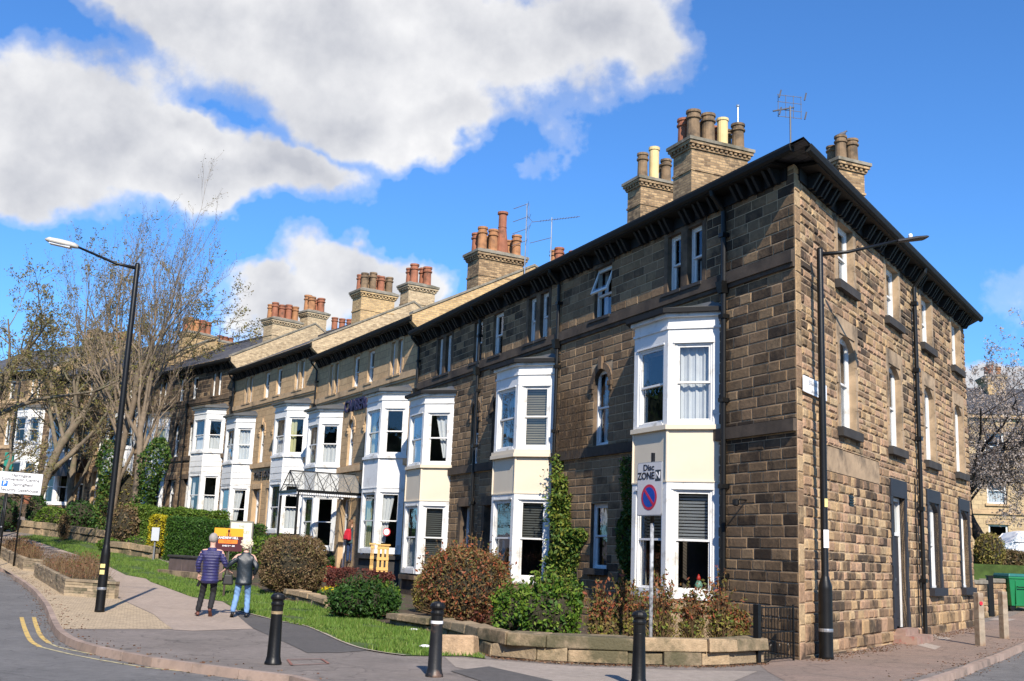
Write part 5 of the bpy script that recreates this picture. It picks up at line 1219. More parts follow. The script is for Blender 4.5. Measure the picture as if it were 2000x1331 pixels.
# aerials
def aerial(root_loc, h, label, kind, az):
    AERM = mat('weathered_aerial', (.10, .10, .11), .5, .2); t = empty('tv_aerial', root_loc, az, label, 'aerial', 'television aerials on the roofs'); m = MB(); m.tube([(0, 0, -.6), (0, 0, h)], .022 if kind != 'mast' else .03, 6); m.build('mast', METAL if kind != 'grid' else AERM, t); m = MB()
    if kind == 'yagi':
        m.tube([(-.7, 0, h-.22), (1.0, 0, h+.1)], .012, 5)
        for i in range(14): x = -.4+i*.1; z = h-.22+(x+.7)*.188; m.tube([(x, -.13, z), (x, .13, z)], .006, 4)
        for s_ in (-1, 1): m.tube([(-.7, -.02, h-.2), (-.85, s_*.25, h-.22+s_*.28)], .008, 4); m.tube([(-.78, -.25, h-.2+s_*.2), (-.78, .25, h-.2+s_*.2)], .006, 4)
        m.tube([(0, 0, h-.75), (-.75, 0, h-1.0)], .012, 5)
    elif kind == 'grid':
        m.tube([(-.45, 0, h-.18), (.1, 0, h-.02)], .02, 6)
        for x in (-.3, -.1, .1, .3):
            m.tube([(x, .03, h-.3), (x, .03, h+.3)], .008, 4)
        for z in (-.28, -.1, .1, .28): m.tube([(-.32, .03, h+z), (.32, .03, h+z)], .008, 4)
        for x, z in ((-.33, .25), (.33, .25), (.33, -.25), (-.33, -.2)): m.tube([(x, -.1, h+z-.1), (x+.05, -.1, h+z+.1)], .02, 5)
    else:
        for z in (0, .55, 1.05, 1.55): m.tube([(-.55, .0, h-.25-z), (.05, 0, h-z)], .014, 5); m.tube([(.05, -.3, h-z), (.05, .3, h-z)], .008, 4)
        m.tube([(.1, 0, h), (.1, 0, h-4.)], .008, 4)
    m.build('elements', AERM, t)
q = at(1544, 275, 25.); aerial(Vector(q), at(1544, 208, 25.).z-q.z, 'small grid aerial on a dark mast above the corner roof', 'grid', math.radians(10))
q = at(1075, 515, 37.); aerial(Vector(q), at(1076, 425, 37.).z-q.z, 'long comb-shaped aerial on a pale mast above the middle roof', 'yagi', math.radians(5))
q = at(1025, 520, 42.); aerial(Vector(q), at(1029, 398, 42.).z-q.z, 'tall aerial stack with four arms beside the long red chimney pot', 'mast', math.radians(0))
q = at(429, 650, 72.); aerial(Vector(q), at(430, 612, 72.).z-q.z, 'tiny distant aerial between two far chimneys', 'yagi', 0.)
# pigeon on the rear stack
q = (h1.matrix_basis if False else Matrix.LocRotScale(Vector((C0.x, C0.y, 0)), Matrix.Rotation(math.radians(114.545), 3, 'Z').to_quaternion(), None)) @ Vector((ql.x+.2, ql.y-.3, ql.z+1.45))
m = MB(); m.tube([(-.16, 0, .06), (-.08, 0, .08), (0, 0, .1), (.08, 0, .13), (.12, 0, .19), (.15, 0, .21), (.19, 0, .2)], [.012, .035, .065, .06, .035, .03, .006], 8); m.tube([(0, .02, .05), (0, .02, -.02)], .006, 4); m.tube([(0, -.02, .05), (0, -.02, -.02)], .006, 4)
o = m.build('pigeon', mat('pigeon_grey', (.10, .10, .12), .7, .3, 20.), smooth=True); o.location = q; tag(o, 'small dark pigeon perched on the rear chimney pot', 'pigeon')

# ------------------------------------------------------------------ vegetation
BARK = mat('bark', (.16, .125, .085), .95, .3, 4., .02, 12., stain=(.09, .10, .05), stain_scale=1.5, stain_amt=.4)
BARKD = mat('dark_bark', (.06, .045, .038), .95, .3, 4., .02, 12.)
TWIGB = leaf_mat('brown_twigs', [(.09, .055, .03), (.15, .09, .045), (.20, .13, .07)], .8, .05)
L_GREEN = leaf_mat('mid_green_leaves', [(.02, .06, .008), (.05, .12, .014), (.10, .19, .02), (.18, .25, .03)])
L_DARK = leaf_mat('dark_green_leaves', [(.010, .03, .008), (.02, .06, .012), (.035, .09, .015), (.06, .13, .02)])
L_HEDGE = leaf_mat('hedge_leaves', [(.012, .045, .008), (.025, .075, .01), (.045, .11, .014), (.07, .15, .018)])
L_HEDGE2 = leaf_mat('light_hedge_leaves', [(.03, .08, .01), (.06, .13, .014), (.11, .18, .02), (.16, .22, .03)])
L_YEL = leaf_mat('golden_leaves', [(.22, .22, .01), (.40, .34, .015), (.55, .45, .02)])
L_RED = leaf_mat('red_tipped_leaves', [(.07, .10, .02), (.13, .13, .035), (.18, .10, .045), (.34, .085, .04), (.15, .14, .04), (.17, .10, .05)])
L_REDP = leaf_mat('red_bronze_leaves', [(.05, .09, .02), (.12, .13, .03), (.26, .055, .03), (.30, .11, .045), (.17, .15, .04), (.08, .11, .02)])
L_PURP = leaf_mat('purple_brown_leaves', [(.06, .02, .02), (.12, .035, .03), (.18, .06, .04)])
L_BRN = leaf_mat('brown_beech_leaves', [(.10, .06, .03), (.16, .10, .05), (.22, .15, .08), (.14, .13, .04)])
L_OLIVE = leaf_mat('olive_buds', [(.13, .13, .03), (.20, .19, .04), (.26, .20, .06), (.17, .11, .05)])
L_LOW = leaf_mat('yellow_green_low_leaves', [(.06, .12, .02), (.16, .19, .03), (.28, .24, .05), (.20, .13, .05), (.10, .15, .03)])
L_BUD = leaf_mat('opening_buds', [(.14, .14, .04), (.21, .20, .05), (.20, .145, .06), (.13, .10, .05)])
L_BLOS = leaf_mat('pale_blossom', [(.20, .145, .11), (.34, .28, .24), (.50, .44, .40), (.20, .14, .09)])
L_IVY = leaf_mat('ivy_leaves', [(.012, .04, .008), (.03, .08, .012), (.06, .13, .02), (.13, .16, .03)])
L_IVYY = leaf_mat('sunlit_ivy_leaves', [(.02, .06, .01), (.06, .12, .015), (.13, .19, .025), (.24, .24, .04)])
def lump(D, seed, amp=.12):
    r = np.random.default_rng(seed); o = np.ones(len(D))
    for _ in range(9):
        c = r.normal(size=3); c /= np.linalg.norm(c); o += amp*r.uniform(-.6, 1.)*np.exp(-((D-c)**2).sum(1)/.18)
    return o
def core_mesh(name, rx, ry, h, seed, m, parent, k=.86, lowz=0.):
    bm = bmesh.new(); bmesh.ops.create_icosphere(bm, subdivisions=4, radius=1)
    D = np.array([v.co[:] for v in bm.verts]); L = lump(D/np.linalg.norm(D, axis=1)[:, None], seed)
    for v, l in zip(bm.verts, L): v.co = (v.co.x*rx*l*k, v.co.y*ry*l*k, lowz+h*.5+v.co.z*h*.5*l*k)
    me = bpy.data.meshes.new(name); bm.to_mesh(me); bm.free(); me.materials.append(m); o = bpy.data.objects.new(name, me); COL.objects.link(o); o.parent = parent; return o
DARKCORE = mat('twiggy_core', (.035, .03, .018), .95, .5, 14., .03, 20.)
def bush(label, px, py, wpx, hpx, m, n=5000, leaf=.045, depth=.85, seed=0, name='bush', Y=None, square=0., fuzz=.06, core=True, twig=0, lift=0., group=None, wild=.5, shoots=0, m2=None):
    p = G(px, py) if Y is None else Vector((at(px, py, Y).x, Y, height(Y))); k = FPX/p.y; rx, h = wpx/2/k, hpx/k; ry = rx*depth
    if Y is not None: h = at(px, py-hpx, Y).z-p.z
    t = empty(name, (p.x, p.y+ry*.5, p.z), 0, label, 'bush' if name != 'hedge' else 'hedge', group)
    D = NR.normal(size=(n, 3)); D /= np.linalg.norm(D, axis=1)[:, None]
    L = lump(D, seed)*(1-np.abs(NR.normal(0, fuzz, n)))*(1+NR.normal(0, fuzz*.3, n))
    K = NR.normal(size=(60, 3)); K /= np.linalg.norm(K, axis=1)[:, None]; dd = ((D[:, None, :]-K[None])**2).sum(2).min(1)   # sprigs standing out of the outline
    L *= 1+wild*.30*np.exp(-dd/.004)*NR.random(n)-.07*wild*np.exp(-((dd-.08)**2)/.004)
    if square: D = np.sign(D)*np.abs(D)**(1-square)
    C = np.stack([D[:, 0]*rx*L, D[:, 1]*ry*L, lift+h*.5+D[:, 2]*h*.5*L], 1); C[:, 2] = np.maximum(C[:, 2], .01)
    if shoots:      # young shoots standing out of the top and sides, with leaves along them
        a = NR.uniform(0, 2*PI, shoots); el = NR.uniform(.25, 1.45, shoots); dv = np.stack([np.cos(a)*np.cos(el), np.sin(a)*np.cos(el), np.sin(el)], 1)
        st0 = dv*np.array([rx, ry, h*.5])*.8+np.array([0, 0, h*.5]); en = dv+np.array([0, 0, .9]); en /= np.linalg.norm(en, axis=1)[:, None]; Ls = h*NR.uniform(.12, .38, (shoots, 1)); tip = st0+en*Ls
        w_ = np.array([[.004, 0, 0]]); quads_obj('shoots', np.stack([st0-w_, st0+w_, tip+w_*.4, tip-w_*.4], 1), TWIGB, t)
        f_ = NR.uniform(.15, 1., (shoots*9, 1)); C = np.concatenate([C, np.repeat(st0, 9, 0)*(1-f_)+np.repeat(tip, 9, 0)*f_+NR.normal(0, .018, (shoots*9, 3))])
    if m2 is not None:
        lo_ = C[:, 2] < h*(.50+.15*NR.random(len(C))); quads_obj('lower_foliage', leaves(C[lo_], leaf, .6), m2, t); C = C[~lo_]
    o = quads_obj('foliage', leaves(C, leaf, .6), m, t)
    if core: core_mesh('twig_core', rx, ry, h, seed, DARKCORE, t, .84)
    if twig:
        V = []; a = NR.uniform(0, 2*PI, twig); el = NR.uniform(.15, 1.3, twig)
        d = np.stack([np.cos(a)*np.cos(el)*rx, np.sin(a)*np.cos(el)*ry, np.sin(el)*h*.95], 1)*NR.uniform(.75, 1.08, (twig, 1)); b = d*NR.uniform(.35, .7, (twig, 1)); b[:, :2] *= .8
        s = np.cross(d, NR.normal(size=(twig, 3))); s /= np.linalg.norm(s, axis=1)[:, None]; s *= .004+.003*NR.random((twig, 1))
        quads_obj('twigs', np.stack([b-s*1.6, b+s*1.6, d+s*.6, d-s*.6], 1), TWIGB, t)
    return t
def hedge(label, P0, P1, w, h, m, n, leaf=.04, col=None, name='hedge'):
    P0, P1 = Vector(P0), Vector(P1); d = P1-P0; L = math.hypot(d.x, d.y); t = empty(name, P0, math.atan2(d.y, d.x), label, 'hedge')
    sl = d.z/L; F = NR.random(n); u = NR.uniform(0, L, n); v = NR.uniform(0, w, n); z = NR.uniform(0, h, n)
    A = np.array([L*h*2, L*w, w*h*2]); A = A/A.sum(); sel = NR.random(n)
    side = sel < A[0]; top = (sel >= A[0]) & (sel < A[0]+A[1]); end = ~(side | top)
    v = np.where(side, np.where(F < .6, 0, w), v); z = np.where(top, h, z); u = np.where(end, np.where(F < .5, 0, L), u)
    C = np.stack([u, v, z], 1)+NR.normal(0, .035, (n, 3)); C[:, 2] += C[:, 0]*sl+.04*np.sin(u*2.2)+.03*np.sin(u*5.1+v*3)
    quads_obj('foliage', leaves(C, leaf), m, t)
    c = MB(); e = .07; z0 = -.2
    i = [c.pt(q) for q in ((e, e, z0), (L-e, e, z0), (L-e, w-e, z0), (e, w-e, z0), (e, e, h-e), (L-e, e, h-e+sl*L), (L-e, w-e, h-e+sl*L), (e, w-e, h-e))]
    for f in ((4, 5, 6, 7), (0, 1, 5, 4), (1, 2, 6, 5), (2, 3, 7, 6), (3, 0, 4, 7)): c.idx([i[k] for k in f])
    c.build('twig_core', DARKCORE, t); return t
bush('large domed bush with red-tipped leaves in the corner garden', 906, 1222, 186, 146, L_RED, 12000, .036, .8, 3, twig=2200, square=.12, fuzz=.10, wild=.6, shoots=60)
bush('round clipped brown bush behind the first bollard', 562, 1164, 132, 116, L_BRN, 13000, .034, .85, 5, square=.28, twig=1800, fuzz=.08, wild=.7)
bush('pale green shrub against the left flank of the red-tipped dome', 828, 1200, 52, 80, L_OLIVE, 2600, .035, .8, 6, core=False, twig=200, fuzz=.2)
bush('bright green leafy shrub with yellow flecks below the ivy', 1070, 1262, 124, 116, L_GREEN, 7000, .045, .6, 7, fuzz=.3, twig=400, wild=1.2, shoots=110)
bush('bright green leafy shrub hiding the foot of the second bay', 1005, 1250, 90, 90, L_GREEN, 4500, .045, .7, 8, fuzz=.3, twig=300, wild=1.2, shoots=80)
bush('tuft of dry stems and brown leaves in front of the red-tipped dome', 935, 1224, 150, 48, L_PURP, 1500, .03, .4, 9, core=False, twig=900, fuzz=.3)
bush('low purple-brown clipped hedge bush behind the yellow daffodils', 700, 1155, 132, 42, L_PURP, 7500, .035, .35, 10, square=.4, twig=500)
bush('small bright red shrub beside the round brown bush', 640, 1140, 34, 34, leaf_mat('scarlet_leaves', [(.15, .03, .02), (.35, .04, .03), (.45, .07, .04)]), 1500, .035, .8, 11, fuzz=.25)
bush('dark spreading shrub with green tips over the gap in the low wall', 706, 1212, 140, 68, L_DARK, 10000, .045, .55, 12, fuzz=.2, twig=400, wild=1., shoots=90)
bush('leafy green shrub tops above the dark spreading shrub', 740, 1195, 80, 50, L_GREEN, 3500, .04, .6, 13, fuzz=.25, shoots=60)
bush('mottled green shrub below the guest house bay', 668, 1120, 100, 42, L_DARK, 5000, .05, .6, 14, fuzz=.14)
bush('clump of tall golden-green grass by the yellow gate', 768, 1150, 34, 62, L_OLIVE, 1400, .035, .6, 15, core=False, twig=700, fuzz=.3)
bush('rounded green bush behind the round brown bush', 530, 1120, 130, 72, L_HEDGE2, 8000, .05, .6, 16, fuzz=.12)
for i, (px, w, h) in enumerate(((1172, 60, 72), (1225, 64, 78), (1290, 72, 72), (1352, 64, 66), (1408, 66, 72), (1445, 40, 40))):
    bush(['red and bronze shrub nearest the ivy, first in the corner row', 'red and bronze shrub left of the parking sign pole', 'red and bronze shrub right of the parking sign pole', 'bronze leggy shrub under the window of the first bay', 'bronze leggy shrub beside the black drainpipe', 'low sparse shrub at the end of the row by the iron gate'][i],
         px, 1281, w, h+42+(i*37%5)*6, L_REDP, 1300, .034, .5, 20+i, core=False, twig=520, fuzz=.42, wild=1.2, shoots=26, m2=L_LOW, group='red and bronze shrubs behind the low corner wall')
# daffodils
m = MB(); r = random.Random(3); t = empty('daffodils', G(648, 1165), 0, 'clump of yellow daffodils beside the purple-brown hedge bush', 'flowers')
C = NR.normal(0, 1, (90, 3))*np.array([.28, .16, .03])+np.array([0, 0, .24]); quads_obj('petals', leaves(C, .045, aspect=.9), leaf_mat('daffodil_yellow', [(.75, .55, .02), (.85, .68, .04)]), t)
C = NR.normal(0, 1, (260, 3))*np.array([.3, .18, .07])+np.array([0, 0, .12]); quads_obj('leaves', leaves(C, .07, aspect=.2), L_GREEN, t)
# hedges
hA, hB = G(318, 1094), Vector((at(450, 1090, 46).x, 46, height(46)))
hedge('tall dark green clipped hedge behind the estate agent board', hA, hB, 1.6, at(330, 1012, hA.y).z-hA.z, L_HEDGE, 26000, .045)
q0, q1 = Vector((at(236, 1040, 57).x, 57, height(57))), Vector((at(412, 1040, 54).x, 54, height(54)))
hedge('long lighter green hedge in front of the boarded bays', q0, q1, 1.2, at(300, 993, 55.5).z-height(55.5), L_HEDGE2, 20000, .055)
y0, y1 = Vector((at(288, 1060, 51.5).x, 51.5, height(51.5))), Vector((at(314, 1060, 51.3).x, 51.3, height(51.3)))
hedge('golden yellow shrub between the two green hedges', y0, y1, .8, at(300, 1009, 51.4).z-height(51.4), L_YEL, 3200, .05, name='shrub')
bush('brown and russet shrub beside the distant lamp foot of the ivy trees', 235, 1060, 60, 75, L_BRN, 4200, .06, .7, 30, Y=56, fuzz=.25, twig=500)
bush('tall reddish-green shrub at the foot of the ivy-clad trees', 222, 1010, 90, 100, L_OLIVE, 4500, .07, .7, 31, Y=60, fuzz=.3, twig=400)
bush('bright green rounded shrub above the far garden wall', 95, 1022, 66, 34, L_HEDGE2, 3500, .07, .8, 32, Y=62, fuzz=.12)
bush('dark conical shrub behind the bright green rounded shrub', 66, 1015, 40, 50, L_DARK, 2200, .07, .8, 33, Y=64, fuzz=.15)
bush('dark shrub mass beside the porch awning', 150, 1022, 70, 44, L_DARK, 3500, .07, .8, 34, Y=64, fuzz=.2)
bush('pale russet grassy tuft on the far verge', 122, 1040, 26, 42, L_BRN, 900, .05, .8, 35, Y=58, core=False, fuzz=.3, twig=400)
bush('leafy green clump at the foot of the grass by the lamp', 208, 1078, 44, 26, L_GREEN, 1800, .05, .8, 36, fuzz=.2)
bush('leafy green clump below the golden shrub', 262, 1078, 50, 30, L_GREEN, 1800, .05, .8, 37, fuzz=.2)
bush('ragged dark shrub at the left frame edge', -5, 1030, 70, 60, L_DARK, 2600, .07, .8, 38, Y=62, fuzz=.25)
# planter shrubs
for pi, (C, hh, sd) in enumerate(((pc1, .46, 40), (pc0, .46, 41))):
    c = (C[0]+C[1]+C[2]+C[3])/4; t = empty('planter_shrubs', (c.x, c.y, c.z+hh*.8), 0, ['bare reddish shrubs growing in the planter nearest the street lamp', 'bare reddish shrubs growing in the planter at the left edge'][pi], 'shrubs')
    n = 1500; u, v = NR.random(n), NR.random(n); P4 = [np.array(p[:])-np.array([c.x, c.y, c.z]) for p in C]
    B = (P4[0]*(1-u)[:, None]+P4[1]*u[:, None])*(1-v)[:, None]+(P4[3]*(1-u)[:, None]+P4[2]*u[:, None])*v[:, None]; B = B*.88
    top = B+np.stack([NR.normal(0, .12, n), NR.normal(0, .12, n), NR.uniform(.12, .55, n)], 1); s = NR.normal(size=(n, 3)); s[:, 2] = 0; s *= .006/np.linalg.norm(s, axis=1)[:, None]
    quads_obj('stems', np.stack([B-s, B+s, top+s*.4, top-s*.4], 1), TWIGB, t)
    C2 = B[:1100]*.97+np.stack([NR.normal(0, .08, 1100), NR.normal(0, .08, 1100), NR.uniform(.05, .5, 1100)], 1)
    quads_obj('foliage', leaves(C2, .035), leaf_mat('wine_red_buds%d' % pi, [(.16, .04, .03), (.22, .10, .05), (.12, .12, .03)]), t)
# ivy on the front wall
def ivy_wall(label, regions, m, n, leaf, thick, name='ivy', cat='ivy', stems=0):
    t = empty(name, (C0.x, C0.y, 0), math.radians(114.545), label, cat); C = []
    for (s0, s1, z0, z1, w) in regions:
        k = int(n*w); u = NR.uniform(0, 1, k); z = NR.uniform(z0, z1, k); s = s0+(s1-s0)*(u+.13*np.sin(z*4+s0)+.10*np.sin(z*9+s0*3)*(u-.5)+NR.normal(0, .05, k))
        C.append(np.stack([s, .04+np.abs(NR.normal(0, thick, k))*np.sin(np.clip(u, .03, .97)*PI), z], 1))
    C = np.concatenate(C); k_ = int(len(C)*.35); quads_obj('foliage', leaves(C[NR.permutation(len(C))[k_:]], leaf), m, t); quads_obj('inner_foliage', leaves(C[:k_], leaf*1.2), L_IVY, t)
    st = MB(); r = random.Random(9)
    for (s0, s1, z0, z1, w) in regions[:stems]:
        for _ in range(4): x = r.uniform(s0+.1, s1-.1); st.tube([(x+r.uniform(-.08, .08)*k, .05, z0+(z1-z0)*k/5) for k in range(6)], .014, 5)
    if stems: st.build('stems', BARKD, t)
    return t
ivy_wall('bright ivy column climbing the wall between the second bay and the small window', [(8.45, 10.0, .3, 2.4, .42), (8.6, 9.5, 1.2, 2.3, .12), (8.95, 9.95, 2.4, 3.3, .15), (9.3, 9.9, 3.1, 3.8, .06), (9.5, 9.85, 3.7, 4.4, .025), (8.5, 8.9, .3, 1.0, .03)], L_IVYY, 13000, .05, .19, stems=2)
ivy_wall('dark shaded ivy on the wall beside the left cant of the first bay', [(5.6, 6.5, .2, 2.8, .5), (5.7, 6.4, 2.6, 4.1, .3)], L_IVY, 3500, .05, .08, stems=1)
t = empty('climber', (C0.x, C0.y, 0), math.radians(114.545), 'bare brown climbing twigs on the wall above the ivy column', 'climber'); n = 700
s = NR.uniform(8.2, 9.9, n); z = NR.uniform(4.5, 6.2, n); z -= (9.4-s)*.25; B = np.stack([s, np.full(n, .04)+NR.random(n)*.08, z], 1); d = np.stack([NR.normal(0, .12, n), NR.normal(0, .02, n), NR.uniform(-.5, -.1, n)], 1); w = np.array([[.006, 0, 0]])
quads_obj('stems', np.stack([B-w, B+w, B+d+w*.5, B+d-w*.5], 1), TWIGB, t)

# ------------------------------------------------------------------ trees
def tree(label, base, H, spread, seed, levels, r0=.22, bark=BARK, leafm=None, leaf=.05, per=2, nlimb=5, fork=.35, twist=.16, up=.18, cat='tree', name='tree', kids=(5, 5, 4, 4), twig_r=.006, lens=(.55, .42, .34, .26), droop=0., lean=(0, 0), tip_only=True, hang=0.):
    r = random.Random(seed); t = empty(name, base, 0, label, cat); tk, tw = MB(), []; pts = []
    def branch(p, d, L, ra, lv):
        n = 6 if lv == 0 else (5 if lv < 3 else 3); P = [p.copy()]; R = [ra]; ds = [d.copy()]
        for k in range(n):
            d = (d+Vector((r.gauss(0, twist), r.gauss(0, twist), r.gauss(0, twist)+up*(.4 if lv == 0 else 1)-droop*lv*.3))).normalized()
            p = p+d*(L/n); P.append(p.copy()); R.append(ra*(1-.75*(k+1)/n) if lv else ra*(1-.45*(k+1)/n)); ds.append(d.copy())
        if lv < 2: tk.tube(P, R, 8 if lv == 0 else 6, cap=False)
        else:
            for a, b, ra_, rb_ in zip(P, P[1:], R, R[1:]): tw.append((a, b, max(ra_, twig_r), max(rb_, twig_r*.6)))
        if lv >= levels:
            for k in range(1, len(P)): pts.append(P[k])
            return
        nk = nlimb if lv == 0 else kids[min(lv-1, len(kids)-1)]
        for c in range(nk):
            f = (fork+(1-fork)*(c+.5*r.random()+.3)/nk) if lv == 0 else (.25+.75*(c+r.random()*.8)/nk); f = min(f, .999); k = int(f*n); q = P[k].lerp(P[k+1], f*n-k); dd = ds[k+1]
            ax = dd.orthogonal().normalized(); ax = Matrix.Rotation(r.uniform(0, 2*PI) if lv else 2*PI*(c/nk)+r.uniform(-.5, .5), 3, dd) @ ax
            ang = spread*r.uniform(.7, 1.25); nd = (dd*math.cos(ang)+ax*math.sin(ang)).normalized()
            branch(q, nd, L*lens[min(lv, 3)]*r.uniform(.75, 1.25)/(1 if lv else .8), R[k]*.55, lv+1)
    branch(Vector((0, 0, -.2)), Vector((lean[0], lean[1], 1)).normalized(), H, r0, 0)
    tk.build('trunk', bark, t, smooth=True)
    A = np.array([a[:] for a, b, c, d in tw]); B = np.array([b[:] for a, b, c, d in tw]); ra = np.array([c for a, b, c, d in tw])[:, None]; rb = np.array([d for a, b, c, d in tw])[:, None]
    D = B-A; D /= np.linalg.norm(D, axis=1)[:, None]+1e-9; U = np.cross(D, [.3, .5, .81]); U /= np.linalg.norm(U, axis=1)[:, None]+1e-9; Wv = np.cross(D, U)
    V = []
    for k in range(3):
        a, b = 2*PI*k/3, 2*PI*(k+1)/3; u0 = U*math.cos(a)+Wv*math.sin(a); u1 = U*math.cos(b)+Wv*math.sin(b)
        V.append(np.stack([A+u0*ra, A+u1*ra, B+u1*rb, B+u0*rb], 1))
    quads_obj('branches', np.concatenate(V), bark, t)
    if leafm and pts:
        P = np.array([p[:] for p in pts]); C = np.repeat(P, per, 0)+NR.normal(0, .09, (len(P)*per, 3)); C[:, 2] -= hang*NR.random(len(C))
        quads_obj('foliage', leaves(C, leaf), leafm, t)
    return t
def tb(px, Y): q = at(px, 1030, Y); return Vector((q.x, Y, height(Y)))
def hh(px, py, Y): return at(px, py, Y).z-height(Y)
BARKG = mat('grey_brown_bark', (.19, .145, .10), .95, .3, 4., .02, 12.)
tree('tall bare tree with fine upswept twigs, nearest the terrace on the left', tb(262, 58), 9.3, .46, 11, 4, .24, BARKG, L_BUD, .035, 1, 10, .30, .12, .12, kids=(7, 6, 5), lens=(.62, .45, .40, .3), lean=(.16, 0))
tree('bare forked tree with an ivy-clad trunk left of the tallest', tb(206, 60), 9.6, .46, 23, 4, .24, BARKG, L_BUD, .04, 1, 10, .30, .12, .12, kids=(7, 6, 4), lens=(.60, .45, .40, .3), lean=(-.05, 0))
tree('budding tree with olive-green tips at the left edge', tb(60, 66), 10.6, .66, 31, 4, .32, BARK, L_BUD, .07, 4, 11, .22, .16, .08, kids=(6, 6, 4), lens=(.62, .46, .40, .3))
tree('large budding tree with long branches reaching in from the left edge', tb(-40, 46), 7.2, .80, 44, 4, .34, BARK, L_BUD, .055, 3, 10, .20, .18, .03, kids=(6, 6, 4), lens=(.62, .46, .40, .3), droop=.05)
tree('budding tree behind the white far bays', tb(130, 70), 7.6, .66, 52, 4, .25, BARK, L_BUD, .06, 2, 10, .25, .16, .10, kids=(6, 5, 4), lens=(.6, .46, .40, .3))
def trunk_ivy(label, base, r, z0, z1, lean, n):
    t = empty('ivy', base, 0, label, 'ivy'); a = NR.uniform(0, 2*PI, n); z = NR.uniform(z0, z1, n); rr = r*(1.25+.35*np.sin(z*1.7)+NR.normal(0, .18, n))*np.interp(z, [z0, z0+.5, z1-1, z1], [1, 1, .9, .4])
    quads_obj('foliage', leaves(np.stack([np.cos(a)*rr+lean*z, np.sin(a)*rr, z], 1), .09), L_IVY, t)
trunk_ivy('dense ivy sleeve on the trunk of the left of the two street trees', tb(206, 60), .42, 0, 5.4, -.05, 3000)
trunk_ivy('broad dense ivy sleeve on the tallest bare tree', tb(262, 58), .50, 0, 5.6, .16, 4200)

# ------------------------------------------------------------------ right background
BK = height(58)
bank = [(at(1890, 1100, 44.5).x, 44.5), (at(2050, 1100, 43.5).x, 43.5), (60, 43), (60, 70), (at(1800, 1100, 70).x, 70)]
m = MB(); m.prism([(p[0], p[1]) for p in bank], -.2, 2.05); struct(m.build('garden_bank', GRASS_G))
rw = [Vector(G(1886, 1204)[:2]), Vector(G(1930, 1200)[:2]), Vector(G(1968, 1193)[:2])]
hw = at(1930, 1133, rw[1].y).z-height(rw[1].y)
def rubble_wall(P, h, label, x0=None):
    m = MB(); r = random.Random(4)
    a, b = P[0], P[-1]; d = (b-a); L = d.length; e = empty('boundary_wall', (a.x, a.y, height(a.y)), math.atan2(d.y, d.x), label, 'wall')
    Mi = Matrix.Rotation(PI, 4, 'Z'); m = MB(Mi); m.cur = 0; m.box(-L, 0, -.4, 0, -.3, h-.1); m.cur = 1
    stones(m, -L, 0, -.3, h-.12, [], .2, .2, .5, rough=.03, seed=9, chj=.2, gap=.02); m.build('wall_face', [MORT_S, ST_SIDE], e)
    m = MB(); x = 0
    while x < L: w = r.uniform(.4, .8); m.box(x+.005, min(L, x+w), -.06, .46, h-.1, h+.03+r.uniform(0, .03)); x += w
    m.build('coping', CAPST, e, bevel=.02)
rubble_wall([rw[0]-(rw[2]-rw[0])*.3, rw[1]], hw, 'rubble stone boundary wall beyond the corner house')
rubble_wall([rw[1]+(rw[2]-rw[0])*.12, rw[2]], hw*.98, 'short rubble wall end beside the green bin')
m = MB(); q = (rw[1]+(rw[2]-rw[0])*.06); m.box(-.09, .09, -.09, .09, -.1, hw+.1); m.box(-.11, .11, -.11, .11, hw+.1, hw+.15); o = m.build('gate_post', BLACKP); o.location = (q.x, q.y-.05, height(q.y)); tag(o, 'dark gate post between the two rubble wall ends', 'post')
def hb(px, py, Y, Z): q = at(px, py, Y); return Vector((q.x, Y, Z))
hedge('low russet and green hedge above the boundary wall at the right edge', hb(1915, 1110, 46.5, 2.0), hb(2080, 1110, 46, 2.0), 1.0, .62, L_BRN, 5000, .05)
t = bush('rounded olive bush on the bank above the boundary wall', 1940, 1130, 60, 30, L_OLIVE, 2200, .05, .8, 50, Y=45.3); t.location.z = 1.75
S2 = [(at(1885, 1100, 48).x, 47.6), (at(2060, 1100, 48).x, 47.6), (at(2060, 1100, 58).x, 58), (at(1885, 1100, 58).x, 58)]
S = scatter(S2, 9000); n = len(S); an = NR.uniform(0, 2*PI, n); base = np.stack([S[:, 0], S[:, 1], np.full(n, 2.05)], 1); dx = np.stack([np.cos(an), np.sin(an), 0*an], 1)*.03
tag(quads_obj('long_grass', np.stack([base-dx, base+dx, base+np.stack([NR.normal(0, .06, n), NR.normal(0, .06, n), NR.uniform(.15, .5, n)], 1)], 1), BLADE, k=3), 'rough grass on the bank behind the boundary wall', 'grass', kind='stuff')
# tan stone building opposite
O = at(1868, 1080, 72); bb = empty('stone_building', (O.x, 72, 2.2), math.radians(-6), 'pale tan stone building behind the blossom tree at the right edge', 'building')
Wb, Hb = 18., at(1950, 812, 72).z-2.2; holes = [(2.1+i*3.4, 3.35+i*3.4, z, z+1.75) for i in range(5) for z in (.9, 4.0, 6.9)]
MF = Matrix.Rotation(PI, 4, 'Z'); hl = [(-b, -a, c, d) for a, b, c, d in holes]
TANW = brick_mat('pale_ashlar', (.50, .38, .22), (.42, .31, .18), (.30, .22, .14), .6, .3, .012, soot=(.25, .19, .12), soot_amt=.25)
m = MB(MF); wall_sheet(m, -Wb, 0, -2., Hb, hl); m.cur = 1; reveals(m, hl, .2); m.build('wall', [TANW, TRIM_T], bb)
m = MB(MF); m.box(-Wb, 0, 0, .12, 3.3, 3.55); m.box(-Wb, 0, 0, .3, Hb-.25, Hb)
for h in hl: m.box(h[0]-.15, h[1]+.15, 0, .07, h[3], h[3]+.25); m.box(h[0]-.15, h[1]+.15, -.1, .12, h[2]-.15, h[2])
m.build('stone_dressing', TRIM_T, bb)
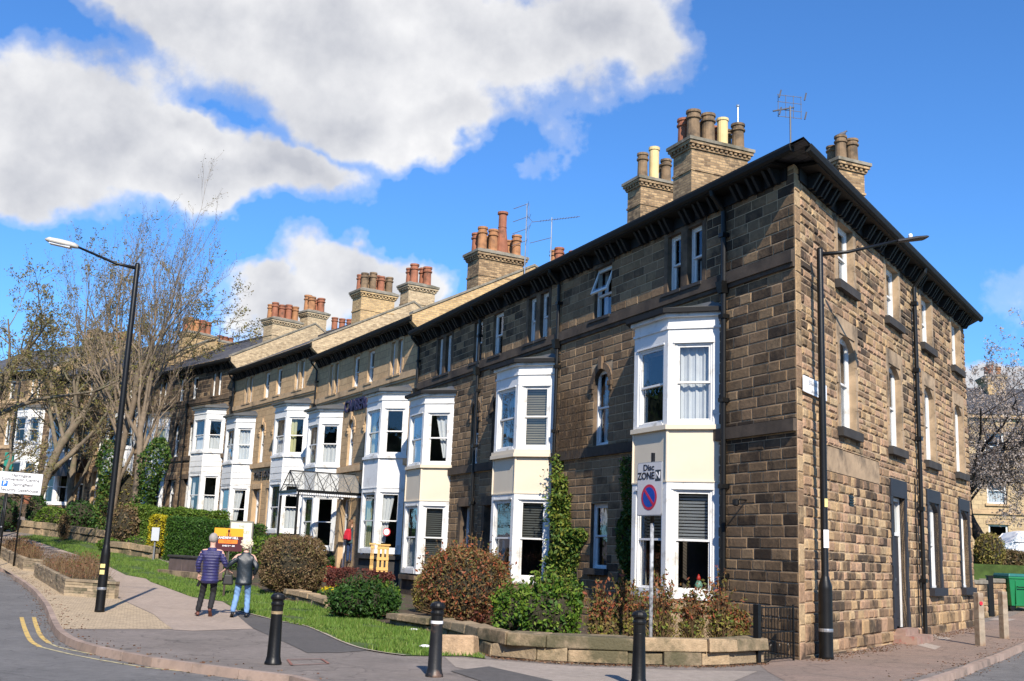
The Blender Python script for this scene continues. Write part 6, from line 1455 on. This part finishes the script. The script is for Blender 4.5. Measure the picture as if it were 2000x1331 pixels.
for h in hl:
    fr, gl = MB(MF), MB(MF); sash(fr, gl, h[0], h[1], h[2], h[3], -.1, bar=.08); wn = fr.build('window', WHITE, bb); gl.build('pane', GLASS, wn); c = MB(MF); curtain(c, h[0]+.1, h[1]-.1, h[2]+.1, h[3]-.1, -.3, 'half', int(h[0])); c.build('curtain', CURT, wn)
m = MB(); m.box(.2, Wb-.2, 1.6, 1.65, -1, Hb); m.build('interior', ROOMM, bb)
m = MB(); m.poly([(-.2, -.4, Hb), (Wb+.2, -.4, Hb), (Wb-.5, 5, Hb+2.6), (.5, 5, Hb+2.6)]); m.poly([(-.2, 10, Hb), (.5, 5, Hb+2.6), (Wb-.5, 5, Hb+2.6), (Wb+.2, 10, Hb)]); m.poly([(-.2, -.4, Hb), (.5, 5, Hb+2.6), (-.2, 10, Hb)]); m.poly([(Wb+.2, -.4, Hb), (Wb+.2, 10, Hb), (Wb-.5, 5, Hb+2.6)]); m.poly([(0, .1, -1), (0, .1, Hb), (0, 10, Hb), (0, 10, -1)]); m.build('roof', SLATE, bb)
chimney(bb, 3.6, 4.8, 3.5, 5.5, Hb, Hb+3.3, BRICK_Y, [(.3, .2, .8, .17, POT_R), (.3, .6, .8, .17, POT_R), (.8, .3, .7, .17, POT_O)])
tree('blossoming cherry tree with a dark forked trunk in front of the tan building', hb(1931, 1085, 52, 2.05), 4.6, .95, 61, 4, .34, BARKD, L_BLOS, .05, 9, 12, .30, .2, .02, kids=(7, 6, 5), lens=(1.15, .55, .45, .35), droop=.03)
tree('bare tree whose fine twigs show beyond the end of the side eaves', hb(1893, 1090, 46, 1.5), 11.0, .70, 71, 4, .26, BARKD, None, .04, 1, 8, .35, .16, .10, kids=(6, 5, 3), lens=(.55, .45, .40, .3))
# white van
vn = empty('parked_van', hb(1985, 1085, 58, 2.1), math.radians(4), 'white parked van half hidden by the grassy bank at the right edge', 'van')
VW = mat('white_car_paint', (.76, .76, .77), .25, .03, spec=.6); TINT = mat('tinted_glass', (.015, .018, .02), .08, .1, spec=.7); RUB = mat('tyre_rubber', (.015, .015, .015), .8, .2)
prof = [(-1.35, .35), (-1.42, .9), (-1.30, 1.05), (-.75, 1.22), (-.25, 1.78), (.1, 1.86), (2.6, 1.84), (2.85, 1.7), (2.95, .9), (2.95, .35)]
m = MB(); ny = 5; rings = []
for k in range(ny+1):
    y = -.85+1.7*k/ny; ins = .08*abs(2*k/ny-1)**3; rings.append([m.pt((x*(1-ins*.2), y, z-(ins*(z-.35)*.9 if z > 1.2 else 0))) for x, z in prof])
for a, b in zip(rings, rings[1:]):
    for j in range(len(prof)): q = (j+1) % len(prof); m.idx((a[j], a[q], b[q], b[j]))
m.idx(rings[0]); m.idx(rings[-1][::-1]); m.build('body', VW, vn, bevel=.04)
for s_ in (-1, 1):
    m = MB(); m.poly([(-.62, s_*.856, 1.2), (.35, s_*.856, 1.2), (.35, s_*.80, 1.65), (-.22, s_*.80, 1.65)][::s_]); m.build('side_window', TINT, vn)
    for x in (-.8, 2.2):
        m = MB(Matrix.Translation((x, s_*.78, .34)) @ Matrix.Rotation(PI/2, 4, 'X')); m.lathe([(.18, -.1), (.33, -.1), (.34, 0), (.33, .1), (.18, .1)], sides=20); wh = m.build('wheel', RUB, vn)
        m = MB(Matrix.Translation((x, s_*.80, .34)) @ Matrix.Rotation(PI/2, 4, 'X')); m.lathe([(.001, -.09), (.19, -.09), (.19, .09), (.001, .09)], sides=20, cap=False); m.build('rim', METAL, wh)
m = MB(); m.obox((1.9, -.862, .95), (.09, 0, 0), (0, .01, 0), (0, 0, .05)); m.build('tail_light', RED, vn)
# low walls far left
MOSS2 = MOSSY
low_wall([Vector((at(x, 1040, Y).x, Y)) for x, Y in ((302, 50.2), (246, 52), (208, 53))], [.55, .55, .5], 'low stone wall below the golden shrub', seed=7)
low_wall([Vector((at(x, 1040, Y).x, Y)) for x, Y in ((205, 57), (120, 60), (20, 63))], [.7, .7, .7], 'far low stone garden wall under the shrubs at the left', seed=8)
# dark stone-faced tomb-like plinth under the hedge
p = Vector((at(330, 1095, 44).x, 44., height(44))); p2 = Vector((at(425, 1095, 40.5).x, 40.5, height(40.5))); d = p2-p
e = empty('retaining_wall', p, math.atan2(d.y, d.x), 'dark slab-faced retaining wall with a pale kerb below the tall clipped hedge', 'wall'); Lw = math.hypot(d.x, d.y); m = MB()
x = 0
while x < Lw: w = min(1.3, Lw-x); m.box(x+.01, x+w-.01, 0, .25, -.1, .62); x += w
m.build('slab_face', mat('dark_plum_slab', (.13, .095, .085), .8, .25, 2., .003, 20.), e, bevel=.01)
m = MB(); m.box(-.1, Lw+.1, -.05, .4, .62, .70); m.build('coping', mat('dark_coping', (.05, .045, .04), .8, .2), e, bevel=.01); m = MB(); m.box(-.2, Lw+.3, -.35, -.1, -.1, .12); m.build('kerb_edge', TRIM_S, e)
# porch awning of the far house
q = E1+aE*7.2; e = empty('porch_awning', (q.x, q.y, 2.8), math.radians(141), 'dark curved awning over the doorway of a far house', 'awning'); m = MB()
N = 8
for k in range(N): a, b = PI/2*k/N, PI/2*(k+1)/N; m.poly([(-1.3, 1.5*math.sin(a), 3.0+1.0*math.cos(a)), (1.3, 1.5*math.sin(a), 3.0+1.0*math.cos(a)), (1.3, 1.5*math.sin(b), 3.0+1.0*math.cos(b)), (-1.3, 1.5*math.sin(b), 3.0+1.0*math.cos(b))])
m.box(-1.3, 1.3, 1.45, 1.5, 2.75, 3.0); m.build('canvas', mat('black_canvas', (.02, .018, .02), .6, .3), e)
m = MB(); m.poly([(-1.3, 0, 3.0)]+[(-1.3, 1.5*math.sin(PI/2*k/N), 3.0+math.cos(PI/2*k/N)) for k in range(N+1)]); m.build('side_panel', mat('black_canvas2', (.02, .018, .02), .6, .3), e); m = MB(); m.poly([(1.3, 0, 3.0)]+[(1.3, 1.5*math.sin(PI/2*k/N), 3.0+math.cos(PI/2*k/N)) for k in range(N+1)]); m.build('side_panel', mat('black_canvas2', (.02, .018, .02), .6, .3), e)
t = empty('plant_pot', (at(52, 970, 63).x, 63, height(63)+.9), 0, 'round terracotta plant pot on the far garden wall', 'pot'); m = MB(); m.lathe([(.16, 0), (.26, .4), (.29, .4), (.29, .47), (.24, .47), (.22, .4)], sides=16); m.build('pot', POT_R, t); t.location.z = at(52, 978, 63).z-.2
C = NR.normal(0, .13, (220, 3))+np.array([0, 0, .62]); quads_obj('foliage', leaves(C, .06), L_DARK, t)

# ------------------------------------------------------------------ people
SKIN = mat('skin', (.55, .33, .25), .6, .06, 6.); HAIRG = mat('grey_hair', (.30, .27, .245), .8, .15, 30., .004, 60.); HAIRW = mat('white_curls', (.66, .58, .43), .85, .12, 30., .01, 50.); HAIRB = mat('brown_hair', (.14, .07, .035), .7, .2, 20.)
def puffer():
    m = bpy.data.materials.new('quilted_violet_jacket'); m.use_nodes = True; t = NT(m.node_tree); t.nt.nodes.clear(); ob = t.n('ShaderNodeTexCoord').outputs['Object']
    col = t.mix(t.ramp(t.noise(ob, 12., 4, .6), [(.3, 0.), (.7, 1.)]), (.012, .012, .062), (.024, .022, .108))
    b = t.n('ShaderNodeBsdfPrincipled', {'Base Color': col, 'Roughness': .52, 'Specular IOR Level': .4, 'Sheen Weight': .1}); bn = t.n('ShaderNodeBump', {'Strength': .6, 'Distance': .01, 'Height': t.noise(ob, 25., 4, .7)}); t.nt.links.new(bn.outputs[0], b.inputs['Normal'])
    t.nt.links.new(b.outputs[0], t.n('ShaderNodeOutputMaterial').inputs[0]); return m
PUFF = puffer(); LEATH = mat('dark_teal_leather', (.006, .013, .020), .5, .3, 6., .01, 9., spec=.6); TROU = mat('black_trousers', (.012, .012, .014), .8, .3, 6., .006, 8.); JEAN = mat('light_blue_jeans', (.15, .27, .48), .85, .18, 7., .008, 8.); SHOEB = mat('brown_leather_shoe', (.13, .045, .03), .5, .2); SHOEK = mat('black_shoe', (.012, .012, .014), .5, .2)
def skin(name, J, E, m, parent=None, sub=2, fn=None):
    """J: name -> ((x,y,z), radius or (rx, ry)); grown as one continuous surface"""
    names = list(J); me = bpy.data.meshes.new(name); me.from_pydata([J[k][0] for k in names], [(names.index(a), names.index(b)) for a, b in E], [])
    o = bpy.data.objects.new(name, me); COL.objects.link(o); md = o.modifiers.new('s', 'SKIN'); md.use_smooth_shade = True
    for i, k in enumerate(names): r_ = J[k][1]; me.skin_vertices[0].data[i].radius = r_ if isinstance(r_, tuple) else (r_, r_)
    me.skin_vertices[0].data[0].use_root = True; ss = o.modifiers.new('d', 'SUBSURF'); ss.levels = sub; ss.render_levels = sub
    dg = bpy.context.evaluated_depsgraph_get(); dg.update(); nm = bpy.data.meshes.new_from_object(o.evaluated_get(dg)); bpy.data.objects.remove(o)
    if fn:
        co = np.empty(len(nm.vertices)*3); nm.vertices.foreach_get('co', co); no = np.empty(len(nm.vertices)*3); nm.vertices.foreach_get('normal', no); co = fn(co.reshape(-1, 3), no.reshape(-1, 3)); nm.vertices.foreach_set('co', co.ravel()); nm.update()
    nm.name = name; nm.materials.clear(); nm.materials.append(m); nm.polygons.foreach_set('use_smooth', [True]*len(nm.polygons)); o = bpy.data.objects.new(name, nm); COL.objects.link(o)
    if parent is not None: o.parent = parent
    return o
def fingers(J, E, key, wrist, hd, side, curl, thumb):
    """palm, four fingers of unequal length and a thumb from the side of the palm"""
    w = Vector(wrist); hd = Vector(hd).normalized(); s = Vector(side).normalized(); c = Vector(curl).normalized()
    J[key+'p'] = (tuple(w+hd*.055), (.036, .020)); E.append((key+'w', key+'p'))
    for i, L in enumerate((.068, .078, .072, .055)):
        o = s*(.027-.018*i); a = w+hd*.085+o; b = a+hd*L*.5+c*.012; d = b+hd*L*.30+c*L*.38
        J[key+'a%d' % i] = (tuple(a), .0095); J[key+'b%d' % i] = (tuple(b), .0085); J[key+'c%d' % i] = (tuple(d), .007)
        E += [(key+'p', key+'a%d' % i), (key+'a%d' % i, key+'b%d' % i), (key+'b%d' % i, key+'c%d' % i)]
    a = w+hd*.03+s*.034; b = a+hd*.03+s*.018+c*.008; d = b+hd*.024+c*.018
    J[key+'t0'] = (tuple(a), .011); J[key+'t1'] = (tuple(b), .009); J[key+'t2'] = (tuple(d), .007); E += [(key+'p', key+'t0'), (key+'t0', key+'t1'), (key+'t1', key+'t2')]
def shoe(p, yaw, pitch, m, parent):
    r = MB(Matrix.Translation(p) @ Matrix.Rotation(yaw, 4, 'Z') @ Matrix.Rotation(pitch, 4, 'X')); secs = [(-.085, .03, .05), (-.06, .038, .075), (0, .036, .085), (.06, .042, .062), (.13, .046, .045), (.175, .034, .034), (.195, .015, .02)]; rings = []
    for y, w, h in secs: rings.append([r.pt((w*math.cos(a), y, max(0, h*.5+h*.5*math.sin(a)*1.05))) for a in [2*PI*k/10 for k in range(10)]])
    for a, b in zip(rings, rings[1:]):
        for j in range(10): r.idx((a[j], a[(j+1) % 10], b[(j+1) % 10], b[j]))
    r.idx(rings[0][::-1]); r.idx(rings[-1]); return r.build('shoe', m, parent, smooth=True)
def person(loc, yaw, label, sc, head, hipz, LA, RA, LL, RL, jacket, trous, shoem, hairm, jr, jz, hair, puff=False, shw=.185, lb=False, hands=(True, True), feet=((0, 0), (0, 0))):
    """LA/RA: shoulder, elbow, wrist, hand direction; LL/RL: hip, knee, ankle"""
    root = empty('person', loc, yaw, label, 'person'); root.scale = (sc, sc, sc)
    J = {'pel': ((0, 0, hipz), (.14, .10)), 'wai': ((0, .0, hipz+.17), (.125, .09)), 'che': ((0, .01, hipz+.36), (.15, .10)), 'nk0': ((0, .01, hipz+.53), (.075, .06)), 'nk1': ((0, .02, hipz+.60), .05), 'hd0': ((0, .035, hipz+.67), (.066, .075)), 'hd1': ((0, .04, hipz+.75), (.078, .095)), 'hd2': ((0, .035, hipz+.80), (.060, .072)),
         'nos': ((0, .145, hipz+.70), .010), 'erl': ((-.083, .03, hipz+.715), .012), 'err': ((.083, .03, hipz+.715), .012)}
    E = [('pel', 'wai'), ('wai', 'che'), ('che', 'nk0'), ('nk0', 'nk1'), ('nk1', 'hd0'), ('hd0', 'hd1'), ('hd1', 'hd2'), ('hd0', 'nos'), ('hd0', 'erl'), ('hd0', 'err')]
    for key, A, sx in (('l', LA, -1), ('r', RA, 1)):
        J[key+'s'] = (A[0], .058); J[key+'e'] = (A[1], .042); J[key+'w'] = (A[2], (.026, .022)); E += [('che', key+'s'), (key+'s', key+'e'), (key+'e', key+'w')]
        fingers(J, E, key, A[2], A[3], A[4], A[5], sx)
    for key, A in (('L', LL), ('R', RL)):
        J[key+'h'] = (A[0], .085); J[key+'k'] = (A[1], .056); J[key+'a'] = (A[2], .038); E += [('pel', key+'h'), (key+'h', key+'k'), (key+'k', key+'a')]
    skin('body', J, E, SKIN, root)
    for x in (-.03, .03): m_ = MB(); m_.lathe([(.001, -.008), (.008, -.004), (.008, .004), (.001, .008)], (x, .125, hipz+.745), 8); m_.build('eye', INK, root)
    m_ = MB(); m_.box(-.022, .022, .120, .128, hipz+.655, hipz+.662); m_.build('mouth', mat('lips', (.35, .12, .1), .5), root)
    Jj = {'a': ((0, -.005, jz-.02), (jr*1.14, jr*.98)), 'a1': ((0, -.005, jz+.06), (jr*1.10, jr*.92)), 'b': ((0, 0, jz+.16), (jr*.98, jr*.72)), 'c': ((0, .0, hipz+.30), (jr*1.04, jr*.76)), 'd': ((0, .005, hipz+.42), (jr*.92, jr*.66)), 'd2': ((0, .01, hipz+.50), (jr*.58, jr*.50)), 'e': ((0, .015, hipz+.565), (.066, .062)), 'ls': (tuple(Vector(LA[0])+Vector((.018, 0, -.045))), .070), 'le': (LA[1], .060), 'lw': (tuple(Vector(LA[2])-(Vector(LA[2])-Vector(LA[1]))*.12), .044), 'rs': (tuple(Vector(RA[0])+Vector((-.018, 0, -.045))), .070), 're': (RA[1], .060), 'rw': (tuple(Vector(RA[2])-(Vector(RA[2])-Vector(RA[1]))*.12), .044)}
    Ej = [('a', 'a1'), ('a1', 'b'), ('b', 'c'), ('c', 'd'), ('d', 'd2'), ('d2', 'e'), ('d', 'ls'), ('ls', 'le'), ('le', 'lw'), ('d', 'rs'), ('rs', 're'), ('re', 'rw')]
    fn = (lambda co, no: co+no*(.011*np.abs(np.sin(co[:, 2]*PI/.062)))[:, None]) if puff else (lambda co, no: co+no*(.005*np.sin(co[:, 2]*31+co[:, 0]*22+2.5*np.sin(co[:, 0]*17+co[:, 2]*7)))[:, None])
    skin('jacket', Jj, Ej, jacket, root, 4 if puff else 3, fn)
    Jt = {'p': ((0, 0, hipz-.04), (.12, .09))}; Et = []
    for key, A in (('L', LL), ('R', RL)):
        Jt[key+'h'] = (tuple(Vector(A[0])-Vector((0, 0, .09))), (.082, .088)); Jt[key+'m'] = (tuple(Vector(A[0]).lerp(Vector(A[1]), .55)), .082); Jt[key+'k'] = (A[1], .070); Jt[key+'c'] = (tuple(Vector(A[1]).lerp(Vector(A[2]), .5)), .068); Jt[key+'a'] = (tuple(Vector(A[2])+(Vector(A[2])-Vector(A[1])).normalized()*.015), .062); Et += [('p', key+'h'), (key+'h', key+'m'), (key+'m', key+'k'), (key+'k', key+'c'), (key+'c', key+'a')]
    skin('trousers', Jt, Et, trous, root, 3, lambda co, no: co+no*(.0035*np.sin(co[:, 2]*63+co[:, 0]*41+2*np.sin(co[:, 1]*27+co[:, 2]*9)))[:, None])
    for A, (yw, pt) in zip((LL, RL), feet): shoe(Vector(A[2])-Vector((0, 0, .075)), yw, pt, shoem, root)
    if hair: hair(root, hipz+.74, hairm)
    return root
def hair_short(root, z, m):
    bm = bmesh.new(); bmesh.ops.create_icosphere(bm, subdivisions=4, radius=1)
    D = np.array([v.co[:] for v in bm.verts]); L = 1+.05*np.sin(D[:, 0]*19+D[:, 2]*13)*np.sin(D[:, 1]*17)
    for v, l in zip(bm.verts, L): v.co = (v.co.x*.097*l, .018+v.co.y*.108*l, z+.012+v.co.z*.118*l)
    bmesh.ops.delete(bm, geom=[v for v in bm.verts if v.co.y > .085 or (v.co.z < z-.065)], context='VERTS')
    me = bpy.data.meshes.new('hair'); bm.to_mesh(me); bm.free(); me.materials.append(m); me.polygons.foreach_set('use_smooth', [True]*len(me.polygons)); o = bpy.data.objects.new('hair', me); COL.objects.link(o); o.parent = root
def hair_curly(root, z, m):
    bm = bmesh.new(); bmesh.ops.create_icosphere(bm, subdivisions=5, radius=1); r = np.random.default_rng(4)
    D = np.array([v.co[:] for v in bm.verts]); K = r.normal(size=(90, 3)); K /= np.linalg.norm(K, axis=1)[:, None]
    L = .86+.20*np.exp(-((D[:, None, :]-K[None])**2).sum(2)/.02).max(1)
    for v, l in zip(bm.verts, L): v.co = (v.co.x*.142*l, -.0+v.co.y*.135*l, z-.005+v.co.z*.150*l)
    bmesh.ops.delete(bm, geom=[v for v in bm.verts if v.co.y > .10 and abs(v.co.x) < .075 and v.co.z < z+.06], context='VERTS')
    me = bpy.data.meshes.new('hair'); bm.to_mesh(me); bm.free(); me.materials.append(m); me.polygons.foreach_set('use_smooth', [True]*len(me.polygons)); o = bpy.data.objects.new('hair', me); COL.objects.link(o); o.parent = root
def hair_long(root, z, m):
    hair_short(root, z, m); mb = MB(); r = random.Random(2)
    for k in range(26): x = -.07+.14*k/25; mb.tube([(x, -.06, z+.05), (x*1.1, -.10, z-.06), (x*1.3+r.uniform(-.02, .02), -.12-r.random()*.02, z-.2), (x*1.2+r.uniform(-.03, .03), -.11, z-.30-r.random()*.06)], [.014, .016, .014, .005], 5)
    mb.build('ponytail', m, root, smooth=True)
dn = Vector((0, 0, -1))
pm = G(403, 1205); pw = G(470, 1207)
ym = .16
person(pm, ym, 'man in a quilted violet jacket and black trousers walking away, left of the couple', 1.05, 0, .93,
    ((-.20, .0, 1.41), (-.275, -.05, 1.13), (-.25, .07, .90), (.0, .25, -1), (1, 0, 0), (1, .2, 0)), ((.20, 0, 1.41), (.30, -.08, 1.17), (.36, .02, 1.04), (.5, .6, -.6), (0, 1, 0), (1, 0, -.3)),
    ((-.09, 0, .90), (-.14, .10, .50), (-.20, .06, .10)), ((.09, 0, .90), (.09, .12, .49), (.07, -.10, .16)), PUFF, TROU, SHOEB, HAIRG, .185, .72, hair_short, True, feet=((.25, 0), (-.1, -.75)))
person(pw, ym+.05, 'woman with curly white hair in a dark jacket and light jeans, holding the man\'s hand', 1.01, 0, .92,
    ((-.18, .0, 1.38), (-.33, -.04, 1.19), (-.45, .04, 1.05), (-.55, .5, -.5), (0, 1, 0), (-1, 0, -.3)), ((.18, 0, 1.38), (.27, -.10, 1.13), (.215, .06, .95), (-.2, .5, -1), (0, 1, 0), (-1, 0, 0)),
    ((-.09, 0, .89), (-.13, .05, .49), (-.19, -.10, .12)), ((.09, 0, .89), (.11, .12, .49), (.12, .05, .10)), LEATH, JEAN, SHOEK, HAIRW, .19, .73, hair_curly, False, feet=((.1, -.45), (-.05, 0)))
# her handbag and what he carries
q = G(445, 1200); bz = at(442, 1143, q.y).z; e = empty('handbag', (at(442, 1143, q.y).x, q.y+.12, bz), ym, 'soft black handbag hanging between the couple', 'bag'); m = MB(); m.prism([(-.13, -.06), (.13, -.06), (.13, .06), (-.13, .06)], 0, .24, [(-.10, -.035), (.10, -.035), (.10, .035), (-.10, .035)]); m.build('bag_body', SHOEK, e, bevel=.03)
m = MB(); m.tube([(-.08, 0, .23), (-.05, 0, .42), (.06, 0, .50), (.08, 0, .23)], .009, 6); m.build('strap', SHOEK, e)
q = Vector((at(386, 1140, pm.y).x, pm.y+.1, at(386, 1140, pm.y).z)); m = MB(); m.box(-.035, .035, -.008, .008, -.075, .075); o = m.build('wallet', SHOEK, bevel=.006); o.location = q; o.rotation_euler = (.2, .3, .5); tag(o, 'small black wallet held in the left hand of the man', 'wallet')
# woman with the red rucksack on the guest house steps
q = at(683, 1075, 45.2); zf = at(683, 1020, 45.2).z-1.66
person(Vector((q.x, 45.2, zf)), -.55, 'woman with tied brown hair and a red rucksack standing at the guest house door', .98, 0, .93,
    ((-.17, 0, 1.38), (-.22, .05, 1.12), (-.16, .22, .98), (.2, 1, 0), (1, 0, 0), (0, 0, -1)), ((.17, 0, 1.38), (.22, .05, 1.12), (.16, .24, 1.0), (-.2, 1, 0), (1, 0, 0), (0, 0, -1)),
    ((-.09, 0, .90), (-.09, .02, .49), (-.09, 0, .09)), ((.09, 0, .90), (.10, .04, .49), (.10, .0, .09)), mat('teal_grey_jacket', (.03, .06, .065), .7, .2), mat('navy_jeans', (.02, .04, .10), .8, .2), SHOEK, HAIRB, .175, .80, hair_long, False)
e = empty('rucksack', (q.x, 45.2, zf), -.55, 'bright red rucksack on the back of the woman at the door', 'rucksack'); m = MB()
m.prism([(-.15, -.30), (.15, -.30), (.16, -.13), (-.16, -.13)], .93, 1.28, [(-.13, -.26), (.13, -.26), (.14, -.13), (-.14, -.13)]); m.prism([(-.13, -.26), (.13, -.26), (.14, -.13), (-.14, -.13)], 1.28, 1.38, [(-.08, -.2), (.08, -.2), (.09, -.13), (-.09, -.13)]); m.build('bag_body', mat('red_fabric', (.45, .015, .03), .7, .15), e, bevel=.025)
m = MB(); m.prism([(-.10, -.34), (.10, -.34), (.11, -.29), (-.11, -.29)], .96, 1.14); m.build('pocket', mat('red_fabric2', (.38, .012, .03), .7, .15), e, bevel=.02)
for x in (-.1, .1): m = MB(); m.tube([(x, -.13, 1.34), (x*1.1, 0, 1.47), (x*1.1, .12, 1.35), (x, .1, 1.1)], .016, 6); m.build('strap', SHOEK, e)
# round sticker and small things in windows
q = at(751, 1040, 36.8)
# security lights on the front wall

# woodland masses out of frame, added to cut sky light and darken the pane reflections
def belt(name, label, pts, seed):
    r = random.Random(seed); V = []; bmx = bmesh.new()
    for (x, y, h, w) in pts:
        g = bmesh.ops.create_icosphere(bmx, subdivisions=3, radius=1); vs = g['verts']; D = np.array([v.co[:] for v in vs]); D /= np.linalg.norm(D, axis=1)[:, None]; L = lump(D, seed+int(abs(x)*3+abs(y)), .3)
        for v, l in zip(vs, L): v.co = (x+v.co.x*w*l, y+v.co.y*w*l, height(y)+h*.5+v.co.z*h*.52*l)
        n = 1500; D = NR.normal(size=(n, 3)); D /= np.linalg.norm(D, axis=1)[:, None]; L = lump(D, seed+int(abs(x)*3+abs(y)), .3)*1.03
        V.append(leaves(np.stack([x+D[:, 0]*w*L, y+D[:, 1]*w*L, height(y)+h*.5+D[:, 2]*h*.52*L], 1), .28))
    me = bpy.data.meshes.new(name); bmx.to_mesh(me); bmx.free(); me.materials.append(mat('deep_foliage', (.02, .03, .012), .95, .5, 1.5, .1, 3.))
    o = bpy.data.objects.new(name, me); COL.objects.link(o); tag(o, label, 'trees', kind='stuff'); f = quads_obj('foliage', np.concatenate(V), L_DARK, o); return o
belt('added_woodland', 'unseen wood added behind the viewer to block sky light', [(x, -22+3*math.sin(x), 9+2*math.sin(x*.7), 5.) for x in range(-30, 56, 6)], 1)
belt('added_woodland', 'unseen wood added left of the frame to block sky light', [(-37+2*math.sin(y), y, 10+2*math.sin(y*.9), 5.) for y in range(-16, 56, 6)], 2)

# leaf litter blown along the kerb, the wall foot and the house foot
pts = []
for _ in range(2600):
    i = NR.integers(20, len(KC)-60); q = KC[i]+inward(i)*(.15+abs(NR.normal(0, .25))) if NR.random() < .5 else KC[i]-inward(i)*abs(NR.normal(0, .12)); pts.append((q.x, q.y, height(q.y)+(.012 if (q-KC[i]).dot(inward(i)) > 0 else -.112)))
for P in (WL, WL2):
    for a, b in zip(P, P[1:]):
        for _ in range(170): q = a.lerp(b, NR.random())-Vector((0, 1))*abs(NR.normal(.06, .12)); pts.append((q.x, q.y, height(q.y)+.018))
for _ in range(1100): q = C0+a2*NR.uniform(0, 15)+n2*(.08+abs(NR.normal(0, .22))); pts.append((q.x, q.y, height(q.y)+.012))
C = np.array(pts); tag(quads_obj('leaf_litter', leaves(C, .022, flat=.85), leaf_mat('dry_leaf_litter', [(.12, .06, .03), (.22, .13, .07), (.16, .07, .04), (.10, .08, .05)])), 'dry leaf litter lying along the kerb and the wall foot', 'litter', kind='stuff')
